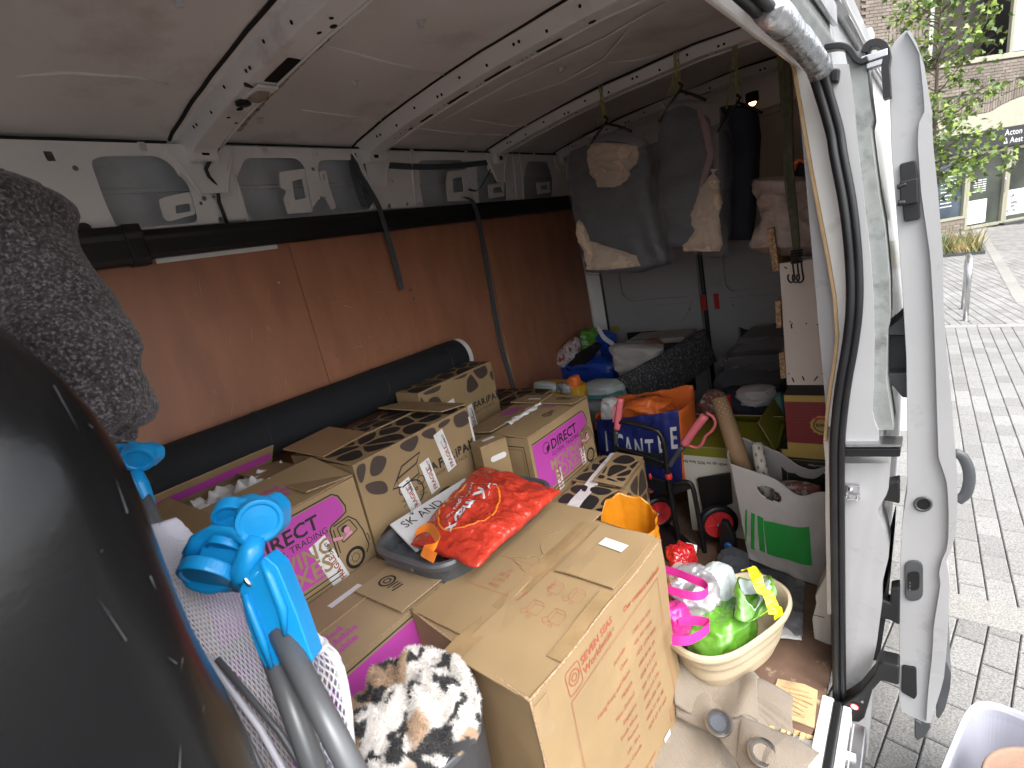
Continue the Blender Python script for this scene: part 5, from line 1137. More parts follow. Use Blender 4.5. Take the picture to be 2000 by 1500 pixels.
ik = Ink(pl, .0008); ik.text('SK', .018, -.050, .046); ik.text('AND', .085, -.050, .046); [ik.line([(.078, -.018+.0), (.070+.008*k, -.002-.004*abs(k-1))], .0022) for k in range(3)]; o = ik.build('lettering', 'ink_black', brd); o.matrix_parent_inverse = brd.matrix_world.inverted()
child(MB().grid(lambda u, v: Vector((.70+.26*u, .74+.47*v, .625+.012*nz((u*9, v*14, 0), 1))), 20, 30), 'dark_contents', 'clothes_dark', brd if False else tub, smooth=True)
rb_ = thing('red_carrier_bag', 'red plastic carrier bag with white lettering lying in the black tub', 'carrier bag', (.87, 1.0, .64))
RC = [OZ(797, 1052, .69), OZ(925, 1096, .69), OZ(1094, 950, .70), OZ(935, 902, .72)]
def redf(u, v, h=0):
    p = RC[0].lerp(RC[1], u).lerp(RC[3].lerp(RC[2], u), v); s = (math.sin(math.pi*min(1, max(0, u)))*math.sin(math.pi*min(1, max(0, v))))
    r = ridge((p.x*1.3, p.y, 0), 9, 4); r2 = ridge((p.x*.7+p.y*.5, p.y*2.2, 1), 16, 9)
    edge = Vector((.010*nz(p, 18, 3), .012*nz(p, 17, 6), 0))*(1 if min(u, 1-u, v, 1-v) < .06 else .35)
    return p+edge+UP*(.028*s**.5+.014*r*(s**.4)+.009*r2*s**.4+h-.02*(1-s**.25)+.018*math.exp(-((v-.62)/.05)**2)*s)
child(MB().grid(redf, 70, 90), 'bag_film', 'bag_red', rb_, smooth=True, solid=.001)
ik = Ink(lambda a, b, h=0: redf(a, b, .0025+h), .0005)
def rtext(t, cx, cy, s, bold, kx=1.0):
    vs, fs = glyphs(t, 1, bold, align='CENTER'); ik.mb.add([redf(cx-a*s*kx*.62, cy-b*s, .004) for a, b in vs], fs)
def rt2(t, cu, cv, s, bold=0):
    # lettering runs along the bag's long side, upside down to the camera
    vs, fs = glyphs(t, 1, bold, align='CENTER', shear=.15); ik.mb.add([redf(cu-b*s*1.1, cv-a*s*.62, .004) if False else redf(cu-a*0+(-b)*s*1.35*-1, cv-a*s*.9, .004) for a, b in vs], fs)
rt2('TK maxx', .40, .42, .165, .02); rt2('BIG BRANDS SMALL PRICES', .30, .42, .034)
o = ik.build('lettering', 'paper_white', rb_); o.matrix_parent_inverse = rb_.matrix_world.inverted()
child(MB().tube([redf(.42+.33*math.cos(a), .42+.27*math.sin(a), .001) for a in [k*.157 for k in range(40)]], .0035, 6, closed=True, flat=.5), 'orange_ring', 'orange_film', rb_, smooth=True)
lp = [OZ(812, 1040, .695), OZ(838, 1030, .715), OZ(856, 1055, .72), OZ(846, 1070, .712), OZ(825, 1075, .70), OZ(850, 1090, .70)]
child(MB().ribbon(smooth_path(lp), Vector((.005, .006, .012)), .0012), 'orange_handle', 'orange_film', rb_)
# ---------------------------------------------------------------- grey bin with leopard blanket
BC = OZ(805, 1375, .62); BC = Vector((BC.x+.012, BC.y-.012, 0))
bin_ = thing('grey_bin', 'tall dark grey bin holding a leopard print blanket beside the shipping box', 'bin', BC)
mb = MB(); pf = [(.085, 0), (.095, .01), (.125, .585), (.130, .59), (.131, .603), (.126, .607), (.121, .60), (.092, .03)]
mb.lathe([(r*1.0, z) for r, z in pf], 48); mb.build('bin_body', 'tub_grey', bin_, smooth=True)
def leop():
    m = bpy.data.materials.new('leopard_fur'); m.use_nodes = True; n = m.node_tree.nodes; l = m.node_tree.links; p = n['Principled BSDF']
    at = n.new('ShaderNodeAttribute'); at.attribute_name = 'Col'; l.new(at.outputs['Color'], p.inputs['Base Color']); p.inputs['Roughness'].default_value = .95; p.inputs['Sheen Weight'].default_value = .3
    M['leopard_fur'] = m
leop()
q = random.Random(6)
def blank(u, v):
    a = 6.28319*u; r = .128*math.sin(1.5708*v)*(1+.05*math.sin(3*a+1)); 
    fold = .022*math.sin(5*a+9*v+1.2*math.sin(2*a))*min(1, v*3)*(1-v*.5)+.018*nz((math.cos(a)*v*3, math.sin(a)*v*3, 0), 1.3, 2)+.010*nz((math.cos(a)*v*6, math.sin(a)*v*6, 0), 1.6, 7)
    z = .60+.085*max(0, math.cos(1.5708*v))**.8-.085*math.exp(-(((r*math.cos(a)+.02)/.034)**2+((r*math.sin(a)-.02)/.022)**2))+fold
    return Vector((r*math.cos(a), r*math.sin(a), z))
spots = [(q.uniform(-.3, .3), q.uniform(-.3, .3), q.uniform(-.1, .3), q.uniform(.010, .021), q.uniform(0, 3.1)) for k in range(420)]
def lcol(p):
    base = Vector((.64, .61, .58)); t = nz(p, 13, 4)
    if t > .10: base = base.lerp(Vector((.34, .225, .14)), min(1, (t-.04)*7))
    k = nz(p, 29, 8)+.25*nz(p, 70, 3)
    if k > .10: base = base.lerp(Vector((.012, .011, .013)), min(1, (k-.11)*18))
    return base*(1+.12*nz(p, 160, 2))
def vcol(o, fn):
    me = o.data; ca = me.color_attributes.new('Col', 'FLOAT_COLOR', 'POINT')
    for i, v in enumerate(me.vertices): c = fn(i, v.co); ca.data[i].color = (max(0, c[0]), max(0, c[1]), max(0, c[2]), 1)
bl = thing('leopard_blanket', 'fluffy leopard print blanket of white, tan and black bundled in the bin', 'blanket', BC+Vector((0, 0, .6)))
o = MB().grid(lambda u, v: blank(u, v)-Vector((0, 0, .6)), 160, 70, cu=True).build('blanket', 'leopard_fur', bl, smooth=True); vcol(o, lambda i, p: lcol(p))
fb_ = MB(); roots = []
for k in range(30000):
    u, v = q.random(), q.random()**.6; p = blank(u, v); n = (blank(u+.004, v)-p).cross(blank(u, v+.006)-p)
    if n.length < 1e-12: continue
    n.normalize(); n = -n if n.z < -.2 else n
    d = (n+Vector((q.gauss(0, .35), q.gauss(0, .35), q.gauss(0, .35)-.15))).normalized(); s = d.cross(Vector((q.gauss(0, 1), q.gauss(0, 1), q.gauss(0, 1)))).normalized()*.0007; ln = q.uniform(.005, .010)
    p = p-Vector((0, 0, .6)); fb_.add([p-s, p+s, p+d*ln], [(0, 1, 2)]); roots += [p]*3
o = fb_.build('fur', 'leopard_fur', bl, kind='stuff'); vcol(o, lambda i, p: lcol(roots[i]))
# ---------------------------------------------------------------- hanging clothes under the third roof bow
def hanger(root, px, py, y, wd):
    top = OY(px, py, y); z = zroof(top.x)-.045; mb = MB(); q = random.Random(int(px))
    for k in range(7): mb.tube([Vector((top.x+q.uniform(-.01, .02), y, z+.02)), Vector((top.x+q.uniform(-.012, .012), y, z-.03)), top+Vector((q.uniform(-.06, .03)*(1 if k < 3 else .2), 0, -.02))], .0016, 5)
    child(mb, 'string', 'yellow_string', root, smooth=True)
    child(MB().tube([top+Vector((0, 0, .02)), top+Vector((.012, 0, .005)), top+Vector((0, 0, -.01)), top+Vector((-wd*.5, 0, -.05)), top+Vector((-wd, 0, -.10))], .006, 6).tube([top+Vector((0, 0, -.01)), top+Vector((wd*.5, 0, -.04)), top+Vector((wd, 0, -.08))], .006, 6), 'coat_hanger', 'black_plastic', root, smooth=True)
YB = 2.36
g1 = thing('garment_bag', 'clear garment bag with grey coat and beige lining hanging beside the plywood wall', 'garment bag', OY(1200, 530, YB))
hanger(g1, 1182, 236, YB, .12)
r1 = [(256, 1170, 1200), (268, 1120, 1245), (290, 1094, 1264), (340, 1098, 1270), (400, 1108, 1278), (460, 1118, 1290), (500, 1126, 1301), (512, 1128, 1305), (528, 1132, 1255), (541, 1134, 1165)]
pxblob('clothes', [(b+6, l+8, r-6) for b, l, r in r1[1:-1]]+[(516, 1146, 1292)], YB+.02, .045, 'clothes_dark', g1, .012, 9, seed=3, e=.5)
pxblob('beige_lining', [(278, 1150, 1205), (285, 1142, 1240), (310, 1145, 1247), (335, 1150, 1232), (355, 1160, 1222), (366, 1165, 1200)], YB-.008, .014, 'clothes_beige', g1, .020, 20, seed=5, nu=90, nv=70)
pxblob('beige_lining', [(430, 1121, 1136), (470, 1126, 1146), (500, 1140, 1240), (520, 1142, 1250), (528, 1145, 1190)], YB-.008, .014, 'clothes_beige', g1, .016, 22, seed=6, nu=90, nv=60)
pxblob('clear_film', r1, YB-.012, .075, 'film_grey', g1, .016, 12, seed=8, nu=110, nv=90, e=.5)
g2 = thing('garment_bag', 'tall clear garment bag with grey coat and cream cloth at its lower side', 'garment bag', OY(1350, 500, YB))
hanger(g2, 1327, 172, YB, .10)
r2 = [(190, 1315, 1350), (198, 1292, 1385), (225, 1278, 1408), (280, 1271, 1414), (360, 1274, 1416), (430, 1284, 1416), (480, 1296, 1412), (508, 1380, 1412)]
pxblob('clothes', [(b+5, l+6, r-30) for b, l, r in r2[1:-1]]+[(480, 1310, 1350)], YB+.03, .05, 'clothes_dark', g2, .010, 9, seed=13)
pxblob('cream_cloth', [(330, 1385, 1400), (370, 1362, 1403), (420, 1352, 1404), (450, 1350, 1405), (480, 1330, 1405), (492, 1335, 1398)], YB, .02, 'clothes_beige', g2, .020, 18, seed=15, nu=90, nv=70)
pxblob('pink_cloth', [(205, 1355, 1366), (250, 1368, 1385), (300, 1380, 1394), (380, 1360, 1368)], YB+.01, .012, mat('clothes_rose', (.36, .20, .21), .85), g2, .004, 20, seed=16, nu=30, nv=24)
pxblob('clear_film', r2, YB-.012, .085, 'film_grey', g2, .016, 11, seed=18, nu=110, nv=90, e=.5)
g3 = thing('garment_bag', 'dark navy garment cover hanging nearest the open door side behind the clear bags', 'garment bag', OY(1440, 460, 2.5))
hanger(g3, 1440, 195, 2.5, .09)
pxblob('cover', [(203, 1400, 1450), (212, 1398, 1470), (260, 1398, 1477), (350, 1398, 1474), (430, 1400, 1468), (472, 1402, 1462)], 2.5, .06, 'clothes_navy', g3, .006, 10, seed=19)
# ---------------------------------------------------------------- webbing straps on the side wall
st1 = thing('webbing_strap', 'short dark grey webbing strap hanging loose from the wall panel', 'strap', OX(772, 560, .05))
W = Vector((0, .014, 0))
pts = [OX(a, b, .04) for a, b in ((690, 300), (700, 335), (718, 365), (738, 400), (748, 430), (760, 470), (772, 510), (778, 535), (785, 566))]
child(MB().ribbon(smooth_path(pts), Vector((0, .0135, .004)), .002), 'strap_end', 'strap_grey', st1)
pts = [OX(a, b, .03) for a, b in ((688, 296), (690, 330), (698, 360), (712, 400), (722, 392), (712, 350), (706, 320))]
child(MB().ribbon(smooth_path(pts), Vector((.004, .016, .0)), .003), 'strap_bundle', 'strap_grey', st1)
st2 = thing('webbing_strap', 'long grey webbing strap tied across the wall panel and hanging down the plywood', 'strap', OX(1000, 750, .01))
pts = [OX(a, b, .03) for a, b in ((700, 318), (760, 323), (830, 326), (900, 323), (970, 315))]
child(MB().ribbon(smooth_path(pts), Vector((0, .002, .014)), .002), 'strap_across', 'strap_grey', st2)
pts = [OX(a, b, .03) for a, b in ((968, 312), (958, 330), (945, 355), (933, 372), (915, 370))]
child(MB().ribbon(smooth_path(pts), Vector((0, .010, .004)), .002), 'strap_diagonal', 'strap_grey', st2)
pts = [OX(a, b, c) for a, b, c in ((905, 385, .03), (922, 392, .045), (933, 420, .045), (940, 455, .02), (950, 510, .012), (958, 560, .012), (968, 620, .012), (980, 680, .012), (995, 730, .012), (1004, 765, .012))]
child(MB().ribbon(smooth_path(pts), Vector((.002, .0155, 0)), .002), 'strap_tail', 'strap_grey', st2)
# ---------------------------------------------------------------- coat draped on the front seat
def coatf(u, v):
    py = 320+560*v; d = .66
    rows_ = [(320, -70, 10), (345, -70, 40), (400, -70, 92), (470, -70, 138), (540, -70, 170), (600, -70, 186), (640, -60, 212), (680, -40, 250), (730, 20, 262), (790, 90, 250), (840, 170, 228), (870, 205, 222)]
    py, l, r = interp(rows_, v); A, B = AT(l, py, d), AT(r, py, d); mid, hw = (A+B)/2, (B-A)/2; a = 6.28319*u; ca, sa = math.cos(a), math.sin(a)
    n = (hw.normalized()*ca+_f*sa).normalized(); w_ = min(1, (8*v)**.5, (8*(1-v))**.5)
    p = mid+hw*ca*w_+_f*(.07*sa*w_+.02)
    return p+n*(.010*nz(p, 9, 3)+.013*math.sin(17*v+2.2*u*6.28+3*nz(p, 5, 1))*.8+.0012*nz(p, 120, 2))
coat = MB().grid(coatf, 90, 100, cu=True).build('tweed_coat', 'tweed', smooth=True, label='speckled dark tweed coat bundled over the top of the front seat', cat='coat')
# ---------------------------------------------------------------- folded camping lounger: blue joints, grey tubes, white mesh
lg = thing('folding_lounger', 'folded lounger with blue plastic joints, grey tubes and white mesh fabric', 'folding chair', Vector((1.30, .22, 0)))
def cdir(x, y, z): return (_r*x+_d*y-_f*z).normalized()          # right, down, towards the camera
def disc(c, n, r, h, rim=.006):
    n = n.normalized(); a = n.orthogonal().normalized(); b = n.cross(a)
    pr = [(r*.55, -h/2), (r*.97, -h/2), (r, -h/2+.003), (r, h/2-.004), (r*.985, h/2), (r-rim, h/2), (r-rim-.001, h/2-.0025), (r*.3, h/2-.0015), (.0001, h/2-.0015)]
    return MB().grid(lambda u, v: c+(a*math.cos(6.28319*u)+b*math.sin(6.28319*u))*pr[int(round(v*(len(pr)-1)))][0]+n*pr[int(round(v*(len(pr)-1)))][1], 40, len(pr), cu=True)
D = .66; LB = lambda mb, name='joint_body', m='blue_joint', **k: child(mb, name, m, lg, **k)
n1, n2_ = cdir(-.10, .72, .68), cdir(.50, .10, .86)
def slab(L, d0, th, name, bev=.006, m='blue_joint'): return LB(MB().ext([AT(x, y, d0) for x, y in L], _f*th), name, m, bevel=bev, seg=3)
slab(fillet([(343, 1120), (350, 1085), (385, 1048), (430, 1030), (482, 1042), (494, 1062), (482, 1110), (462, 1150), (405, 1166), (358, 1152)], 16), D+.012, .040, 'joint_body')
slab(fillet([(413, 1005), (438, 980), (470, 973), (492, 982), (520, 968), (546, 990), (547, 1035), (522, 1062), (486, 1072), (468, 1050), (422, 1036)], 12), D+.028, .040, 'joint_body')
LB(disc(AT(410, 1122, D+.006), n1, .0385, .018), 'joint_cap', bevel=.0012); LB(disc(AT(506, 1014, D+.012), n2_, .0290, .020), 'joint_cap', bevel=.0012)
LB(disc(AT(445, 1062, D+.022), n1, .0250, .022, .005), 'joint_ring', bevel=.001); LB(disc(AT(452, 1004, D+.036), cdir(.2, .5, .84), .0235, .020, .005), 'joint_ring', bevel=.001)
LB(MB().tube([AT(372, 1085, D+.010), AT(388, 1054, D+.012), AT(420, 1037, D+.010), AT(458, 1040, D+.006), AT(482, 1058, D+.003)], .007, 10, flat=1.6), 'joint_strap', smooth=True)
LB(MB().tube([AT(500, 1050, D+.01), AT(490, 1080, D), AT(476, 1118, D), AT(464, 1146, D+.006)], [.012, .0165, .0165, .010], 18), 'joint_neck', smooth=True)
LB(MB().tube([AT(476, 1138, D), AT(500, 1122, D), AT(520, 1108, D)], [.012, .0125, .012], 16), 'joint_pin', smooth=True)
LB(MB().tube([AT(489, 1131, D-.002), AT(493, 1128, D-.002)], .0135, 18), 'steel_collar', 'steel', smooth=True)
slab(fillet([(466, 1150), (486, 1120), (516, 1086), (542, 1108), (580, 1200), (612, 1292), (604, 1300), (580, 1262), (556, 1250), (548, 1268), (541, 1312), (526, 1322), (502, 1276), (480, 1215)], 8), D-.012, .034, 'sleeve', .007)
LB(MB().tube([AT(478, 1160, D-.014), AT(492, 1200, D-.015), AT(512, 1250, D-.016), AT(530, 1305, D-.014)], [.004, .0055, .0055, .003], 10), 'sleeve_lip', smooth=True)
LB(MB().tube([AT(512, 1096, D-.012), AT(528, 1130, D-.015), AT(552, 1190, D-.017), AT(556, 1240, D-.016)], [.004, .006, .006, .003], 10), 'sleeve_lip', smooth=True)
def tube_to_floor(p, q, r, name='frame_tube'):
    d = (q-p); e = p+d*1.0
    return LB(MB().tube([p, q], r, 16), name, 'grey_tube', smooth=True)
tube_to_floor(AT(545, 1230, D), AT(760, 1640, D-.10), .0150); tube_to_floor(AT(520, 1245, D+.012), AT(650, 1600, D-.06), .0145)
# second joint further along
D2 = .80
slab(fillet([(228, 880), (250, 868), (280, 866), (299, 876), (300, 897), (280, 916), (250, 917), (233, 898)], 7), D2+.01, .03, 'joint_body', .004)
LB(disc(AT(270, 893, D2), cdir(.35, .55, .75), .0235, .016), 'joint_cap', bevel=.001); LB(disc(AT(248, 885, D2+.02), cdir(.35, .55, .75), .021, .02), 'joint_ring', bevel=.001)
LB(MB().tube([AT(266, 918, D2), AT(278, 945, D2), AT(292, 980, D2), AT(303, 1000, D2)], [.010, .012, .010, .004], 14, flat=.6, up=_r), 'sleeve', smooth=True)
tube_to_floor(AT(280, 960, D2), AT(345, 1105, D2-.03), .0075)
# white mesh fabric: a lattice of threads on a curved sheet, hemmed along its edge
def meshf(u, v):
    rows_ = [(275, 1030, 345, 1010), (300, 1120, 420, 1085), (340, 1230, 520, 1200), (395, 1350, 600, 1330), (460, 1500, 680, 1500), (520, 1640, 760, 1660)]
    k = v*5; i = min(int(k), 4); g = k-i; a = [x+(y-x)*g for x, y in zip(rows_[i], rows_[i+1])]
    bul = math.sin(math.pi*u)
    return AT(a[0]+(a[2]-a[0])*u, a[1]+(a[3]-a[1])*u, D+.07-.012*v-.03*bul*(1-v)+.03*u)
NU, NV = 24, 64; mb = MB(); vs = []; fs = []
for j in range(NV):
    for i in range(NU): vs.append(meshf((i+.5*(j % 2))/(NU-.5), j/(NV-1)))
for j in range(0, NV-2):
    for i in range(NU-1):
        o_ = j % 2; a, b, c, d = j*NU+i, (j+1)*NU+i+o_ , (j+2)*NU+i, (j+1)*NU+i-1+o_
        if d >= (j+1)*NU and b < (j+2)*NU: fs.append((a, b, c, d))
mesh_o = LB(mb.add(vs, fs), 'mesh_fabric', 'white_mesh', smooth=False); mesh_o['kind'] = 'stuff'
wf = mesh_o.modifiers.new('threads', 'WIREFRAME'); wf.thickness = .0034; wf.use_replace = True; wf.use_even_offset = False
def roll(u, v):
    a = 6.28319*u; c = [AT(x, y, d) for x, y, d in ((590, 1230, D+.10), (622, 1300, D+.08), (640, 1400, D+.05), (650, 1520, D+.02), (660, 1660, D))]
    k = v*4; i = min(int(k), 3); p = c[i].lerp(c[i+1], k-i); r = .030*(min(1, .35+v*3)); return p+_r*(r*math.cos(a))+_f*(r*1.1*math.sin(a))
rm = MB(); vs = []; fs = []
for j in range(34):
    for i in range(20): vs.append(roll((i+.5*(j % 2))/20, j/33))
for j in range(32):
    for i in range(20):
        o_ = j % 2; fs.append((j*20+i, (j+1)*20+(i+o_) % 20, (j+2)*20+i, (j+1)*20+(i-1+o_) % 20))
r_o = LB(rm.add(vs, fs), 'mesh_roll', 'white_mesh'); r_o['kind'] = 'stuff'; wf = r_o.modifiers.new('threads', 'WIREFRAME'); wf.thickness = .0042; wf.use_replace = True; wf.use_even_offset = False
LB(MB().tube([roll(.0, .12+.88*t) for t in [k/12 for k in range(13)]], [.004+.004*math.sin(3.14*min(1, k/6)) for k in range(13)], 8, flat=.4), 'hem', 'white_cloth', smooth=True)
LB(MB().tube([roll(t, .12) for t in [k/20 for k in range(20)]], .0045, 8, closed=True), 'hem', 'white_cloth', smooth=True)
for k in range(3): LB(MB().tube([AT(380+22*k, 1275+6*k, D+.05), AT(470+38*k, 1420+5*k, D+.02), AT(560+46*k, 1600, D-.02)], .0045, 6), 'inner_rod', 'grey_tube' if k != 1 else 'white_mesh', smooth=True)
# ---------------------------------------------------------------- upright boards, bungee cords, wrapped parcels on the right
YS = 2.02
bs = thing('shelf_board', 'tall white drilled furniture board standing on the red box', 'board', OY(1575, 745, YS))
P_ = [OY(1522, 515, YS), OY(1614, 503, YS), OY(1624, 752, YS), OY(1537, 752, YS)]
child(MB().ext(P_, (0, .018, 0)), 'board', 'board_white', bs, bevel=.001)
hm = MB(); q = random.Random(2)
for a, b in ((1533, 522), (1536, 524), (1592, 514), (1596, 516), (1543, 628), (1547, 632), (1575, 632), (1601, 628), (1597, 634), (1600, 640), (1541, 730), (1607, 730), (1618, 560)):
    hm.lathe([(.0028, 0), (.0028, -.0006)], 8, OY(a, b, YS-.0002), 'Y')
for a, b in ((1547, 738), (1567, 735), (1597, 735), (1615, 733), (1600, 632), (1545, 633)):
    p = OY(a, b, YS-.001); hm.tube([p, p+Vector((q.uniform(-.012, .006), 0, -.016))], .0022, 6)
child(hm, 'screw_hole', 'void', bs, kind='stuff')
for k, L in enumerate(([(1497, 447), (1510, 444), (1522, 527), (1510, 532)], [(1514, 588), (1524, 586), (1526, 640), (1516, 641)], [(1521, 690), (1531, 688), (1535, 738), (1525, 740)])):
    lb = ('tilted chipboard shelf end behind the plastic wrapped parcel', 'chipboard shelf end level with the middle of the white board', 'chipboard shelf end near the foot of the white board')[k]
    MB().ext([OY(a, b, YS+.02) for a, b in L], (0, .25, 0)).build('chipboard_shelf', 'chipboard', label=lb, cat='board')
bw = pxblob('wrapped_parcel', [(344, 1470, 1580), (352, 1457, 1606), (380, 1462, 1610), (405, 1478, 1612), (430, 1474, 1614), (460, 1462, 1616), (485, 1455, 1618), (505, 1500, 1618)], 2.06, .07, 'bubble_brown', None, .020, 13, seed=23, nu=90, nv=70, label='crumpled brown bubble wrapped parcel on top of the white board', cat='parcel')
bp_ = thing('black_item', 'black bag with an orange edge above the wrapped parcel', 'bag', OY(1560, 340, 2.12))
pxblob('black_fabric', [(312, 1555, 1570), (325, 1550, 1590), (350, 1548, 1600), (372, 1550, 1602)], 2.12, .04, 'clothes_navy', bp_, .004, 12, seed=3, nu=30, nv=20)
child(MB().tube([OY(1549, 335, 2.115), OY(1553, 320, 2.115), OY(1562, 311, 2.115), OY(1572, 316, 2.115)], .008, 8), 'orange_edge', 'bag_orange', bp_, smooth=True)
YC = 1.93
bg_ = thing('bungee_cord', 'four olive bungee cords with black hooks hanging in front of the white board', 'bungee cord', OY(1556, 550, YC))
for k in range(4):
    dx = (-5, -1, 3, 7)[k]; pts = [OY(1520+dx*1.7, 40, YC), OY(1532+dx*1.5, 140, YC), OY(1537+dx*1.2, 260, YC-.004*k), OY(1541+dx, 350, YC+.004*k), OY(1550+dx*.8, 430, YC), OY(1556+dx*.5, 492, YC)]
    child(MB().tube(smooth_path(pts), .0062, 8), 'cord', 'olive_cord', bg_, smooth=True)
mb = MB()
for k in range(5): p = OY(1556, 490+5.5*k, YC); mb.lathe([(.017, -.003), (.0185, 0), (.017, .003)], 14, p)
child(mb, 'wrapped_end', 'black_plastic', bg_, smooth=True)
for k in range(3):
    x = (1548, 1557, 1565)[k]; pts = [OY(x, 512, YC-.012), OY(x+2, 530, YC-.012), OY(x+4, 545, YC-.012), OY(x-3, 552, YC-.012), OY(x-9, 545, YC-.012), OY(x-8, 536, YC-.012)]
    child(MB().tube(smooth_path(pts), .0028, 8), 'hook', 'black_plastic', bg_, smooth=True)
# printed boxes that carry the boards
def rbox(name, label, P, z0, z1, m): return Carton(name, label, P, z0, z1, m, .0006)
ra = rbox('red_gold_box', 'dark red and gold printed box with a round seal under the white board', [(1.530, 2.0), (1.70, 2.0), (1.70, 2.28), (1.530, 2.28)], .480, .700, 'box_red')
f = ra.face(0); L = ra.len(0); k = Ink(f, .0012).rect(.0, .195, L, .219).rect(.0, .0, L, .03); k.build('gold_band', 'box_gold', ra.o)
k = Ink(f, .0012); [k.rect(0, .045+.0125*q_, L, .0465+.0125*q_) for q_ in range(12)]; k.build('fine_lines', mat('box_red2', (.13, .012, .015), .5), ra.o, kind='stuff')
k = Ink(f, .0018); k.poly([(.118+.036*(1+.08*(q_ % 2))*math.cos(q_*.2618), .105+.036*(1+.08*(q_ % 2))*math.sin(q_*.2618)) for q_ in range(24)]); k.build('seal', 'box_gold', ra.o)
Ink(f, .0022).ring(.118, .105, .026, .004).build('seal_ring', 'box_black', ra.o); Ink(f, .0026).text('100%', .136, .112, .018, rot=3.14, bold=.0006).build('seal_lettering', 'box_black', ra.o); Ink(f, .0024).rect(.09, .128, .15, .136).build('seal_ribbon', 'red_plastic', ra.o)
MB().grid(lambda u, v: Vector((-.086+.172*u, -.14+.28*v, .2205+.03*(1 if .05 < v < .95 and .03 < u < .97 else 0))), 12, 12).build('black_lid', 'box_black', ra.o)
rc = rbox('black_print_box', 'black box printed MADE IN EGYPT upside down beneath the red box', [(1.500, 2.01), (1.70, 2.01), (1.70, 2.30), (1.500, 2.30)], .0, .478, 'box_black')
f = rc.face(0); L = rc.len(0); Ink(f, .0012).text('MADE IN EGYPT', .165, .40, .017, rot=3.14, bold=.0004).text('Product of Egypt', .16, .42, .010, rot=3.14).build('lettering', 'paper_white', rc.o)
Ink(f, .0012).rect(.005, .445, L, .476).line([(.02, .20), (.02, .435), (L, .435)], .002).build('gold_lines', 'box_gold', rc.o)
# ---------------------------------------------------------------- green and white appliance box
gb = rbox('appliance_box', 'white box with olive green lid and upside down print behind the hand trolley', [(1.085, 2.07), (1.47, 2.07), (1.47, 2.36), (1.085, 2.36)], .0, .43, 'card_cream')
f = gb.face(0); Ink(f, .0012).text('fries with up to 90% less fat!', .235, .36, .021, rot=3.14, bold=.0003).build('lettering', 'ink_black', gb.o)
Ink(f, .0010).rect(0, .385, gb.len(0), .429).build('olive_band', 'olive_card', gb.o)
o, t = gb.flap(0, .21, R(11), 'olive_card'); o, t = gb.flap(2, .15, R(35), 'olive_card'); o, t = gb.flap(1, .14, R(65), 'olive_card')
# ---------------------------------------------------------------- hand trolley
YT = 1.92
tr = thing('hand_trolley', 'folding black hand trolley with pink handles and red wheels', 'trolley', OY(1270, 1100, YT))
TT = lambda P, r=.0115, name='frame_tube', m='black_plastic', y=YT, n=12: child(MB().tube(smooth_path([OY(a, b, y+(c[0] if c else 0)) for a, b, *c in P]), r, n), name, m, tr, smooth=True)
TT([(1219, 1035), (1212, 960), (1204, 900), (1199, 850), (1201, 830), (1210, 824), (1240, 828), (1275, 838), (1288, 846), (1296, 862), (1300, 890), (1306, 940), (1316, 1000), (1328, 1070), (1331, 1100)])
TT([(1200, 872), (1250, 888), (1302, 905)], .006, 'cross_bar'); 
child(MB().ext([OY(a, b, YT+.004) for a, b in ((1200, 872), (1302, 892), (1304, 918), (1202, 893))], (0, .008, 0)), 'cross_plate', 'black_plastic', tr, bevel=.002)
child(MB().ext([OY(a, b, YT+.004) for a, b in ((1214, 915), (1250, 925), (1310, 945), (1345, 940), (1350, 955), (1312, 968), (1250, 948), (1216, 935))], (0, .012, 0)), 'brace', 'black_plastic', tr, bevel=.003)
TT([(1318, 945), (1340, 941), (1352, 950), (1360, 985), (1370, 1040), (1377, 1080)], .010)
for a, b in ((1202, 893), (1306, 930)): p = OY(a, b, YT); child(MB().lathe([(.0135, -.012), (.015, -.008), (.015, .008), (.0135, .012)], 16, p), 'collar', 'wheel_red', tr, smooth=True)
for a, b in ((1238, 917), (1270, 930)): p = OY(a, b, YT-.012); child(MB().lathe([(.006, -.014), (.007, 0), (.004, .012)], 10, p), 'red_clip', 'wheel_red', tr, smooth=True)
TT([(1212, 778), (1208, 808), (1205, 838)], .0155, 'handle_grip', 'handle_pink'); TT([(1204, 842), (1202, 868)], .010, 'handle_stem', 'grey_plastic'); TT([(1204, 790), (1198, 800), (1199, 828), (1203, 836)], .0045, 'handle_guard', 'handle_pink')
TT([(1377, 812), (1352, 845), (1336, 868)], .017, 'handle_grip', 'handle_pink'); TT([(1334, 872), (1316, 896), (1308, 910)], .011, 'handle_stem', 'grey_plastic')
TT([(1380, 806), (1393, 815), (1397, 828), (1390, 842), (1378, 852), (1372, 866), (1362, 874), (1345, 870)], .0055, 'handle_guard', 'handle_pink')
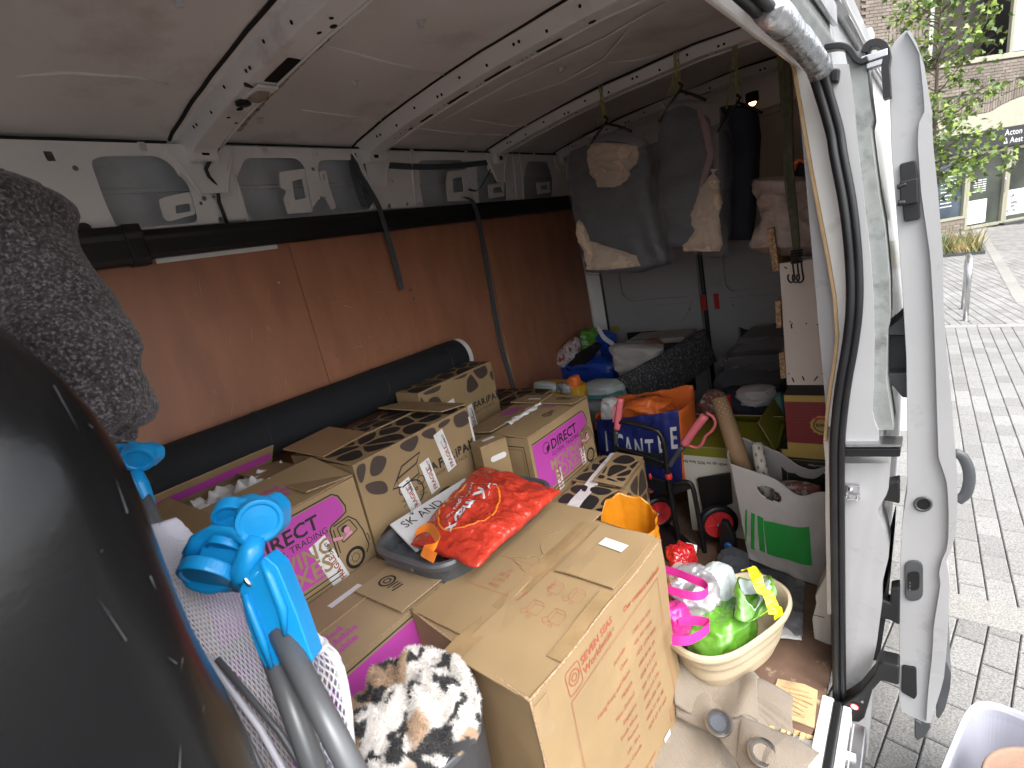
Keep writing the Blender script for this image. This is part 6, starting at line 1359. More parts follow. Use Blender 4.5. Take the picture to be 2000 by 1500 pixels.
def wheel(px, py, y, r, ax):
    c = OY(px, py, y); ax = ax.normalized(); a = ax.orthogonal().normalized(); b = ax.cross(a)
    def rg(pr, n=36): return MB().grid(lambda u, v: c+(a*math.cos(6.28319*u)+b*math.sin(6.28319*u))*pr[int(round(v*(len(pr)-1)))][0]+ax*pr[int(round(v*(len(pr)-1)))][1], n, len(pr), cu=True)
    w_ = child(rg([(r*.72, -.014), (r*.92, -.016), (r, -.009), (r, .009), (r*.92, .016), (r*.72, .014)]), 'wheel', 'rubber', tr, smooth=True)
    h = rg([(r*.72, -.013), (r*.6, -.008), (r*.2, -.012), (.001, -.013)]); rim = h.build('wheel_rim', 'wheel_red', w_, smooth=True)
    for k in range(5): t = k*1.2566; MB().tube([c+(a*math.cos(t)+b*math.sin(t))*r*.2-ax*.013, c+(a*math.cos(t)+b*math.sin(t))*r*.7-ax*.012], .004, 6).build('spoke', 'wheel_red', w_)
    MB().lathe([(.008, 0), (.006, -.012), (.001, -.016)], 12, (0, 0, 0), 'Y').build('axle_cap', 'steel', w_).location = c-ax*.012
wheel(1402, 1022, 1.985, .085, Vector((-.75, 1.0, 0))); wheel(1285, 1000, 2.0, .08, Vector((-.9, .9, 0)))
child(MB().ext([OY(a, b, 1.90) for a, b in ((1408, 1018), (1420, 1022), (1434, 1050), (1440, 1100), (1404, 1104), (1404, 1062))], (0, .03, 0)), 'axle_bracket', 'black_plastic', tr, bevel=.004)
child(MB().lathe([(.017, 0), (.017, -.008), (.012, -.012)], 18, OY(1423, 1066, 1.895), 'Y'), 'blue_button', mat('button_blue', (.02, .10, .35), .4), tr)
child(MB().ext([OZ(a, b, .02) for a, b in ((1290, 1010), (1365, 1075), (1330, 1120), (1270, 1055))], (0, 0, .012)), 'foot_plate', 'black_plastic', tr, bevel=.003)
child(MB().ext([OY(a, b, 2.045) for a, b in ((1360, 935), (1425, 925), (1430, 985), (1372, 1000))], (0, .018, 0)), 'wheel_guard', 'black_plastic', tr, bevel=.006)
# ---------------------------------------------------------------- shopping bag with big white letters behind the trolley
ib = thing('shopping_bag', 'blue and orange shopping bag with large white letters behind the hand trolley', 'shopping bag', OY(1240, 985, 2.06))
BF = [OY(1168, 815, 2.06), OY(1322, 795, 2.06), OY(1312, 930, 2.06), OY(1190, 915, 2.06)]   # front sheet
def bagsheet(P, y, dz=0, amp=.010, seed=2):
    def fn(u, v, h=0):
        p = P[0].lerp(P[1], u).lerp(P[3].lerp(P[2], u), v); r = ridge((p.x, p.z*.5, 0), 11, seed)
        return Vector((p.x, y-h+amp*r+.012*math.sin(math.pi*u)*-1, p.z+dz+.008*nz((u*5, 0, v), 1, seed)*(1-v)))
    return fn
bf = bagsheet([OY(1163, 822, 2.06), OY(1325, 800, 2.06), OY(1335, 960, 2.06), OY(1180, 960, 2.06)], 2.06)
child(MB().grid(bf, 50, 40), 'front_panel', 'bag_blue', ib, smooth=True, solid=.002)
ik = Ink(lambda a, b, h=0: bf(a, b, .006+h), .0005)
for t, u, v in (('I', .12, .40), ('C', .25, .45), ('A', .36, .50), ('N', .48, .53), ('T', .62, .55), ('B', .76, .48), ('E', .90, .44)):
    vs, fs = glyphs(t, 1, .02); ik.mb.add([bf(u+a_*.155, v-b_*.36, .006) for a_, b_ in vs], fs)
o = ik.build('lettering', 'paper_white', ib); o.matrix_parent_inverse = ib.matrix_world.inverted()
ik = Ink(lambda a, b, h=0: bf(a, b, .006+h), .0005); ik.mb.add([bf(.62+a_*.10, .98-b_*.22, .006) for a_, b_ in glyphs('E', 1, .02)[0]], glyphs('E', 1, .02)[1]); o = ik.build('lettering', 'bag_orange', ib); o.matrix_parent_inverse = ib.matrix_world.inverted()
for s_, (pa, pb) in ((0, ((1163, 822), (1180, 960))), (1, ((1325, 800), (1335, 960)))):
    a_, b_ = OY(*pa, 2.06), OY(*pb, 2.06)
    child(MB().grid(lambda u, v: a_.lerp(b_, v)+Vector(((.03 if s_ else -.03)*math.sin(3.14*u)+(.0), .20*u, (-.01+.05*u if s_ else .03*u)*(1-v)+.012*ridge((u*.3, v*.3, s_), 9, 5))), 16, 24), 'side_gusset', 'bag_orange', ib, smooth=True, solid=.002)
child(MB().grid(lambda u, v: Vector((bf(u, v).x, 2.26, bf(u, v).z+.05*(1-v)+.01*ridge((u, v, 0), 6, 4))), 30, 20), 'back_panel', 'bag_orange', ib, smooth=True, solid=.002)
pxblob('orange_contents', [(782, 1230, 1270), (795, 1215, 1290), (815, 1205, 1300), (840, 1200, 1300)], 2.10, .06, 'bag_orange', ib, .034, 14, seed=31)
pxblob('white_contents', [(780, 1170, 1190), (795, 1165, 1205), (830, 1168, 1210)], 2.10, .04, 'white_cloth', ib, .022, 14, seed=33, nu=30, nv=24)
# ---------------------------------------------------------------- back left: blue tarpaulin bag with things in it, canvas bag, foam board
ik_ = thing('blue_tarpaulin_bag', 'big blue tarpaulin carrier bag standing in the rear corner by the plywood wall', 'carrier bag', OY(1140, 765, 2.85))
pxblob('bag_body', [(700, 1076, 1180), (712, 1074, 1204), (735, 1078, 1205), (760, 1085, 1204), (790, 1092, 1205), (820, 1096, 1206)], 2.80, .17, 'blue_tarp', ik_, .022, 9, seed=41, e=.5)
pxblob('wrapped_paper', [(662, 1110, 1122), (680, 1092, 1124), (700, 1076, 1120), (722, 1075, 1100)], 2.78, .05, 'news', ik_, .024, 14, seed=42, nu=40, nv=30)
child(MB().ext([OY(a, b, 2.80) for a, b in ((1104, 722), (1118, 695), (1158, 672), (1168, 678), (1140, 718), (1108, 726))], (0, .06, 0)), 'black_tray', 'black_plastic', ik_, bevel=.004)
gp_ = pxblob('green_packet', [(644, 1135, 1152), (655, 1128, 1160), (675, 1124, 1160), (690, 1122, 1150)], 2.88, .05, 'green_wrap', ik_, .022, 15, seed=43, nu=40, nv=30)
Ink(lambda a, b, h=0: OY(1133, 668, 2.875)+Vector((a, -h, b)), .0).text('TO', .005, .02, .03).text('FEEL', -.005, -.02, .035).build('packet_lettering', 'paper_white', ik_).matrix_parent_inverse = ik_.matrix_world.inverted()
pxblob('bag_rim', [(648, 1162, 1178), (660, 1158, 1192), (680, 1168, 1204), (700, 1172, 1204)], 2.92, .05, 'blue_tarp', ik_, .026, 12, seed=44, nu=40, nv=30)
child(MB().ribbon(smooth_path([OY(1168, 640, 2.88), OY(1180, 660, 2.87), OY(1196, 672, 2.87), OY(1202, 690, 2.86)]), Vector((.012, .0, .01)), .002), 'white_handle', 'paper_white', ik_)
cv = thing('canvas_bag', 'crumpled grey canvas bag leaning between the blue bag and foam board', 'bag', OY(1235, 740, 2.75))
pxblob('canvas', [(676, 1190, 1262), (684, 1184, 1285), (705, 1186, 1275), (725, 1194, 1245), (740, 1202, 1225)], 2.66, .06, 'canvas_grey', cv, .026, 12, seed=46, e=.5)
pxblob('terracotta_cloth', [(664, 1262, 1278), (675, 1252, 1290), (695, 1255, 1292)], 2.9, .04, mat('terracotta', (.30, .14, .09), .8), cv, .006, 14, seed=47, nu=30, nv=20)
fo = thing('foam_board', 'dark grey speckled foam board standing on edge with a pale strip', 'foam board', OY(1320, 760, 2.8))
Q4 = [OY(1207, 738, 2.48), OY(1372, 643, 3.05), OY(1396, 706, 3.05), OY(1268, 812, 2.48)]
fw = lambda u, v, h=0: Q4[0].lerp(Q4[1], u).lerp(Q4[3].lerp(Q4[2], u), v)+Vector((.03*math.sin(3.14*u)*(1-v), -h, .012*math.sin(3.14*u)))
child(MB().grid(fw, 30, 12), 'board', 'speckled_foam', fo, smooth=True, solid=.035)
child(MB().grid(lambda u, v: fw(.05+.93*u, .84+.10*v, .022), 20, 3), 'pale_strip', 'grey_tube', fo, smooth=True)
ik = Ink(lambda a, b, h=0: fw(a, b, .0235), 0); ik.mb.add([fw(.12+a_*.045, .93-b_*.09, .0235) for a_, b_ in glyphs('power strap    power strap    power strap', 1)[0]], glyphs('power strap    power strap    power strap', 1)[1]) if False else [ik.rect(.1+.07*k, .88, .14+.07*k, .90) for k in range(11)]
o = ik.build('strip_print', 'ink_grey', fo, kind='stuff'); o.matrix_parent_inverse = fo.matrix_world.inverted()
# smaller bags behind the printed boxes
yb = thing('yellow_bag', 'open yellow shopping bag with packets behind the giraffe boxes', 'shopping bag', OY(1085, 775, 2.2))
pxblob('bag_body', [(752, 1034, 1110), (760, 1033, 1128), (775, 1035, 1132), (800, 1045, 1132)], 2.18, .07, mat('bag_mustard', (.55, .30, .02), .35, bump=.4, bscale=20), yb, .010, 14, seed=51)
pxblob('packet', [(748, 1040, 1065), (756, 1038, 1085), (768, 1040, 1088)], 2.17, .03, 'bag_pearl', yb, .010, 22, seed=52, nu=36, nv=24); pxblob('packet', [(750, 1082, 1098), (758, 1080, 1112), (772, 1082, 1112)], 2.165, .03, 'bag_silver', yb, .012, 24, seed=53, nu=36, nv=24)
pxblob('orange_packet', [(736, 1112, 1122), (745, 1104, 1126), (765, 1100, 1126)], 2.2, .03, 'bag_orange', yb, .006, 18, seed=54, nu=30, nv=24)
pxblob('white_sack', [(752, 1135, 1180), (762, 1126, 1200), (785, 1130, 1210), (815, 1140, 1212), (850, 1150, 1212)], 2.36, .09, 'bag_pearl', None, .020, 12, seed=55, label='soft white sack lying between the pink box and the foam board', cat='sack')
pxblob('teal_band', [(770, 1128, 1200), (776, 1128, 1204), (784, 1130, 1206)], 2.352, .08, 'teal_cloth', None, .004, 10, seed=55, nu=40, nv=12, label='teal cloth folded over the soft white sack', cat='cloth')
# clothes heap and clear tubs at the back
ct = thing('clear_storage_box', 'clear plastic storage box with lid and paper label near the rear doors', 'storage box', OY(1470, 770, 2.86))
def frust(P, y, dy, name, m, root, **k): return child(MB().ext([OY(a, b, y) for a, b in P], (0, dy, 0)), name, m, root, **k)
frust([(1412, 716), (1535, 708), (1532, 770), (1420, 775)], 2.86, .30, 'box_body', 'clear_tub', ct, bevel=.008); frust([(1404, 700), (1536, 690), (1537, 708), (1405, 716)], 2.84, .34, 'box_lid', 'clear_tub', ct, bevel=.006)
frust([(1430, 730), (1525, 722), (1522, 766), (1432, 770)], 2.90, .2, 'dark_contents', 'clothes_navy', ct); pxblob('pink_contents', [(725, 1498, 1510), (735, 1490, 1520), (748, 1492, 1522)], 2.865, .02, 'bag_pink', ct, .004, 18, seed=57, nu=24, nv=16)
child(MB().ext([OY(a, b, 2.855) for a, b in ((1448, 727), (1467, 725), (1466, 747), (1447, 748))], (0, .002, 0)), 'paper_label', 'paper_white', ct)
c2 = thing('clear_storage_box', 'clear plastic storage box stacked on top of the labelled clear box', 'storage box', OY(1490, 690, 2.95))
frust([(1445, 672), (1532, 664), (1535, 690), (1420, 700)], 2.95, .28, 'box_body', 'clear_tub', c2, bevel=.008); frust([(1442, 662), (1532, 655), (1534, 664), (1436, 673)], 2.94, .3, 'box_lid', 'clear_tub', c2, bevel=.006)
c3 = thing('clear_storage_box', 'pale storage box standing behind the grey canvas bag at the rear door', 'storage box', OY(1270, 680, 3.2))
frust([(1222, 674), (1335, 666), (1340, 740), (1230, 740)], 3.15, .2, 'box_body', 'clear_tub', c3, bevel=.01); frust([(1222, 666), (1336, 658), (1338, 668), (1220, 676)], 3.13, .24, 'box_lid', 'canvas_grey', c3, bevel=.006)
pxblob('black_clothes', [(770, 1400, 1480), (785, 1385, 1520), (810, 1395, 1530), (840, 1405, 1535), (870, 1410, 1535)], 2.42, .10, 'clothes_navy', None, .030, 11, seed=61, label='heap of black clothes between the wrapping paper rolls and red box', cat='clothes')
pxblob('grey_cloth', [(762, 1450, 1490), (770, 1432, 1508), (785, 1436, 1512), (800, 1452, 1500)], 2.40, .06, 'canvas_grey', None, .026, 14, seed=62, label='crumpled pale grey cloth lying on the black clothes', cat='cloth')
pxblob('patterned_cloth', [(770, 1372, 1392), (785, 1358, 1410), (805, 1352, 1410), (830, 1360, 1405)], 2.36, .06, 'tartan', None, .024, 14, seed=63, label='patterned cloth bundle beside the orange edged shopping bag', cat='cloth')
pxblob('teal_bag', [(775, 1510, 1525), (800, 1500, 1530), (840, 1512, 1536), (870, 1520, 1538)], 2.36, .05, 'teal_cloth', None, .008, 14, seed=64, label='teal bag wedged beside the red and gold box', cat='bag')
pxblob('dark_bundle', [(742, 1390, 1440), (755, 1382, 1530), (775, 1380, 1535), (800, 1385, 1530)], 2.62, .12, 'clothes_dark', None, .030, 10, seed=65, label='dark bundle of clothes below the labelled clear storage box', cat='clothes')
# ---------------------------------------------------------------- white bag with green square, wrapping paper rolls
YW = 1.86
wb = thing('white_shopping_bag', 'white plastic shopping bag with a green square standing by the door post', 'shopping bag', OY(1540, 1110, YW))
WPn = [OY(1426, 905, YW), OY(1618, 960, YW), OY(1612, 1150, YW-.01), OY(1462, 1092, YW-.01)]
def wf_(u, v, h=0):
    p = WPn[0].lerp(WPn[1], u).lerp(WPn[3].lerp(WPn[2], u), v); dip = .045*math.exp(-((u-.72)/.16)**2)*(1-v)**3
    return Vector((p.x, p.y-h-.035*math.sin(3.14*u)*math.sin(3.14*min(1, v*.9+.1))+.007*ridge((p.x, p.z*.6, 0), 7, 3)*(.4+v), max(.004, p.z-dip)))
hole = lambda u, v: ((u-.42)/.13)**2+((v-.16)/.055)**2 < 1
mb = MB(); NU_, NV_ = 60, 60; vs = [wf_(i/(NU_-1), j/(NV_-1)) for j in range(NV_) for i in range(NU_)]
fs = [(j*NU_+i, j*NU_+i+1, (j+1)*NU_+i+1, (j+1)*NU_+i) for j in range(NV_-1) for i in range(NU_-1) if not hole((i+.5)/(NU_-1), (j+.5)/(NV_-1))]
child(mb.add(vs, fs), 'front_panel', 'bag_white', wb, smooth=True, solid=.0015)
child(MB().grid(lambda u, v: wf_(u, v)*1.0+Vector((.01*math.sin(9*u), .14+.07*math.sin(3.14*v), .05*(1-v)*(1-u*.3)+.006*ridge((u, v, 2), 5, 7))), 40, 40), 'back_panel', 'bag_white', wb, smooth=True, solid=.0015)
for s_ in (0, 1): child(MB().grid(lambda u, v: wf_(s_, v).lerp(wf_(s_, v)+Vector((0, .14+.07*math.sin(3.14*v), .04*(1-v))), u)+Vector(((.03 if s_ else -.025)*math.sin(3.14*u)*(1-v*.4), 0, 0)), 14, 30), 'side_panel', 'bag_white', wb, smooth=True, solid=.0015)
def wuv(px, py):
    p = OY(px, py, YW-.02); best = None
    for i in range(41):
        for j in range(41):
            q_ = wf_(i/40, j/40); d_ = (q_.x-p.x)**2+(q_.z-p.z)**2
            if best is None or d_ < best[0]: best = (d_, i/40, j/40)
    return best[1:]
def wprint(L, n=14):
    c_ = [Vector(wuv(*p)) for p in L]
    return MB().grid(lambda u, v: (lambda t: wf_(t.x, t.y, .0035))(c_[0].lerp(c_[1], u).lerp(c_[3].lerp(c_[2], u), v)), n, n)
for L in ([(1495, 1012), (1579, 1028), (1587, 1102), (1497, 1080)], [(1481, 1004), (1491, 1008), (1494, 1080), (1483, 1076)], [(1468, 1000), (1474, 1002), (1474, 1073), (1467, 1070)], [(1455, 996), (1458, 997), (1457, 1060), (1454, 1058)]):
    child(wprint(L, 14), 'green_print', 'ink_green', wb, smooth=True)
pxblob('tartan_cloth', [(948, 1520, 1560), (958, 1508, 1600), (985, 1500, 1612), (1030, 1505, 1612)], YW+.06, .03, 'tartan', wb, .006, 12, seed=66, nu=40, nv=30)
def proll(name, label, L, y0, y1, r0, m, extra=None):
    t = thing(name, label, 'wrapping paper', OY(*L[1], y1)); a_, b_ = OY(*L[0], y0), OY(*L[1], y1)
    child(MB().tube([a_, a_.lerp(b_, .5), b_], [r0*.85, r0, r0*1.05], 24, caps=False), 'paper_roll', m, t, smooth=True, solid=.002); child(MB().tube([a_.lerp(b_, .02), b_], [r0*.45, r0*.5], 16), 'inner_turn', m, t, smooth=True)
    return t, a_, b_
t, a_, b_ = proll('kraft_paper_roll', 'kraft wrapping paper roll with white dots leaning in the white bag', [(1404, 776), (1462, 950)], 2.0, 1.93, .034, 'dotted_kraft')
ax = (b_-a_).normalized(); e1 = ax.orthogonal().normalized(); e2 = ax.cross(e1); mb = MB()
for i in range(34):
    for j in range(9):
        s_ = (i+.5)/34; an = (j+.5*(i % 2))/9*6.283; rr_ = .034*(.85+.2*s_)+.0016; c_ = a_.lerp(b_, s_); n_ = e1*math.cos(an)+e2*math.sin(an); tg = ax.cross(n_)
        mb.poly([c_+n_*rr_+(ax*math.cos(k*1.047)+tg*math.sin(k*1.047))*.0018 for k in range(6)])
child(mb, 'dot_print', 'paper_white', t, kind='stuff')
proll('red_paper_roll', 'thin red wrapping paper roll behind the dotted kraft roll', [(1421, 772), (1432, 880)], 2.05, 2.0, .013, 'bag_crimson')
t, a_, b_ = proll('white_paper_roll', 'white wrapping paper roll with grey fir tree print in the white bag', [(1478, 866), (1498, 975)], 1.96, 1.92, .021, 'card_cream')
ax = (b_-a_).normalized(); e1 = ax.orthogonal().normalized(); e2 = ax.cross(e1); mb = MB()
for i in range(9):
    for j in range(5):
        s_ = (i+.5)/9; an = (j+.5*(i % 2))/5*6.283; c_ = a_.lerp(b_, s_); n_ = e1*math.cos(an)+e2*math.sin(an); tg = ax.cross(n_)
        for q_ in range(3): mb.poly([c_+n_*.0245+ax*(.004*q_-.006)+tg*0, c_+n_*.0245+ax*(.004*q_)+tg*.005, c_+n_*.0245+ax*(.004*q_)-tg*.005])
child(mb, 'tree_print', 'ink_grey', t, kind='stuff')
# ---------------------------------------------------------------- orange bag behind the shipping box
ob = thing('orange_bag', 'open amber orange plastic bag standing behind the shipping box', 'plastic bag', (1.18, 1.33, 0))
rg = [(0, 1.19, 1.31, .06, .07, .3), (.17, 1.19, 1.31, .08, .09, .3), (.33, 1.185, 1.315, .085, .09, .3), (.44, 1.185, 1.315, .088, .095, .3), (.50, 1.19, 1.315, .088, .095, .3)]
o, bfn = sack('bag_body', 'bag_amber', rg, ob, .014, 11, 72, 44, 71)
def rimf(u, v):
    p = bfn(u, 1-.001); c_ = Vector((1.18, 1.325, p.z)); hi = .055*max(0, math.sin(6.283*u-.6))+.012*nz((math.cos(6.283*u), math.sin(6.283*u), 0), 3, 4)
    k = v*2
    return p.lerp(c_, .30*max(0, k-1))+UP*(hi*min(1, k)-.22*max(0, k-1))
o = child(MB().grid(rimf, 72, 20, cu=True), 'bag_mouth', 'bag_amber', ob, smooth=True)
child(MB().ball((1.18, 1.325, .33), .062, .062, .05), 'brown_contents', mat('brown_jar', (.16, .08, .03), .3), ob, smooth=True)
# ---------------------------------------------------------------- beige laundry basket with bags
bk_ = thing('laundry_basket', 'beige plastic laundry basket full of carrier bags beside the shipping box', 'basket', (1.475, 1.27, .12))
BCX, BCY, BRO = 1.487, 1.275, R(-24)
def bsk(u, v):
    pr = [(.125, .66), (.13, .70), (.165, .80), (.175, .83), (.205, .86), (.215, .90), (.245, .93), (.25, 1.0), (.262, 1.03), (.274, 1.02), (.277, .97), (.262, .92), (.20, .83), (.14, .68)]
    k = v*(len(pr)-1); i = min(int(k), len(pr)-2); g = k-i; z = pr[i][0]+(pr[i+1][0]-pr[i][0])*g; s = pr[i][1]+(pr[i+1][1]-pr[i][1])*g
    a = 6.28319*u; e = .72; ca, sa = math.cos(a), math.sin(a); lx, ly = .118*s*math.copysign(abs(ca)**e, ca), .205*s*math.copysign(abs(sa)**e, sa)
    z += (.012*abs(sa)**3 if z > .2 else 0)
    c_, s_ = math.cos(BRO), math.sin(BRO); return Vector((BCX+lx*c_-ly*s_, BCY+lx*s_+ly*c_, z))
mb = MB().grid(bsk, 80, 53, cu=True); mb.f.append(tuple(range(79, -1, -1))); mb.f.append(tuple(52*80+k for k in range(80))); child(mb, 'basket_body', 'basket_beige', bk_, smooth=True)
def OB(px, py, z): return OZ(px, py, z)
def lump(name, label, m, c, r, amp, sc, seed, cat='carrier bag', flat=1.0, rot=0, nu=64, nv=48):
    """crumpled bag of stuff: squashed ball with film creases"""
    t = thing(name, label, cat, Vector((c[0], c[1], c[2]-r[2])))
    def fn(u, v):
        a, b_ = 6.28319*u, math.pi*v; n = Vector((math.cos(a)*math.sin(b_), math.sin(a)*math.sin(b_), -math.cos(b_))); e = .8
        l = Vector((r[0]*math.copysign(abs(n.x)**e, n.x), r[1]*math.copysign(abs(n.y)**e, n.y), r[2]*math.copysign(abs(n.z)**e, n.z))); l = Matrix.Rotation(rot, 3, 'Z') @ l; p = Vector(c)+l
        return p+n*(amp*ridge(p, sc, seed)+amp*.9*nz(p, sc*.5, seed+3))
    child(MB().grid(fn, nu, nv, cu=True), 'bag_film', m, t, smooth=True); return t, fn
p = OZ(1405, 1225, .26); tg_, gfn = lump('green_carrier_bag', 'bright green carrier bag with yellow handles in the laundry basket', 'bag_green', (p.x-.004, p.y+.03, .225), (.074, .115, .070), .012, 15, 81, rot=BRO)
def collar(u, v):
    a = 6.28319*u; b_ = OZ(1452, 1205, .30); t_ = OZ(1478, 1150, .345); c_ = b_.lerp(t_, v); r = .020+.034*v**.7
    q_ = c_+Vector((r*math.cos(a)*.9, r*1.0*math.sin(a), .028*math.sin(2*a+.6)*v+.02*math.cos(a-2.2)*v)); return q_+Vector((1, 1, 0))*.006*ridge(q_, 20, 82)
child(MB().grid(collar, 48, 24, cu=True), 'bag_neck', 'bag_green', tg_, smooth=True)
child(MB().grid(lambda u, v: collar(u, .55+.45*v).lerp(OZ(1470, 1165, .33), .10+.35*(1-v)), 48, 10, cu=True), 'pearl_lining', 'bag_pearl', tg_, smooth=True)
hy = [OZ(1457, 1112, .385), OZ(1468, 1110, .39), OZ(1478, 1128, .385), OZ(1485, 1150, .37), OZ(1498, 1160, .36), OZ(1508, 1180, .345), OZ(1512, 1200, .33)]
child(MB().ribbon(smooth_path(hy), [Vector((.012, .010, .004*math.sin(k))) for k in range(40)], .0015), 'yellow_handle', 'bag_yellow', tg_)
hy = [OZ(1492, 1198, .335), OZ(1505, 1188, .34), OZ(1518, 1192, .335), OZ(1521, 1206, .325)]
child(MB().ribbon(smooth_path(hy), Vector((.010, .006, .008)), .0015), 'yellow_handle', 'bag_yellow', tg_)
hy = [OZ(1440, 1108, .38), OZ(1452, 1102, .385), OZ(1470, 1115, .39), OZ(1500, 1165, .36), OZ(1515, 1190, .345)]
p = OZ(1352, 1140, .34); tsl, sfn = lump('silver_carrier_bag', 'silver grey carrier bag with pink handles beside the shipping box', 'bag_silver', (p.x-.012, p.y+.015, .30), (.085, .10, .062), .016, 13, 85, rot=.3)
ik = Ink(lambda a, b, h=0: Vector((a, b, h)), 0)
vs, fs = glyphs('and\nrecycling', .028, .0004); B0 = OZ(1358, 1152, .375)
child(MB().add([B0+Vector((a*.75+b*.05, -a*.05+b*.6, .010-.3*max(0, -b)-.04*a)) for a, b in vs], fs), 'lettering', 'paper_white', tsl)
for L, wv in (([(1296, 1112), (1320, 1118), (1350, 1130), (1374, 1140), (1383, 1152), (1370, 1163), (1345, 1163), (1300, 1150)], (.0, .004, .011)), ([(1325, 1215), (1350, 1212), (1375, 1214), (1386, 1220), (1378, 1232), (1352, 1248), (1330, 1252), (1312, 1250)], (.0, .004, .012))):
    zz = .405 if L[0][1] < 1150 else .345
    child(MB().ribbon(smooth_path([OZ(a, b, zz-.0004*abs(k-4)**2) for k, (a, b) in enumerate(L)]), Vector(wv), .0018), 'pink_handle', 'bag_pink', tsl)
p = OZ(1310, 1190, .34); lump('pink_bag', 'pink carrier bag squeezed between shipping box and laundry basket', 'bag_pink', (p.x-.0, p.y+.01, .30), (.04, .05, .055), .010, 18, 87)
p = OZ(1395, 1130, .34); tw, _fn = lump('white_carrier_bag', 'rounded white and green carrier bag at the back of the laundry basket', 'bag_pearl', (p.x-.01, p.y+.04, .285), (.055, .065, .075), .008, 12, 89)
child(MB().tube([_fn(.70+.012*math.sin(t*9), .28+.5*t)+Vector((0, 0, .002)) for t in [k/20 for k in range(21)]], .004, 6), 'green_stripe', 'green_wrap', tw, smooth=True)
p = OZ(1322, 1080, .36); lump('crimson_bag', 'shiny dark red plastic bag beside the orange bag', 'bag_crimson', (p.x, p.y+.02, .33), (.05, .055, .045), .014, 17, 91)
MB().ext([OZ(a, b, .33) for a, b in ((1340, 1060), (1362, 1066), (1360, 1082), (1342, 1078))], (0, 0, .002)).build('paper_tag', 'paper_white', label='small white paper tag lying behind the crimson bag', cat='tag')
# ---------------------------------------------------------------- beige curtain with eyelets on the floor
cu_ = thing('eyelet_curtain', 'beige waffle curtain with steel eyelets heaped beside the shipping box', 'curtain', (1.50, 1.05, .0))
def cz_(x, y): return .035+.05*math.exp(-((x-1.48)/.10)**2-((y-1.13)/.12)**2)+.020*math.sin(22*x+9*y+2*nz((x, y, 0), 6, 1))*.8+.015*nz((x, y, 0), 9, 3)+.028*nz((x, y, 0), 4, 2)
def curt(u, v):
    x, y = 1.33+.34*u, .62+.66*v; x += .03*math.sin(4*v); z = max(.008, cz_(x, y)) if x < 1.52 or y > 1.2 else max(-.16, cz_(x, y)-.9*(x-1.52)*(1 if y < 1.2 else 0))
    return Vector((x, y, z))
child(MB().grid(curt, 60, 90), 'lower_fold', 'curtain_beige', cu_, smooth=True, solid=.004)
# upper band with the rings, folded over
BD = [(1322, 1395), (1345, 1330), (1390, 1310), (1440, 1320), (1480, 1350), (1486, 1400), (1455, 1430), (1500, 1452), (1560, 1490), (1600, 1530)]
def band(u, v):
    a_ = [OZ(x, y, .125) for x, y in ((1315, 1300), (1380, 1320), (1450, 1400), (1540, 1440), (1600, 1470))]; b_ = [OZ(x, y, .085) for x, y in ((1322, 1400), (1400, 1435), (1440, 1490), (1470, 1560), (1500, 1600))]
    k = u*4; i = min(int(k), 3); g = k-i; g = g*g*(3-2*g); p = a_[i].lerp(a_[i+1], g).lerp(b_[i].lerp(b_[i+1], g), v)
    return p+UP*(.022*math.sin(3.14*v)+.018*math.sin(9*u+1)*math.sin(3.14*v)+.008*nz(p, 14, 4))
child(MB().grid(band, 60, 24), 'eyelet_band', 'curtain_beige', cu_, smooth=True, solid=.006)
def fold(u, v):
    a_ = [OZ(x, y, .13) for x, y in ((1318, 1300), (1400, 1290), (1460, 1290), (1484, 1340))]; b_ = [OZ(x, y, .10) for x, y in ((1320, 1390), (1380, 1400), (1440, 1420), (1480, 1415))]
    k = u*3; i = min(int(k), 2); g = k-i; p = a_[i].lerp(a_[i+1], g).lerp(b_[i].lerp(b_[i+1], g), v)
    return p+UP*(.030*math.sin(3.14*v)+.022*math.sin(7*u+2.5*v)+.006*nz(p, 16, 5)+.012)
child(MB().grid(fold, 50, 30), 'upper_fold', 'curtain_beige', cu_, smooth=True, solid=.006)
for px, py, n_ in ((1404, 1412, Vector((.15, -.35, 1))), (1489, 1470, Vector((.2, -.3, 1)))):
    c_ = OZ(px, py, .142); n_.normalize(); a_ = n_.cross(Vector((1, .4, 0))).normalized(); b2_ = n_.cross(a_)
    pr = [(.0205, -.002), (.021, .004), (.027, .0075), (.0325, .004), (.034, 0), (.032, -.003)]
    e_ = child(MB().grid(lambda u, v: c_+(a_*math.cos(6.283*u)+b2_*math.sin(6.283*u))*pr[int(round(v*5)) % 6][0]+n_*pr[int(round(v*5)) % 6][1], 40, 6, cu=True, cv=True), 'eyelet', 'steel', cu_, smooth=True)
    MB().poly([c_+(a_*math.cos(k*.4)+b2_*math.sin(k*.4))*.0206-n_*.0005 for k in range(16)]).build('eyelet_hole', 'clothes_dark' if px < 1450 else 'curtain_beige', e_)
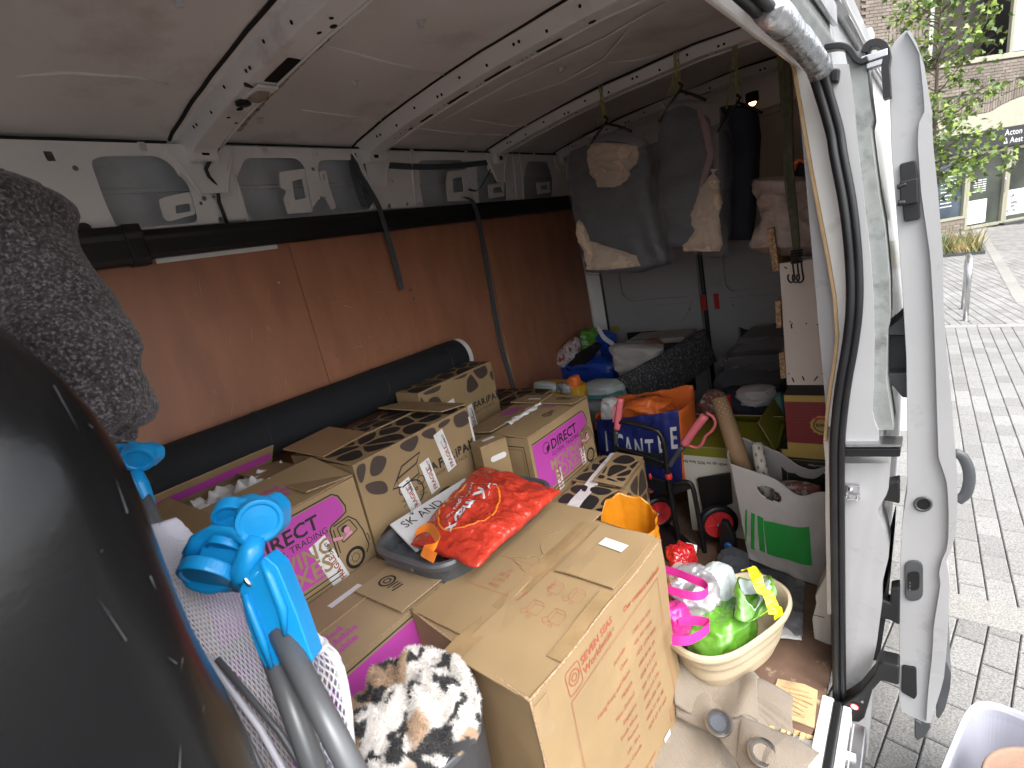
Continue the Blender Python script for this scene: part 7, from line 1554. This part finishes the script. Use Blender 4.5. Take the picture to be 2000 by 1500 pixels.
# ---------------------------------------------------------------- grey plastic sheeting and dark bundle on the floor by the bag
sh = MB().grid(lambda u, v: (lambda p: p+UP*(.008+.012*abs(ridge(p, 9, 7))+.02*math.sin(3.14*u)*math.sin(3.14*v)*max(0, nz(p, 5, 3)+.4)))(OZ(1400, 1085, 0).lerp(OZ(1575, 1115, 0), u).lerp(OZ(1430, 1240, 0).lerp(OZ(1568, 1250, 0), u), v)), 60, 50)
sh.build('plastic_sheet', 'plastic_sheet_grey', smooth=True, solid=.001, label='crumpled grey plastic sheet lying on the floor under the white shopping bag', cat='plastic sheet')
MB().grid(lambda u, v: OZ(1478, 1228, .012).lerp(OZ(1562, 1222, .012), u).lerp(OZ(1490, 1242, .012).lerp(OZ(1566, 1250, .012), u), v)+UP*.003*nz((u*4, v, 0), 1), 14, 5).build('white_cloth_strip', 'white_cloth', smooth=True, solid=.004, label='pale lilac cloth edge showing under the grey plastic sheet', cat='cloth')
p = OZ(1435, 1110, .04); lump('dark_shoe_bag', 'dark crumpled bag on the floor below the trolley wheel', 'clothes_dark', (p.x-.01, p.y+.03, .05), (.06, .06, .045), .010, 15, 95, cat='bag')
# ---------------------------------------------------------------- crate with a fabric bin, on the pavement
cz = GZ+.34
cc = SZ(1955, 1470, cz); crate = thing('plastic_crate', 'white plastic storage box standing on the paving by the sliding door', 'storage box', Vector((cc.x+.075, cc.y-.10, GZ)), R(-14), frame=MS)
def weave(m, sc=1300, st=.6):
    n = m.node_tree.nodes; l = m.node_tree.links; p = n['Principled BSDF']; tc = n.new('ShaderNodeTexCoord'); ws = []
    for d in ('X', 'Y'):
        w_ = n.new('ShaderNodeTexWave'); w_.bands_direction = d; w_.inputs['Scale'].default_value = sc/6.28/2; w_.inputs['Distortion'].default_value = .4; l.new(tc.outputs['Object'], w_.inputs['Vector']); ws.append(w_)
    mu = n.new('ShaderNodeMath'); mu.operation = 'MULTIPLY'; l.new(ws[0].outputs['Fac'], mu.inputs[0]); l.new(ws[1].outputs['Fac'], mu.inputs[1])
    bp = n.new('ShaderNodeBump'); bp.inputs['Strength'].default_value = st; bp.inputs['Distance'].default_value = .003; l.new(mu.outputs[0], bp.inputs['Height']); l.new(bp.outputs[0], p.inputs['Normal'])
    mx = n.new('ShaderNodeMixRGB'); mx.blend_type = 'MULTIPLY'; mx.inputs[0].default_value = .2; src = p.inputs['Base Color'].links[0].from_socket; l.new(src, mx.inputs[1]); l.new(mu.outputs[0], mx.inputs[2]); l.new(mx.outputs[0], p.inputs['Base Color'])
weave(M['curtain_beige'])
mat('crate_plastic', (.40, .41, .48), .3, var=.05); mat('bin_fabric', (.27, .17, .12), .85, var=.12, vscale=14, bump=.4, bscale=120)
def crf(u, v):
    pr = [(0, .84), (.01, .86), (.30, .97), (.31, .975), (.312, 1.0), (.335, 1.02), (.342, 1.01), (.342, .97), (.33, .95), (.30, .945), (.02, .83)]
    k = v*(len(pr)-1); i = min(int(k), len(pr)-2); g = k-i; z = pr[i][0]+(pr[i+1][0]-pr[i][0])*g; s = pr[i][1]+(pr[i+1][1]-pr[i][1])*g; x, y = rr(u, -.19*s, .19*s, -.26*s, .26*s, .36)
    return Vector((x, y, z))
mb = MB().grid(crf, 72, 41, cu=True); mb.f.append(tuple(40*72+k for k in range(72))); mb.build('crate_body', 'crate_plastic', crate, smooth=False)
fbn = thing('fabric_bin', 'round brown fabric bin with dark things inside the white storage box', 'fabric bin', Vector((cc.x+.10, cc.y-.12, GZ+.02)), 0, frame=MS)
MB().lathe([(.12, .0), (.13, .01), (.145, .33), (.15, .345), (.147, .352), (.138, .345), (.13, .06)], 48, caps=True).build('bin_body', 'bin_fabric', fbn, smooth=True)
MB().ball((.02, -.01, .26), .09, .09, .06).build('dark_contents', 'clothes_navy', fbn); MB().ribbon(smooth_path([Vector((-.02, .05, .32)), Vector((0, .02, .36)), Vector((.02, -.02, .34)), Vector((.03, -.06, .33))]), Vector((.012, 0, .004)), .002).build('grey_strap', 'grey_tube', fbn); MB().box((-.05, .03, .30), (.012, .02, .03)).build('orange_tag', 'bag_orange', fbn)
# ---------------------------------------------------------------- small warm courtesy lamp near the rear, assumed from warm glints on the metal
LPp = OY(1470, 203, 2.95)
lp_ = vp('courtesy_lamp', MB().lathe([(.030, .05), (.030, .012), (.024, .006)], 20, LPp), 'black_plastic')
lm = mat('lamp_warm', (1, .6, .25), .4); pn = lm.node_tree.nodes['Principled BSDF']; pn.inputs['Emission Color'].default_value = (1, .48, .16, 1); pn.inputs['Emission Strength'].default_value = 6
MB().lathe([(.016, .0058), (.012, -.004), (.002, -.008)], 16, LPp).build('lamp_lens', 'lamp_warm', lp_, smooth=True)
